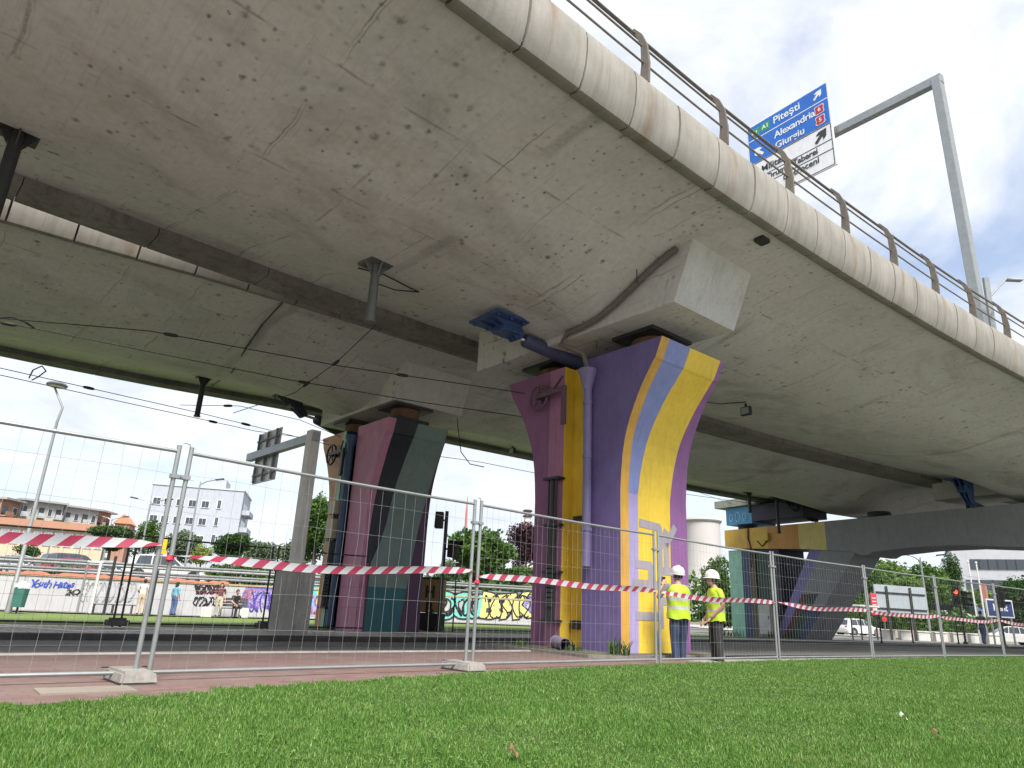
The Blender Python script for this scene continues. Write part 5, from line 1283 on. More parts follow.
# second worker: in profile, facing left, forearms low in front
person(wp2, radians(-82), dict(ell=(.22, .05, 1.15), wrl=(.14, -.17, .93), elr=(-.24, .06, 1.14), wrr=(-.17, -.15, .90), head=(0, -.05), hd=(0, -.05, 1.59), nk=(0, -.01, 1.47), anl=(.08, .03, .09), anr=(-.08, .0, .09)),
       dict(skin=SK, top=HV, trousers=BLKT, shoes=SHOE, sleeve=.45), 'worker in a white helmet, yellow safety shirt and black trousers, standing in profile', .985, .010, helmet=HELM, hair=HAIRD, vest=(HV, HB))
WALL_Y = lambda r: (25.2+48*.3725)/(1-.3725*r)        # ground distance of the wall along a view ratio x/y
def spot(px, py, dy=.0):
    a = at(px, py, 1.); r = a.x; Y = WALL_Y(r)-dy; p = Vector((r*Y, Y, 0)); p.z = gz(p.x, p.y); return p
CREAM = flat('cream_cloth', (.50, .40, .29), .8); LBL = flat('light_blue_cloth', (.12, .35, .46), .8); WHC = flat('white_cloth', (.62, .58, .54), .8); BLKC = flat('black_cloth', (.02, .02, .024), .8); BEI = flat('beige_trousers', (.42, .38, .30), .8); RED = flat('reddish_top', (.13, .035, .04), .8); OLV = flat('olive_jacket', (.10, .11, .04), .8); BJ = flat('faded_jeans', (.07, .12, .25), .8)
person(spot(139, 614, 1.1), radians(200), dict(ell=(.25, -.03, 1.15), wrl=(.17, -.22, 1.05)), dict(skin=SK, top=WHC, trousers=CREAM, shoes=SHOE, sleeve=.5), 'person in cream trousers and a pale top before the graffiti wall', .97, .014, hair=HAIRD)
person(spot(172, 615, 1.0), radians(160), dict(), dict(skin=SK, top=LBL, trousers=BJ, shoes=SHOE, sleeve=.9, long=1), 'person with long hair in a light blue top and jeans by the wall', .93, .014, hair=HAIRD)
person(spot(217, 617, 1.2), radians(30), dict(knl=(.10, -.1, .5), anl=(.10, .1, .09), ell=(.25, .08, 1.14)), dict(skin=SK, top=RED, trousers=BEI, shoes=SHOE, sleeve=.5, long=1), 'person with dark hair, reddish top and beige trousers walking by the bench', .95, .014, hair=HAIRD)
bp = spot(238, 616, 1.4)
# seated man
SEAT = .46
person(bp+Vector((-.2, -.1, 0)), radians(48), dict(pel=(0, .08, SEAT+.09), sp=(0, .05, SEAT+.28), ch=(0, -.01, SEAT+.48), nk=(0, -.05, SEAT+.62), hd=(0, -.09, SEAT+.75), shl=(.185, -.02, SEAT+.55), ell=(.24, -.14, SEAT+.30), wrl=(.12, -.28, SEAT+.45), shr=(-.185, -.02, SEAT+.55), elr=(-.24, -.10, SEAT+.28), wrr=(-.16, -.34, SEAT+.18), hpl=(.12, -.08, SEAT+.075), knl=(.12, -.42, SEAT+.06), anl=(.12, -.40, .09), hpr=(-.12, -.08, SEAT+.075), knr=(-.12, -.43, SEAT+.07), anr=(-.12, -.38, .09), head=(.2, .1)),
       dict(skin=SK, top=BLKC, trousers=BLKC, shoes=SHOE, sleeve=.45), 'man in black sitting on the bench before the purple graffiti', 1.0, .014, hair=HAIRB)
def pwalk(px, py, Y): p = at(px, py, Y); p.z = gz(p.x, p.y); return p
person(pwalk(985, 645, 39.5), radians(120), dict(knl=(.10, -.12, .5), anl=(.10, -.10, .09), knr=(-.10, .06, .5), anr=(-.10, .24, .12)), dict(skin=SK, top=OLV, trousers=BJ, shoes=SHOE, sleeve=1.), 'person in an olive jacket and jeans walking before the blue sign on the right', 1.0, .014, hair=HAIRD)
# ------------------------------------------------------------------ retaining wall with graffiti
wt = (WB-WA).normalized(); wf = Vector((wt.y, -wt.x, 0))           # wf: towards the camera
def wallp(px, z, out=0.):
    a = at(px, 600, 1.); Y = WALL_Y(a.x); return Vector((a.x*Y, Y, z))+wf*out
def wz(py, px):
    a = at(px, 600, 1.); Y = WALL_Y(a.x); return at(px, py, Y).z
wall = thing('retaining_wall', WA.lerp(WB, .5), 'low white retaining wall covered with graffiti behind the platform', 'wall')
mb = MB(); nseg = 20
for k in range(nseg):
    a, b = WA.lerp(WB, k/nseg), WA.lerp(WB, (k+1)/nseg); e = wt*.01
    j = random.uniform(-.01, .01)
    mb.prism([a+e+wf*j+Vector((0, 0, -.9)), b-e+wf*j+Vector((0, 0, -.9)), b-e+wf*j+Vector((0, 0, WTOP)), a+e+wf*j+Vector((0, 0, WTOP))], -wf*.34)
MWALL = paint('whitewashed_wall', (.40, .40, .41), .8, .06, .22, 1.2, 0, (.36, .35, .33)); mb.build('wall_panels', MWALL, wall)
mb = MB(); mb.prism([WA+Vector((0, 0, WTOP+.003))+wf*.05, WB+Vector((0, 0, WTOP+.003))+wf*.05, WB+Vector((0, 0, WTOP+.09))+wf*.05, WA+Vector((0, 0, WTOP+.09))+wf*.05], -wf*.42); mb.build('coping', concrete('ochre_coping', (.36, .28, .16), (.44, .36, .24), (.2, .13, .07), .5), wall)
GBLUE = flat('spray_blue', (.02, .06, .40)); GBLK = flat('spray_black', (.02, .02, .025)); GMAR = flat('spray_maroon', (.10, .015, .04)); GPUR = flat('spray_violet', (.25, .20, .55)); GLIL = flat('spray_lilac', (.42, .30, .62)); GTEA = flat('spray_teal', (.16, .52, .45)); GYEL = flat('spray_yellow', (.66, .60, .22)); GCY = flat('spray_cyan', (.12, .45, .62)); GOLD = flat('spray_gold', (.66, .52, .06)); GGRY = flat('spray_grey', (.34, .35, .36)); GPNK = flat('spray_pink', (.55, .25, .38))
def gtext(s, px, py, size, mat, out, bold=.0, sp=1., shear=0., rot=0.):
    p = wallp(px, wz(py, px), out); x = -wt if False else wt; y = Vector((0, 0, 1))
    if rot: x = (wt*cos(rot)+Vector((0, 0, sin(rot)))); y = (Vector((0, 0, cos(rot)))-wt*sin(rot))
    return text(s, size, basis(x, y, p), mat, 'graffiti', wall, .004, bold, 'CENTER', sp, shear)
for i_, ch_ in enumerate('Youth Hates'):
    if ch_ != ' ': gtext(ch_, 29+4.0*i_, 583.5+.7*sin(i_*2.3)+.12*i_, .46+.06*sin(i_*1.7+1), GBLUE, .018+.0007*i_, .008, 1, .2, .12*sin(i_*3.1))
for i_, ch_ in enumerate('2KOX'): gtext(ch_, 66+4*i_, 592.5+.6*sin(i_*2), .38+.06*sin(i_*3), GBLK, .018, .006, 1, .2, .2*sin(i_*2.7))
def strokes(seed, px0, px1, py0, py1, n, w, mat, out, loopy=1.):
    r = random.Random(seed); mb = MB()
    for k in range(n):
        cx = px0+(px1-px0)*(k+.5)/n; hw = (px1-px0)/n*.75
        pts = []; ph = r.random()*6; a1 = r.uniform(.6, 1.)*loopy; f1 = r.choice((1, 1.5, 2))
        for i in range(15):
            t_ = i/14; x = cx+hw*a1*cos(ph+t_*5.2*f1)*(.5+.5*t_); y = (py0+py1)/2+(py1-py0)*.48*sin(ph*1.3+t_*4.4)
            pts.append(wallp(x, wz(y, x), out+.0006*k))
        for p, q in zip(pts, pts[1:]):
            d = (q-p); 
            if d.length < 1e-3: continue
            d.normalize(); s_ = d.cross(wf)*w/2; e = d*w*.3; mb.add([p-e-s_, q+e-s_, q+e+s_, p-e+s_], [(0, 1, 2, 3)])
    mb.build('graffiti', mat, wall, fix=False)
strokes(1, 80, 134, 582, 602, 11, .045, GGRY, .018); strokes(2, 193, 222, 585, 594, 9, .07, GMAR, .018); strokes(12, 194, 221, 597, 606, 8, .06, GBLK, .019); strokes(13, 194, 220, 586, 592, 6, .06, GBLK, .022)
strokes(3, 243, 277, 586, 608, 9, .15, GPUR, .018); strokes(33, 246, 276, 590, 606, 6, .09, GLIL, .024); strokes(34, 250, 274, 592, 612, 5, .07, flat('spray_indigo', (.06, .05, .30)), .030); strokes(35, 244, 252, 590, 600, 3, .12, GPNK, .028)
mb = MB()
for px0, px1, m in ((305, 316, 0), (316, 325, 1)):
    a, b = wallp(px0, wz(617, px0)+.03, .016), wallp(px1, wz(617, px1)+.03, .016); mb.add([a, b, b+Vector((0, 0, 1.5)), a+Vector((0, 0, 1.5))], [(0, 1, 2, 3)], m)
mb.build('graffiti', [GCY, GOLD], wall, fix=False); strokes(6, 305, 325, 604, 614, 4, .14, GPNK, .02); strokes(7, 306, 322, 596, 610, 4, .12, GLIL, .022)
for s_, px, sz, m in (('D', 446, 2.0, GTEA), ('C', 462, 1.8, GTEA), ('U', 474, 1.7, GTEA), ('B', 489, 1.9, GYEL), ('E', 500, 1.6, GYEL), ('A', 510, 1.7, GYEL), ('K', 521, 1.9, GYEL)):
    rr = random.uniform(-.2, .2); gtext(s_, px, 607, sz, GBLK, .016, .17, rot=rr); gtext(s_, px, 607, sz, m, .026, .075, rot=rr)
strokes(8, 440, 480, 596, 600, 5, .1, GTEA, .020); strokes(9, 484, 530, 595, 618, 8, .08, GBLK, .036); strokes(10, 440, 478, 598, 616, 5, .12, GBLK, .036); strokes(11, 524, 534, 598, 612, 3, .12, GPUR, .022)
# light path at the wall foot
mb = MB()
for k in range(20):
    a, b = WA.lerp(WB, k/20), WA.lerp(WB, (k+1)/20); pts = [a+wf*.0, b+wf*.0, b+wf*1.9, a+wf*1.9]
    mb.add([Vector((p.x, p.y, gz(p.x, p.y)+.035)) for p in pts], [(0, 1, 2, 3)])
mb.build('footpath', paver_mat('pale_path_slabs', (.42, .41, .38), (.50, .48, .45), .6, .6), kind='structure', fix=False)
# bench and low grey seats
def bench(px0, px1, lab, back=True):
    a, b = spot(px0, 615, 1.0), spot(px1, 615, 1.0); t_ = (b-a).normalized(); nn = Vector((t_.y, -t_.x, 0)); c = (a+b)/2; L_ = (b-a).length
    root = thing('park_bench', c, lab, 'bench', 'benches by the graffiti wall')
    R = Matrix((t_, -nn, Vector((0, 0, 1)))).transposed(); m = paint('dark_grey_bench_paint', (.05, .052, .06), .6, .2, .2)
    mb = MB()
    for k in range(4): mb.box(c+nn*(.18-.13*k)+Vector((0, 0, .44)), (L_, .10, .04), R, bev=.008)
    mb.build('seat', m, root)
    if back:
        mb = MB()
        for k in range(3): mb.box(c-nn*(.28+.03*k)+Vector((0, 0, .58+.15*k)), (L_, .03, .12), R, bev=.006)
        mb.build('backrest', m, root)
    for f in (.08, .5, .92):
        q = a.lerp(b, f); mb = MB(); mb.box(q+Vector((0, 0, .2)), (.06, .46, .44), R, bev=.01)
        if back: mb.beam(q-nn*.22+Vector((0, 0, .4)), q-nn*.35+Vector((0, 0, .95)), .05, .05)
        mb.build('leg', m, root)
bench(218, 246, 'dark slatted bench with the seated man on it'); bench(88, 134, 'long low grey bench under the faint grey graffiti', False)
for k, (px, w, lab) in enumerate(((206, .5, 'pale block seat left of the bench before the dark graffiti'), (243.5, .42, 'pale block before the bench'))):
    p = spot(px, 616, 1.6); mb = MB(); mb.box(p+Vector((0, 0, .22)), (w, .4, .44), Matrix.Rotation(radians(20), 3, 'Z'), bev=.03); mb.box(p+Vector((0, 0, .45)), (w*.9, .34, .03), Matrix.Rotation(radians(20), 3, 'Z'), bev=.01); mb.build('block_seat', MCONL, label=lab, cat='seat', group='pale block seats')
# street lamp with the litter bin
lp = at(9, 608, 31.); lp.z = gz(lp.x, lp.y); ltop = at(55, 385, 31.); 
H_ = ltop.z
lamp = thing('street_lamp', lp, 'tall slender grey street lamp with a flat round head at the left', 'street lamp')
mb = MB(); mb.tube([lp, lp+Vector((0, 0, 1.2)), lp+Vector((0, 0, 1.25)), lp+Vector((0, 0, H_*.86)), lp+Vector((.10, -.02, H_*.93)), Vector((ltop.x, ltop.y, H_-.1))], [.13, .12, .09, .06, .05, .045], 12); mb.build('pole', paint('lamp_pole_grey', (.25, .26, .26), .5, .1, .2, 3, .3), lamp, smooth=True)
mb = MB(); c = Vector((ltop.x+.1, ltop.y, H_)); mb.lathe([(.05, -.14), (.42, -.06), (.45, 0), (.38, .08), (.1, .13)], c, 20); mb.build('lamp_head', paint('lamp_head_grey', (.10, .11, .12), .4, .1, .2), lamp, smooth=True)
mb = MB(); mb.lathe([(.01, -.145), (.33, -.09), (.34, -.075)], c, 20); mb.build('diffuser', flat('frosted_diffuser', (.6, .6, .58), .3), lamp)
bn = lp+Vector((.42, -.1, 0)); tb = thing('litter_bin', bn, 'green litter bin with a white lid by the tall left lamp', 'bin')
mb = MB(); mb.lathe([(.24, .25), (.28, .95), (.29, 1.0), (.25, 1.0)], bn, 14); mb.build('body', paint('bin_green', (.03, .14, .12), .5), tb); mb = MB(); mb.lathe([(.30, 1.06), (.28, 1.16), (.18, 1.26), (.02, 1.3)], bn, 14); mb.build('lid', MWHITE, tb, smooth=True); mb = MB(); mb.tube([bn, bn+Vector((0, 0, .3))], .04, 8); mb.build('foot', MDARKM, tb)
# white frame and thin posts before the wall
p = spot(86, 611, 1.5); fr_ = thing('notice_frame', p, 'tall white frame standing in the grass left of the grey graffiti', 'frame'); h_ = 2.35
for o in (-.35, .18): mb = MB(); mb.beam(p+wt*o, p+wt*o+Vector((0, 0, h_)), .11 if o > 0 else .07, .14, wf, bev=.01); mb.build('post', MWHITE if o > 0 else MGALV, fr_)
mb = MB(); mb.beam(p+wt*-.4+Vector((0, 0, h_)), p+wt*.28+Vector((0, 0, h_)), .1, .08, (0, 0, 1)); mb.build('top_bar', MWHITE, fr_)
for px, py, hh, lab, rr in ((104, 612, 2.6, 'thin dark slanting-looking post left of the dark fence foot', .06), (148, 612, 2.0, 'thick dark post beside the person in cream trousers', .13)):
    p = spot(px, py, 1.9); mb = MB(); mb.tube([p, p+Vector((0, 0, hh))], rr, 10); mb.lathe([(rr*1.7, 0), (rr*1.7, .06), (rr, .08)], p, 10); mb.ball(p+Vector((0, 0, hh)), rr*1.1, 6); mb.build('post', MDARKM, label=lab, cat='post')
# brown panel with writing and the traffic light beside it
p = at(430, 636, 22.2); p.z = gz(p.x, p.y); cb_ = thing('utility_cabinet', p, 'tall ochre cabinet with black scrawls between teal pier and traffic light', 'cabinet')
hh = at(432, 579, 22.2).z-p.z; R = Matrix.Rotation(radians(-25), 3, 'Z')
mb = MB(); mb.box(p+Vector((0, 0, .24)), (.72, .42, .5), R, bev=.02); mb.build('plinth', MDARKM, cb_)
mb = MB(); mb.box(p+Vector((0, 0, (hh+.5)/2)), (.68, .38, hh-.5), R, bev=.02); mb.build('body', paint('ochre_cabinet', (.33, .22, .08), .6, .2, .4), cb_)
mb = MB(); mb.box(p+Vector((0, 0, hh+.025)), (.74, .44, .05), R, bev=.01); mb.build('lid', MDARKM, cb_)
for k, s_ in enumerate('HBS'): text(s_, .5, basis(R@Vector((1, 0, 0)), (0, 0, 1), p+R@Vector((0, -.196, 0))+Vector((0, 0, hh-.4-.48*k))), GBLK, 'lettering', cb_, .003, .012)
def traffic_light(p, H, lab, heads, lit=None, arm=None, face=Vector((0, -1, 0)), hs=1.):
    root = thing('traffic_light', p, lab, 'traffic light', 'traffic lights')
    mb = MB(); mb.tube([p, p+Vector((0, 0, .1)), p+Vector((0, 0, .12)), p+Vector((0, 0, H))], [.12, .11, .06, .055], 10); mb.build('pole', MDARKM, root, smooth=True)
    sd_ = Vector((-face.y, face.x, 0))
    for ih, (z, off, f) in enumerate(heads):
        R = Matrix((-Vector((-f.y, f.x, 0)), -f, Vector((0, 0, 1)))).transposed(); c = p+Vector((0, 0, z))+off
        mb = MB(); mb.box(c, (.30, .22, .92*hs), R, bev=.03); mb.beam(c, p+Vector((0, 0, z)), .05, .05); hd_ = mb.build('signal_head', MBLACK, root)
        for k in ((-1, 0, 1) if hs > .9 else (-.4,)):
            q = c+f*.115+Vector((0, 0, -.29*k))
            mb = MB(); s1 = Vector((-f.y, f.x, 0)); mb.tube([q+s1*.12*cos(a)+Vector((0, 0, .12*sin(a)))+f*.0 for a in [2*pi*i/14 for i in range(14)]], .012, 5, closed=True)
            for a0 in range(7):
                a, b = pi*a0/7, pi*(a0+1)/7; u_ = lambda a: s1*.125*cos(a)+Vector((0, 0, .125*sin(a)))
                mb.add([q+u_(a), q+u_(b), q+u_(b)+f*.2, q+u_(a)+f*.2], [(0, 1, 2, 3)])
            mb.build('visor', MBLACK, hd_)
            mb = MB(); mb.lathe([(.001, .02), (.07, .012), (.115, 0)], q, 14, R=Matrix((s1, Vector((0, 0, 1)), f)).transposed())
            on = lit == k and ih == 0; mb.build('lens', flat('lit_red_lens', (.6, .03, .01), .3, 0, ((1, .06, .03), 1.2)) if on else flat('unlit_lens', (.03, .02, .02), .3), hd_)
    return root
p = at(438, 636, 21.6); p.z = gz(p.x, p.y); fr2 = Vector((.9, -.43, 0)).normalized()
t1 = traffic_light(p, at(442, 511, 21.6).z-p.z, 'dark traffic light with side heads beyond the gap between the two piers', [(at(446, 549, 21.6).z-p.z, Vector((.26, -.1, 0)), fr2)], hs=.55)
mb = MB(); zq = at(436, 520, 21.6).z; mb.box(Vector((p.x-.22, p.y, zq)), (.26, .3, .5), bev=.03); mb.beam(Vector((p.x-.2, p.y, zq)), Vector((p.x, p.y, zq)), .05, .05); mb.build('control_box', MDARKM, t1)
p = at(966, 645, 38); p.z = gz(p.x, p.y); zr = at(958, 597, 38).z
t2 = traffic_light(p, zr-p.z+.6, 'traffic light showing red on the right, with a dark arm and twin heads', [(zr-p.z-.05, Vector((-.25, -.1, 0)), Vector((-.1, -1, 0)).normalized()), (zr-p.z-.15, Vector((.25, -.1, 0)), Vector((.5, -.86, 0)).normalized())], lit=-1)
mb = MB(); mb.box(Vector((p.x-.95, p.y, at(945, 607, 38).z)), (1.1, .10, .34), bev=.02); mb.build('arm_board', MDARKM, t2); mb = MB(); mb.box(Vector((p.x+.55, p.y, at(975, 606, 38).z)), (.32, .04, .4), bev=.01); mb.build('blue_plate', flat('plate_blue', (.05, .13, .35)), t2)
p = at(1004, 640, 34); p.z = gz(p.x, p.y); traffic_light(p, at(1002, 588, 34).z-p.z, 'dark traffic light before the blue sign at the right edge', [(at(1002, 598, 34).z-p.z, Vector((.05, -.2, 0)), Vector((.9, -.4, 0)).normalized())])
# white street cabinet at the portal pier
p = Q(-1.6, -12.9, 0); p.z = gz(p.x, p.y); cb2 = thing('utility_cabinet', p, 'white street cabinet at the foot of the striped portal leg', 'cabinet'); R = Matrix((n3, u3, Vector((0, 0, 1)))).transposed()
mb = MB(); mb.box(p+Vector((0, 0, .9)), (.75, .4, 1.5), R, bev=.02); mb.build('body', paint('cabinet_grey', (.46, .47, .46), .5), cb2); mb = MB(); mb.box(p+Vector((0, 0, .08)), (.8, .45, .16), R); mb.build('plinth', MCOND, cb2)
mb = MB(); mb.box(p+R@Vector((.28, -.21, 1.0)), (.03, .02, .15)); mb.build('handle', MBLACK, cb2)

# ------------------------------------------------------------------ guard rail, orange netting, cars on the upper road
MGRD = paint('dull_guard_rail_steel', (.22, .23, .23), .5, .12, .3, 3, .4, (.12, .11, .10), False, 0); A, B = WA-wf*.9, WB-wf*.9; gl = thing('guard_rail', A.lerp(B, .5)+Vector((0, 0, WTOP)), 'grey steel guard rail along the top of the graffiti wall', 'guard rail')
for z in (.35, .75):
    mb = MB(); pr = [(-.02, -.13), (.03, -.09), (.03, -.05), (-.01, 0), (.03, .05), (.03, .09), (-.02, .13), (-.035, 0)]
    mb.loft([[P_+wf*x+Vector((0, 0, WTOP+z+y)) for x, y in pr] for P_ in (A, B)]); mb.build('rail', MGRD, gl)
for k in range(26):
    p = A.lerp(B, k/25)-wf*.08; mb = MB(); mb.beam(p+Vector((0, 0, WTOP-.1)), p+Vector((0, 0, WTOP+.9)), .10, .07, wf); mb.build('post', MGALV, gl)
mb = MB(); r = random.Random(2); P_ = []
for k in range(90):
    f = .25+.42*k/89; p = WA.lerp(WB, f)+wf*.07; P_.append((p, max(.0, .03+.05*sin(k*.5+sin(k*.23)*2)+.10*r.random()**2)))
for (p, h), (q, g) in zip(P_, P_[1:]): mb.add([p+Vector((0, 0, WTOP+.06)), q+Vector((0, 0, WTOP+.06)), q+Vector((0, 0, WTOP+.10+g))-wf*.1, p+Vector((0, 0, WTOP+.10+h))-wf*.1], [(0, 1, 2, 3)])
mb.build('safety_netting', flat('orange_netting', (.36, .10, .055), .7), label='crumpled orange red safety netting on top of the graffiti wall', cat='netting', fix=False)

def car(loc, rz, L_, Wd, H_, paintm, label, suv=False, name='parked_car', group='cars on the upper road'):
    root = thing(name, loc, label, 'car', group); T_ = Matrix.Translation(loc)@Matrix.Rotation(rz, 4, 'Z')
    def b(mb, nm, mat, smooth_=False, par=None):
        mb.v = [tuple(T_@Vector(p)) for p in mb.v]; return mb.build(nm, mat, par or root, smooth=smooth_)
    bz = .30; belt = H_*.60
    prof = [(-.5, .34), (-.495, .50), (-.47, .56 if not suv else .60), (-.44, belt/H_*.98), (.10, belt/H_), (.22, belt/H_*.985), (.40, .52), (.475, .46), (.5, .36), (.49, .22), (.47, .17), (-.47, .17), (-.49, .22)]
    def half(y): return 1-.10*abs(y)**4
    ys = [-1, -.93, -.7, 0, .7, .93, 1]; rings = []
    for y in ys:
        k = 1-.05*abs(y)**6; zz = 1-.035*abs(y)**4
        rings.append([Vector((x*L_*k, y*Wd/2, H_*z*zz if z > .3 else H_*z)) for x, z in prof])
    mb = MB(); mb.loft(rings); b(mb, 'body', paintm, True)
    gp = [(-.455, belt/H_*.97), (-.40, .93), (-.30, .99), (-.08, 1.0), (.03, .965), (.23, belt/H_*.97)] if suv else [(-.43, belt/H_*.97), (-.33, .90), (-.22, .985), (-.06, 1.0), (.03, .96), (.24, belt/H_*.97)]
    rings = []
    for y in (-1, -.9, 0, .9, 1):
        rings.append([Vector((x*L_, y*Wd/2*(.96-.17*max(0, (z*H_-belt)/(H_-belt))), H_*z*(1-.02*abs(y)**4))) for x, z in gp])
    mb = MB(); mb.loft(rings); b(mb, 'cabin', paintm, True)
    def side(x, z, s): 
        f = max(0, (z*H_-belt)/(H_-belt)); return Vector((x*L_, s*(Wd/2*(.96-.17*f)+.006), z*H_))
    for s in (-1, 1):
        zb_, zt_ = belt/H_+.015, .945
        for quad in ([(-.36 if suv else -.33, zb_), (-.19, zb_), (-.19, zt_), (-.33 if suv else -.25, zt_-.02)], [(-.175, zb_), (.0, zb_), (-.02, zt_), (-.175, zt_)], [(.015, zb_), (.17, zb_), (.045, zt_-.03), (-.005, zt_)]):
            mb = MB(); mb.add([side(x, z, s) for x, z in quad], [(0, 1, 2, 3)]); b(mb, 'window', MGLASS)
    for (x0, z0), (x1, z1), nm in ((gp[-1], gp[-2], 'windscreen'), (gp[0], gp[1], 'rear_window')):
        f0, f1 = .08, .9; P0_ = lambda f, y: Vector(((x0+(x1-x0)*f)*L_+(.012 if nm == 'windscreen' else -.012), y*Wd/2*(.9-.15*f), (z0+(z1-z0)*f)*H_+.01))
        mb = MB(); mb.add([P0_(f0, -.92), P0_(f0, .92), P0_(f1, .92), P0_(f1, -.92)], [(0, 1, 2, 3)]); b(mb, nm, MGLASS)
    r_ = .33 if not suv else .37
    for x in (-.31, .31):
        for s in (-1, 1):
            c = Vector((x*L_, s*(Wd/2-.09), r_)); Rm = Matrix.Rotation(pi/2, 3, 'X')
            mb = MB(); mb.lathe([(r_*1.12, -.105), (r_*1.12, .105)], c, 18, R=Rm); b(mb, 'wheel_arch', MBLACK)
            mb = MB(); mb.lathe([(r_*.62, -.11), (r_*.95, -.115), (r_, -.08), (r_, .08), (r_*.95, .115), (r_*.62, .11)], c, 20, R=Rm); w_ = b(mb, 'wheel', MRUBBER, True)
            mb = MB(); mb.lathe([(r_*.1, -.118), (r_*.6, -.105), (r_*.64, -.11), (r_*.64, .11), (r_*.6, .105), (r_*.1, .118)], c, 12, R=Rm); b(mb, 'rim', MGALV, False, w_)
    for s in (-1, 1):
        mb = MB(); mb.box(Vector((.462*L_, s*Wd*.36, H_*.44)), (.12, .34, .12), bev=.03); b(mb, 'headlight', flat('headlight_glass', (.6, .6, .6), .15))
        mb = MB(); mb.box(Vector((-.478*L_, s*Wd*.38, H_*.53)), (.1, .26, .14), bev=.03); b(mb, 'taillight', flat('taillight_red', (.30, .01, .01), .2))
        mb = MB(); mb.box(Vector((.09*L_, s*(Wd/2+.06), belt+.05)), (.12, .16, .12), bev=.03); b(mb, 'mirror', paintm)
CW = paint('white_car_paint', (.55, .55, .55), .25, .03, .1, 1, 0, (.4, .4, .4), False, 0); CS = paint('silver_car_paint', (.42, .44, .46), .28, .04, .1, 1, .4, (.3, .3, .3), False, 0); CR = paint('dark_red_car_paint', (.22, .02, .03), .25, .05, .1, 1, 0, (.1, .05, .05), False, 0); CGY = paint('grey_car_paint', (.10, .11, .12), .28, .05, .1, 1, .3, (.1, .1, .1), False, 0)
def carat(px, Y): p = at(px, 560, Y); p.z = WTOP-.05; return p
wang = atan2(wt.y, wt.x)
car(carat(170, 41.5), wang, 4.6, 1.85, 1.62, CW, 'big white car on the upper road behind the left fence joint', True)
car(carat(78, 46), wang+.5, 4.5, 1.85, 1.68, CGY, 'dark grey estate car with its rear to the graffiti wall', True)
car(carat(64, 44.5), wang+pi, 4.2, 1.75, 1.35, CR, 'dark red car low behind the guard rail beside the grey estate car')
car(carat(27, 47), wang, 4.3, 1.75, 1.5, CS, 'silver car behind the guard rail near the tall left lamp')
car(carat(46, 52), wang+.2, 4.4, 1.75, 1.5, CW, 'white car half hidden behind the silver car')
car(carat(118, 50), wang+.1, 4.3, 1.75, 1.5, CS, 'silver car between the grey estate car and the big white car')
car(carat(325, 60), wang, 4.4, 1.8, 1.5, paint('teal_car_paint', (.05, .25, .27), .3, .05, .1, 1, 0, (.2, .2, .2), False, 0), 'teal car far behind the wall between sign gantry and pink pier')
p = at(1006, 632, 62); p.z = gz(p.x, p.y)-.02; car(p, radians(160), 4.3, 1.8, 1.5, CW, 'white hatchback parked below the blue sign at the right', False, group='cars on the right')
p = at(858, 628, 70); p.z = gz(p.x, p.y)-.02; car(p, radians(20), 4.6, 1.8, 1.6, CW, 'white van-like car at the right beside the slanting leg', True, group='cars on the right')

# ------------------------------------------------------------------ trees and bushes
MBARK = paint('tree_bark', (.10, .08, .06), .9, .3, .4, 12)
LEAF = dict(deep=leafmat('deep_green_leaf', (.018, .050, .012), (.055, .115, .022)), mid=leafmat('mid_green_leaf', (.030, .078, .014), (.095, .175, .032)), light=leafmat('light_green_leaf', (.055, .115, .02), (.15, .235, .05)), pale=leafmat('grey_green_leaf', (.07, .11, .06), (.16, .21, .12)), yellow=leafmat('yellow_green_leaf', (.13, .19, .02), (.28, .33, .05)), purple=leafmat('purple_leaf', (.030, .014, .020), (.085, .04, .052)))
def leaves(lumps, n, size, seed, surf=.55):
    g = np.random.default_rng(seed); vols = np.array([l[1][0]*l[1][1]*l[1][2] for l in lumps]); cnt = np.maximum(8, (n*vols**.75/np.sum(vols**.75)).astype(int))
    Ps = []
    for (c, r), k in zip(lumps, cnt):
        d = g.normal(size=(k, 3)); d /= np.linalg.norm(d, axis=1)[:, None]
        rad = np.where(g.random(k) < surf, .80+.30*g.random(k)**1.3, g.random(k)**.5)
        wob = 1+.16*np.sin(d[:, 0]*6+seed)*np.sin(d[:, 2]*5+seed*2)+.10*np.sin(d[:, 1]*11+seed)
        Ps.append(np.array(c)+d*np.array(r)*(rad*wob)[:, None])
    P_ = np.concatenate(Ps); n = len(P_)
    a = g.normal(size=(n, 3)); a /= np.linalg.norm(a, axis=1)[:, None]; b_ = np.cross(a, g.normal(size=(n, 3))); b_ /= np.linalg.norm(b_, axis=1)[:, None]
    sz = size*(.6+.8*g.random(n))[:, None]
    V = np.stack([P_-a*sz, P_+b_*sz*.55, P_+a*sz, P_-b_*sz*.55], 1)
    return V
def leaf_obj(V, mat, name, parent=None):
    n = len(V); me = bpy.data.meshes.new(name); loc = np.zeros(3); p = parent
    while p is not None: loc += np.array(p.location); p = p.parent
    me.vertices.add(n*4); me.vertices.foreach_set('co', (V-loc).astype(np.float32).ravel()); me.loops.add(n*4); me.loops.foreach_set('vertex_index', np.arange(n*4, dtype=np.int32)); me.polygons.add(n); me.polygons.foreach_set('loop_start', np.arange(0, n*4, 4, dtype=np.int32)); me.materials.append(mat); me.update(calc_edges=True)
    o = bpy.data.objects.new(name, me); COL.objects.link(o)
    if parent is not None: o.parent = parent
    return o
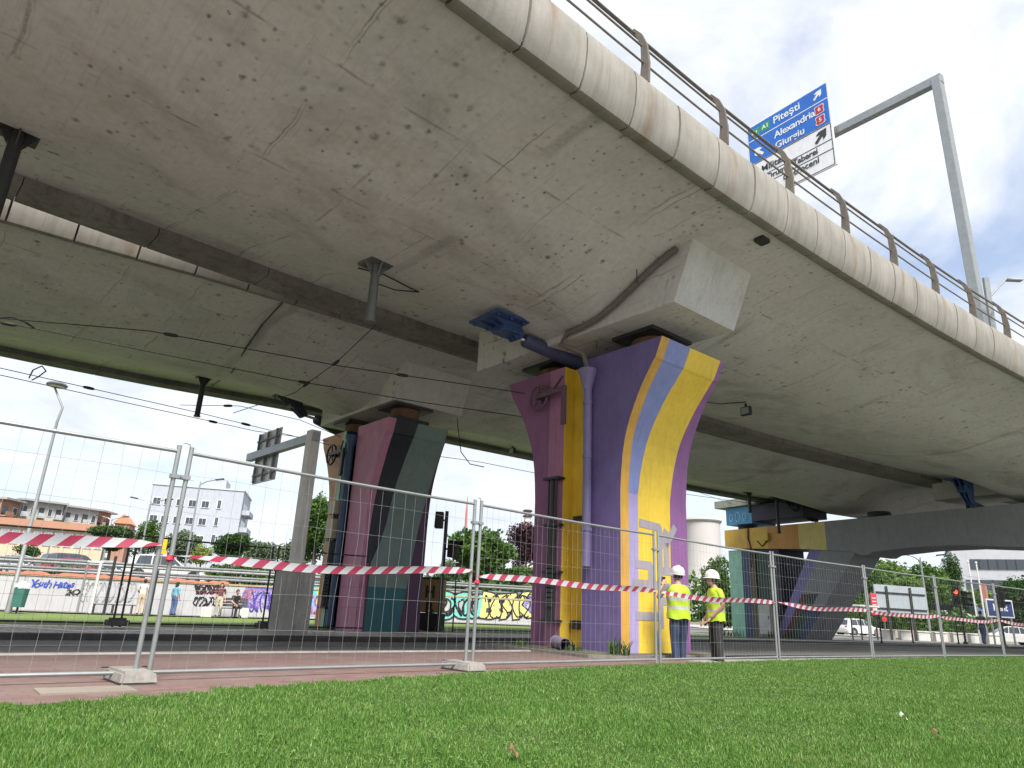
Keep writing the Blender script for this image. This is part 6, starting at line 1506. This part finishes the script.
def tree(name, px, py_top, py_bot, hw, Y, mat, lab, cat='tree', n=3500, size=None, trunk=.0, seed=0, group='background trees and bushes', flat_=.85, nl=9, zbase=None):
    r = random.Random(seed+int(px)); top = at(px, py_top, Y); bot = at(px, py_bot, Y); W_ = hw*Y/FPX
    zb = zbase if zbase is not None else (WTOP-.06 if px < 600 and Y > 30 else gz(top.x, top.y)); base = Vector((top.x, top.y, zb)); H_ = top.z-bot.z
    root = thing(name, base, lab, cat, group); cz = (top.z+bot.z)/2; lumps = []
    for k in range(nl):
        a = r.random()*6.28; q = r.random()**.5*.58; zf = r.uniform(-.62, .60); w = (1-.35*abs(zf)) 
        lumps.append(((base.x+cos(a)*W_*q*w, base.y+sin(a)*W_*q*w, cz+H_*.5*zf), (W_*r.uniform(.34, .52), W_*r.uniform(.34, .52), H_*r.uniform(.18, .28)*flat_)))
    lumps.append(((base.x, base.y, cz), (W_*.62, W_*.62, H_*.36)))
    size = size or max(.07, W_*.062); n = int(n*1.9)
    leaf_obj(leaves(lumps, n, size, seed+int(px)), LEAF[mat], 'crown', root)
    mb = MB(); tr = max(.05, W_*.07); mb.tube([base-Vector((0, 0, .1)), base.lerp(Vector((base.x, base.y, cz)), .5)+Vector((tr*.4, 0, 0)), Vector((base.x, base.y, cz))], [tr*1.25, tr, tr*.6], 8)
    for (c, q) in lumps[:6]:
        s0 = Vector((base.x, base.y, max(zb+.1, cz-H_*.30))); mb.tube([s0, s0.lerp(Vector(c), .5)+Vector((0, 0, -.05*H_)), Vector(c)], [tr*.55, tr*.35, tr*.12], 5)
    mb.build('trunk', MBARK, root)
    return root
tree('bush', 115, 525, 552, 23, 62, 'deep', 'round dark green bush right of the apartment blocks', 'bush', 4200)
tree('tree', 150, 518, 556, 17, 78, 'mid', 'feathery mid green tree left of the white office block', n=2600)
tree('tree', 184, 529, 564, 21, 70, 'pale', 'grey green willow-like tree before the white office block', n=2600)
tree('bush', 231, 532, 562, 21, 58, 'deep', 'round dark green bush under the white office block', 'bush', 4200)
tree('bush', 204, 544, 568, 14, 60, 'yellow', 'yellow green shrub left of the round dark bush', 'bush', 1500)
tree('bush', 264, 541, 568, 23, 75, 'pale', 'pale loose shrub right of the round dark bush', 'bush', 1800)
tree('bush', 296, 539, 568, 22, 80, 'pale', 'pale shrub beside the left sign gantry pole', 'bush', 1600)
tree('tree', 322, 492, 560, 27, 64, 'mid', 'tall green tree just left of the pink and black pier', n=5000)
tree('tree', 340, 540, 572, 22, 62, 'pale', 'low grey green tree behind the pink and black pier', n=1800)
tree('tree', 484, 531, 584, 34, 66, 'mid', 'round green tree between the two painted piers', n=5200)
tree('tree', 527, 520, 572, 19, 86, 'purple', 'dark purple-leaved tree left of the yellow striped pier', n=4200)
tree('bush', 453, 558, 582, 18, 80, 'pale', 'grey green shrub right of the traffic light between the piers', 'bush', 1800)
tree('bush', 520, 566, 586, 24, 70, 'mid', 'low green shrub under the purple tree', 'bush', 2000)
tree('bush', 440, 572, 590, 16, 64, 'deep', 'dark shrub behind the ochre cabinet', 'bush', 1400)
tree('bush', 12, 552, 572, 14, 52, 'yellow', 'yellowish bush at the left edge behind the guard rail', 'bush', 1500)
tree('bush', 30, 543, 558, 14, 70, 'deep', 'small dark tree before the orange ground floor at the left', 'bush', 1200)
tree('tree', 714, 557, 604, 22, 62, 'mid', 'green tree under the cooling tower, above the workers', n=3600, zbase=-.2)
tree('bush', 716, 600, 632, 26, 52, 'deep', 'dark shrub behind the workers', 'bush', 1500, zbase=-.3)
tree('tree', 806, 555, 610, 26, 80, 'mid', 'green tree seen between the legs of the portal pier', n=2400, zbase=-.3)
for k, (px, pt, pb, hw, Y, m, lab) in enumerate(((868, 566, 616, 24, 85, 'mid', 'green tree at the left end of the right tree row'), (893, 556, 612, 30, 95, 'light', 'broad light green tree above the grey billboard'), (925, 560, 616, 26, 88, 'mid', 'green tree right of the grey billboard'), (948, 553, 616, 14, 100, 'deep', 'slim dark tree left of the modern white building'), (978, 584, 624, 26, 80, 'light', 'light green tree under the modern white building'), (1012, 572, 628, 28, 64, 'deep', 'dark green tree above the blue sign at the right edge'), (905, 574, 606, 24, 72, 'light', 'bright green bush crown just above the billboard'), (1050, 570, 630, 30, 70, 'deep', 'dark tree beyond the right edge of the view'), (846, 580, 620, 16, 75, 'mid', 'small green tree right of the slanting leg'))):
    tree('tree', px, pt, pb, hw, Y, m, lab, n=3600, zbase=-.32, seed=40+k)
# hedge behind the guard rail and a far belt of trees
def onr(px, Y): p = at(px, 600, Y); p.z = gz(p.x, p.y)-.05; return p
def hedge(name, p, q, w, h, n, mat, lab, cat, kind=None, size=.09, seed=0):
    lumps = []; r = random.Random(seed); k = max(3, int((q-p).length/(w*.9)))
    for i in range(k): c = p.lerp(q, (i+.5)/k); hh = h*r.uniform(.7, 1.1); lumps.append(((c.x, c.y+r.uniform(-w, w)*.2, c.z+hh*.45), ((q-p).length/k*.7, w*.6, hh*.55)))
    o = leaf_obj(leaves(lumps, n, size, seed), LEAF[mat], name); return tag(o, lab, cat, kind=kind)
a, b = wallp(205, WTOP, -2.2), wallp(292, WTOP, -2.2); hedge('hedge', a, b, 1.0, 1.15, 5200, 'mid', 'low green hedge behind the guard rail right of the white car', 'hedge', size=.10, seed=5)
a, b = wallp(420, WTOP, -2.6), wallp(540, WTOP, -2.6); hedge('hedge', a, b, .9, .9, 4200, 'deep', 'low dark hedge behind the guard rail between the two piers', 'hedge', size=.10, seed=6)
a, b = wallp(0, WTOP, -1.6), wallp(72, WTOP, -1.6); hedge('hedge', a, b, .6, .55, 2200, 'light', 'low grassy fringe behind the guard rail at the left', 'hedge', size=.08, seed=8)
hedge('far_trees', Vector((-230, 240, 1)), Vector((-20, 250, 1)), 12, 9, 9000, 'pale', 'hazy far belt of trees behind the upper road', 'trees', 'stuff', .9, 11)
hedge('far_trees', Vector((-20, 240, 1)), Vector((30, 240, 1)), 12, 11, 4000, 'mid', 'far belt of trees seen between the two painted piers', 'trees', 'stuff', .9, 12)
hedge('far_trees', Vector((35, 200, -1)), Vector((260, 190, -1)), 14, 13, 12000, 'mid', 'far belt of trees on the right behind the street', 'trees', 'stuff', .9, 13)
hedge('hedge', onr(838, 78), onr(1060, 74), 2.2, 3.4, 12000, 'mid', 'long hedge along the far street on the right', 'hedge', size=.2, seed=14)
a, b = Q(2.2, -18.5, -.3), Q(-1.6, -11.5, -.3); 
for k, (x, lab) in enumerate(((-15.6, 'weeds at the mint foot of the striped portal leg'), (-12.2, 'weeds beside the white street cabinet'))): c = Q(-1.5, x, 0); c.z = gz(c.x, c.y); weed_clump('weed_clump', c, 90, .45, lab, 20+k, spread=.9)

# ------------------------------------------------------------------ buildings far behind
def building(name, lab, o, ux, L_, D_, H_, wallm, cat='building', group=None):
    root = thing(name, o, lab, cat, group); ux = Vector(ux).normalized(); uy = Vector((-ux.y, ux.x, 0)); R = Matrix((ux, uy, Vector((0, 0, 1)))).transposed()
    def P_(x, y, z): return o+ux*x+uy*y+Vector((0, 0, z))
    mb = MB(); mb.box(P_(L_/2, D_/2, H_/2), (L_, D_, H_), R); mb.build('wall', wallm, root)
    return root, P_, R
def windows(root, P_, R, xs, zs, w, h, y=-.02, frame_=True, side=None, mat=None, skip=()):
    for i, x in enumerate(xs):
        for j, z in enumerate(zs):
            if (i, j) in skip: continue
            mb = MB()
            if side is None: mb.box(P_(x, y-.05, z), (w+.24, .14, h+.24), R)
            else: mb.box(P_(side, x, z), (.14, w+.24, h+.24), R)
            fw_ = mb.build('window', MWHITE, root); mb = MB()
            if side is None:
                mb.box(P_(x-w*.255, y-.13, z), (w*.47, .04, h), R); mb.box(P_(x+w*.255, y-.13, z), (w*.47, .04, h), R)
            else: mb.box(P_(side+(.09 if side > 0 else -.09), x, z), (.04, w, h), R)
            mb.build('pane', mat or MGLASS, fw_)
MOFF = paint('office_white_wall', (.34, .365, .41), .7, .04, .12, .3, 0, (.4, .42, .45)); MCRM = paint('cream_block_wall', (.40, .385, .355), .8, .06, .2, .3, 0, (.35, .33, .3)); MORG = paint('terracotta_wall', (.34, .19, .13), .8, .08, .2, .4, 0, (.3, .16, .1)); MROOF = paint('dark_flat_roof', (.30, .29, .28), .8); MORW = paint('orange_parapet', (.36, .19, .12), .8, .08, .2, .4)
def pos(px, Y, z=1.2): p = at(px, 560, Y); p.z = z; return p
# white office block
Yo = 130.; o = pos(137, Yo); e = pos(233, Yo+4); ux = (e-o); L_ = ux.length; Ho = at(190, 486, Yo).z-1.2
rt_, P_, R = building('office_block', 'white office block with small square windows behind the left fence joint', o, ux, L_, 14, Ho, MOFF)
zs = [Ho-3.0-3.25*k for k in range(4)]
windows(rt_, P_, R, [L_*f for f in (.08, .20, .33, .46, .60)], zs, 1.25, 1.15); windows(rt_, P_, R, [L_*.75], [z+.2 for z in zs], .6, 1.5, frame_=False)
mb = MB(); mb.box(P_(L_*.66, 5, Ho+1.1), (L_*.22, 6, 2.2), R); mb.build('stair_tower', MOFF, rt_); mb = MB(); mb.box(P_(L_/2, 7, Ho+.16), (L_+.3, 14.3, .3), R); mb.build('roof_edge', paint('roof_edge_white', (.42, .44, .47), .7), rt_)
for k in range(4):
    mb = MB(); mb.box(P_(L_+.7, 5.2, zs[k]-.9), (1.5, 8, .9), R); mb.build('balcony', MOFF, rt_); mb = MB(); mb.box(P_(L_+.05, 5.2, zs[k]+.35), (.08, 7.4, 1.3), R); mb.build('window', MGLASS, rt_)
# apartment blocks on the left
Ya = 150.
def apt(px0, px1, Y, pytop, lab, mats, nf, nb, roof_over=.5):
    o = pos(px0, Y); e = pos(px1, Y+6); ux = e-o; L_ = ux.length; H_ = at((px0+px1)/2, pytop, Y+3).z-1.2
    r_, P_, R = building('apartment_block', lab, o, ux, L_, 12, H_, mats[0], group='apartment blocks on the left')
    mb = MB(); mb.box(P_(L_/2, 5.5, H_+.2), (L_+1.2, 13.6, .4), R); mb.build('roof', mats[1], r_)
    for k in range(nb):
        x0 = L_*(k+.5)/nb; z = [H_-2.0-2.9*j for j in range(nf)]
        if k % 2 == 0:
            for zz_ in z:
                mb = MB(); mb.box(P_(x0, -.6, zz_-1.25), (L_/nb*.85, 1.3, .22), R); bal = mb.build('balcony', mats[0], r_)
                mb = MB(); mb.box(P_(x0, -1.22, zz_-.72), (L_/nb*.83, .06, .75), R); mb.build('parapet', mats[2], bal)
                mb = MB(); mb.box(P_(x0, -.05, zz_-.1), (L_/nb*.6, .1, 1.9), R); mb.build('window', MGLASS, r_)
        else: windows(r_, P_, R, [x0], z, L_/nb*.42, 1.4)
    return r_
apt(-14, 6, Ya-6, 500.5, 'terracotta apartment block at the very left edge', (MORG, MROOF, MORW), 4, 2)
apt(6, 51, Ya, 502, 'cream apartment block with balconies at the left behind the tall lamp', (MCRM, MROOF, paint('grey_parapet', (.36, .38, .40), .6)), 4, 5)
apt(52, 88, Ya+8, 508.5, 'paler cream apartment block right of the lamp with white corner', (paint('pale_cream_wall', (.45, .435, .41), .8, .05, .15, .3), MROOF, MCRM), 4, 4)
apt(88, 101, Ya+16, 512.5, 'narrow terracotta apartment block right of the cream ones', (MORG, MROOF, MCRM), 4, 3)
o = pos(-20, 120); e = pos(100, 128); ux = e-o; L_ = ux.length; H_ = at(40, 521, 124).z-1.2
r_, P_, R = building('low_building', 'long low building with an orange parapet band before the apartment blocks', o, ux, L_, 10, H_-1.2, paint('sandy_wall', (.50, .40, .28), .8, .1, .2, .3))
mb = MB(); mb.box(P_(L_/2, 4.7, H_-.6), (L_+.6, 11, 1.25), R); mb.build('parapet', MORW, r_)
windows(r_, P_, R, [L_*(k+.5)/11 for k in range(11)], [H_-3.0], L_/11*.6, 2.1, mat=flat('blueish_shop_glass', (.28, .33, .40), .15))
o = pos(43, 112); e = pos(74, 113); ux = e-o; mb = MB(); ux.normalize(); zq = at(58, 535, 112).z; zq2 = at(58, 540, 112).z
sb = thing('shop_sign', o, 'pale blue white banner board in front of the long low building', 'sign'); R = Matrix((ux, Vector((-ux.y, ux.x, 0)), Vector((0, 0, 1)))).transposed()
mb = MB(); mb.box(o+ux*2.6+Vector((0, 0, (zq+zq2)/2-o.z)), (5.2, .2, zq-zq2), R, bev=.03); mb.build('board', flat('banner_pale_blue', (.45, .52, .68)), sb)
for x in (.4, 4.8): mb = MB(); mb.beam(o+ux*x, o+ux*x+Vector((0, 0, zq-o.z)), .15, .15); mb.build('post', MGALV, sb)
o = pos(107, 170); e = pos(122, 171); L_ = (e-o).length; H_ = at(113, 523, 170).z-1.2
r_, P_, R = building('house', 'small orange house with a pitched roof left of the feathery tree', o, e-o, L_, 8, H_, MORG)
mb = MB(); mb.prism([P_(-.5, -.4, H_), P_(L_+.5, -.4, H_), P_(L_/2, -.4, H_+2.3)], (P_(0, 8.8, 0)-P_(0, 0, 0))); mb.build('roof', paint('clay_roof', (.45, .22, .12), .8), r_); windows(r_, P_, R, [L_*.3, L_*.7], [H_-1.7], .9, 1.2)
# modern white building on the right
o = at(958, 600, 125); o.z = -.4; e = o+Vector((23, -13, 0)); L_ = (e-o).length; H_ = at(975, 548, 126).z+.4
r_, P_, R = building('modern_building', 'modern white building with dark window bands at the upper right', o, e-o, L_, 16, H_-.1, paint('modern_white_wall', (.38, .39, .42), .6, .04, .1, .3, 0, (.45, .45, .45)))
for z0, x0, x1 in ((H_-3.1, .10, .40), (H_-3.1, .44, .98), (H_-6.6, .06, .96)):
    mb = MB(); mb.box(P_(L_*(x0+x1)/2, -.06, z0), (L_*(x1-x0), .14, 1.7), R); w_ = mb.build('window_band', MGLASS, r_)
    mb = MB()
    for k in range(1, 6): mb.box(P_(L_*(x0+(x1-x0)*k/6), -.15, z0), (.14, .06, 1.7), R)
    mb.build('mullion', MDARKM, w_)
mb = MB(); mb.box(P_(L_/2, 8, H_+.1), (L_+.4, 16.4, .35), R); mb.build('roof_slab', MDARKM, r_); mb = MB(); mb.box(P_(L_*.27, 6, H_+1.6), (L_*.5, 8, 2.6), R); mb.build('penthouse', MGLASS, r_)
mb = MB(); mb.box(P_(L_*.7, -.9, H_-4.9), (L_*.6, 1.8, .3), R); mb.build('canopy', MWHITE, r_)
# cooling tower and red-white chimney
c = at(705, 600, 380); c.z = -1; ht = at(705, 521.5, 380).z+1; r0 = 17*380/FPX
ct = thing('cooling_tower', c, 'pale grey concrete cooling tower right of the yellow striped pier', 'cooling tower')
mb = MB(); NR = 72; pr = [(r0*(1+.55*(max(0, .80-f)/.80)**1.8+.02*max(0, f-.8)*5), f*ht) for f in [k/24 for k in range(25)]]
mb.loft([[c+Vector((r*(1+.006*(k % 2))*cos(2*pi*k/NR), r*(1+.006*(k % 2))*sin(2*pi*k/NR), z)) for k in range(NR)] for r, z in pr], cap=False); mb.build('shell', concrete('tower_concrete', (.40, .38, .37), (.45, .43, .42), (.30, .28, .27), .5, .05), ct, smooth=True)
mb = MB(); mb.tube([c+Vector((pr[-1][0]*1.02*cos(2*pi*k/48), pr[-1][0]*1.02*sin(2*pi*k/48), ht)) for k in range(48)], .9, 6, closed=True); mb.build('rim', concrete('tower_rim', (.33, .31, .30), (.38, .36, .35)), ct)
c = at(524.5, 600, 420); c.z = 0; ht = at(524.5, 509.5, 420).z
ch = thing('chimney', c, 'red and white banded industrial chimney behind the purple tree', 'chimney')
mb = MB(); n_ = 14; mb.loft([[c+Vector((rr*cos(2*pi*k/20), rr*sin(2*pi*k/20), ht*i/n_)) for k in range(20)] for i, rr in [(i, 3.2-1.3*i/n_) for i in range(n_+1)]], mats=lambda i, k: i % 2); mb.build('shaft', [flat('chimney_white', (.58, .55, .54)), flat('chimney_red', (.42, .16, .14))], ch, smooth=True)
for z in (.93, .985): mb = MB(); mb.lathe([(2.1, 0), (2.9, .1), (2.9, .9), (2.1, 1)], c+Vector((0, 0, ht*z-.5)), 20); mb.build('gallery', MDARKM, ch)
mp_ = at(461, 600, 150); mp_.z = 0; mz = at(461.5, 496, 150).z; am = thing('antenna_mast', mp_, 'thin mast with a red white tip between the piers', 'mast')
mb = MB(); mb.tube([mp_, Vector((mp_.x, mp_.y, mz*.72))], .10, 6); mb.build('shaft', MGALV, am); mb = MB(); mb.tube([Vector((mp_.x, mp_.y, mz*.72)), Vector((mp_.x, mp_.y, mz*.84)), Vector((mp_.x, mp_.y, mz))], [.28, .22, .06], 8); mb.build('tip', flat('mast_red', (.40, .12, .10)), am)
# double-arm street lamps far away
def dlamp(px, pyt, pyb, Y, lab, z=None):
    b_ = at(px, pyb, Y); t_ = at(px, pyt, Y); b_.z = WTOP-.06 if z is None else z; root = thing('street_lamp', b_, lab, 'street lamp', 'distant double-arm street lamps'); top = Vector((b_.x, b_.y, t_.z))
    mb = MB(); mb.tube([b_, top], [.11, .07], 8); mb.build('pole', MGALV, root)
    for s in (-1, 1):
        mb = MB(); mb.tube([top-Vector((0, 0, .3)), top+Vector((s*.6, 0, .05)), top+Vector((s*1.5, 0, .25))], .05, 6); arm_ = mb.build('arm', MGALV, root); mb = MB(); mb.box(top+Vector((s*1.8, 0, .3)), (.8, .28, .14), Matrix.Rotation(-s*.15, 3, 'Y'), bev=.04); mb.build('lamp_head', MDARKM, arm_)
dlamp(139, 501, 560, 72, 'double-arm street lamp left of the white office block'); dlamp(186, 481, 560, 66, 'double-arm street lamp before the white office block'); dlamp(930, 558, 630, 62, 'double-arm street lamp right of the grey billboard', -.32)
dlamp(103, 518, 560, 95, 'small double-arm street lamp above the round dark bush')
# yellow sign by the big white car
p = carat(161, 39); ys = thing('warning_sign', p, 'small yellow sign on a post above the big white car', 'sign'); mb = MB(); mb.tube([p, p+Vector((0, 0, 1.8))], .035, 8); mb.build('post', MGALV, ys); mb = MB(); mb.box(p+Vector((0, -.05, 2.1)), (.36, .04, .62), bev=.01); mb.box(p+Vector((.02, -.05, 1.66)), (.44, .04, .2), bev=.01); mb.build('plate', flat('sign_yellow', (.70, .42, .02)), ys)

# ------------------------------------------------------------------ right side street furniture
def onright(px, Y): p = at(px, 600, Y); p.z = gz(p.x, p.y)-.05; return p
a, b = onright(875, 58), onright(926, 60); bl = thing('billboard', (a+b)/2, 'large pale grey billboard seen from its braced back on the right', 'billboard'); ux = (b-a).normalized(); zt_, zb_ = at(900, 586, 59).z, at(900, 613, 59).z; R = Matrix((ux, Vector((-ux.y, ux.x, 0)), Vector((0, 0, 1)))).transposed(); c = (a+b)/2
mb = MB(); mb.box(Vector((c.x, c.y, (zt_+zb_)/2)), ((b-a).length, .10, zt_-zb_), R, bev=.01); mb.build('panel', paint('billboard_grey', (.30, .34, .365), .6, .06, .15, .5, 0, (.3, .32, .33)), bl)
mb = MB()
for f in (.22, .68): mb = MB(); p = a.lerp(b, f); mb.beam(Vector((p.x, p.y-.14, p.z)), Vector((p.x, p.y-.14, zt_-.1)), .16, .14); mb.build('leg', MDARKM, bl)
mb = MB()
for z in (.28, .86): p0_, p1_ = a.lerp(b, .02), a.lerp(b, .98); zz_ = zt_+(zb_-zt_)*z; mb.beam(Vector((p0_.x, p0_.y-.10, zz_)), Vector((p1_.x, p1_.y-.10, zz_)), .09, .09)
mb.build('brace', MDARKM, bl)
p = onright(873.5, 55); rb = thing('totem_sign', p, 'narrow red sign with white marks left of the billboard', 'sign'); mb = MB(); zt_ = at(873, 594, 55).z; mb.box(Vector((p.x, p.y, zt_-.75)), (.46, .16, 1.6), bev=.02); mb.build('panel', flat('totem_red', (.50, .04, .07)), rb); mb = MB()
for k in (.3, .55, .8, 1.15): mb.box(Vector((p.x, p.y-.09, zt_-k)), (.3, .02, .07 if k < 1 else .2))
mb.build('white_mark', MWHITE, rb); mb = MB(); mb.tube([p, Vector((p.x, p.y, zt_-1.4))], .06, 8); mb.build('post', MDARKM, rb)
p = onright(882, 56); kt = thing('red_kiosk_sign', p, 'round red sign below the red totem at the billboard foot', 'sign'); zt_ = at(882, 619, 56).z; mb = MB(); mb.lathe([(.19, -.03), (.20, 0), (.19, .03)], Vector((p.x, p.y-.02, zt_)), 20, R=Matrix.Rotation(pi/2, 3, 'X')); mb.build('disc', flat('disc_red', (.50, .03, .03)), kt); mb = MB(); mb.tube([p, Vector((p.x, p.y, zt_))], .03, 6); mb.build('post', MGALV, kt)
a, b = onright(985, 56), onright(1011, 57); zt_, zb_ = at(998, 599.5, 56.5).z, at(998, 617.5, 56.5).z; ux = (b-a).normalized(); c = (a+b)/2
ms_ = thing('shop_sign', c, 'dark blue sign board with a white border and white letters at the right', 'sign'); R = Matrix((ux, Vector((-ux.y, ux.x, 0)), Vector((0, 0, 1)))).transposed()
mb = MB(); mb.box(Vector((c.x, c.y, (zt_+zb_)/2)), ((b-a).length, .14, zt_-zb_), R, bev=.02); mb.build('board', MWHITE, ms_); mb = MB(); mb.box(Vector((c.x, c.y-.075, (zt_+zb_)/2)), ((b-a).length-.2, .02, zt_-zb_-.2), R); mb.build('blue_field', flat('navy_sign', (.015, .035, .13)), ms_)
text('Merit', .72, basis(ux, (0, 0, 1), Vector((c.x, c.y-.10, (zt_+zb_)/2+.05))), MWHITE, 'lettering', ms_, .004, .02)
for f in (.12, .88): p = a.lerp(b, f); mb = MB(); mb.tube([p, Vector((p.x, p.y, zb_))], .07, 8); mb.build('post', MGALV, ms_)
def flagpole(px, pyt, Y, lab, flag=None):
    p = onright(px, Y); z = at(px, pyt, Y).z; root = thing('flagpole', p, lab, 'flagpole', 'slim white poles on the right'); mb = MB(); mb.tube([p, Vector((p.x, p.y, z))], [.08, .05], 8); mb.ball(Vector((p.x, p.y, z)), .09, 6); mb.build('pole', MWHITE, root)
    if flag:
        mb = MB(); mb.grid(lambda a, b: Vector((p.x+.05+.55*a, p.y+.08*sin(a*7), z-flag[1]-1.5*b-.35*a)), 8, 4); mb.build('flag', flag[0], root, fix=False)
flagpole(974, 562, 60, 'slim white pole left of the flag'); flagpole(982, 563, 58, 'slim white flagpole with a faded orange red flag', (flat('faded_red_flag', (.36, .16, .12)), 1.5)); flagpole(975.5, 605, 59, 'short white pole with a small blue pennant', (flat('blue_pennant', (.18, .28, .45)), .1))
# low stone wall and bollard-like clutter along the pale road
a, b = onr(872, 66), onr(1050, 63); mb = MB(); mb.beam(a+Vector((0, 0, .4)), b+Vector((0, 0, .4)), .4, .8, (0, 0, 1), bev=.03); mb.build('low_wall', concrete('tan_stone', (.30, .26, .21), (.38, .34, .28)), label='long low tan wall along the far street on the right', cat='wall')
for k in range(7):
    p = onr(884+17*k, 61); mb = MB(); mb.box(p+Vector((0, 0, .35)), (1.0, .5, .7), bev=.05); mb.box(p+Vector((0, 0, .74)), (1.1, .6, .08), bev=.02); mb.build('planter', MCONL, label='pale concrete planter in a row along the far low wall on the right', cat='planter', group='row of planters by the far low wall')
a, b = onright(848, 52), onright(868, 54); mb = MB()
rf_ = thing('tram_shelter', (a+b)/2, 'small glass shelter with a pale roof right of the slanting leg', 'shelter'); zt_ = at(858, 606, 53).z
mb.beam(Vector((a.x, a.y, zt_)), Vector((b.x, b.y, zt_)), 1.6, .12, (0, 0, 1), bev=.03); mb.build('roof', MWHITE, rf_)
for f in (.05, .5, .95): p = a.lerp(b, f); mb = MB(); mb.tube([p, Vector((p.x, p.y, zt_))], .05, 8); mb.build('post', MDARKM, rf_)
bpy.context.view_layer.update()
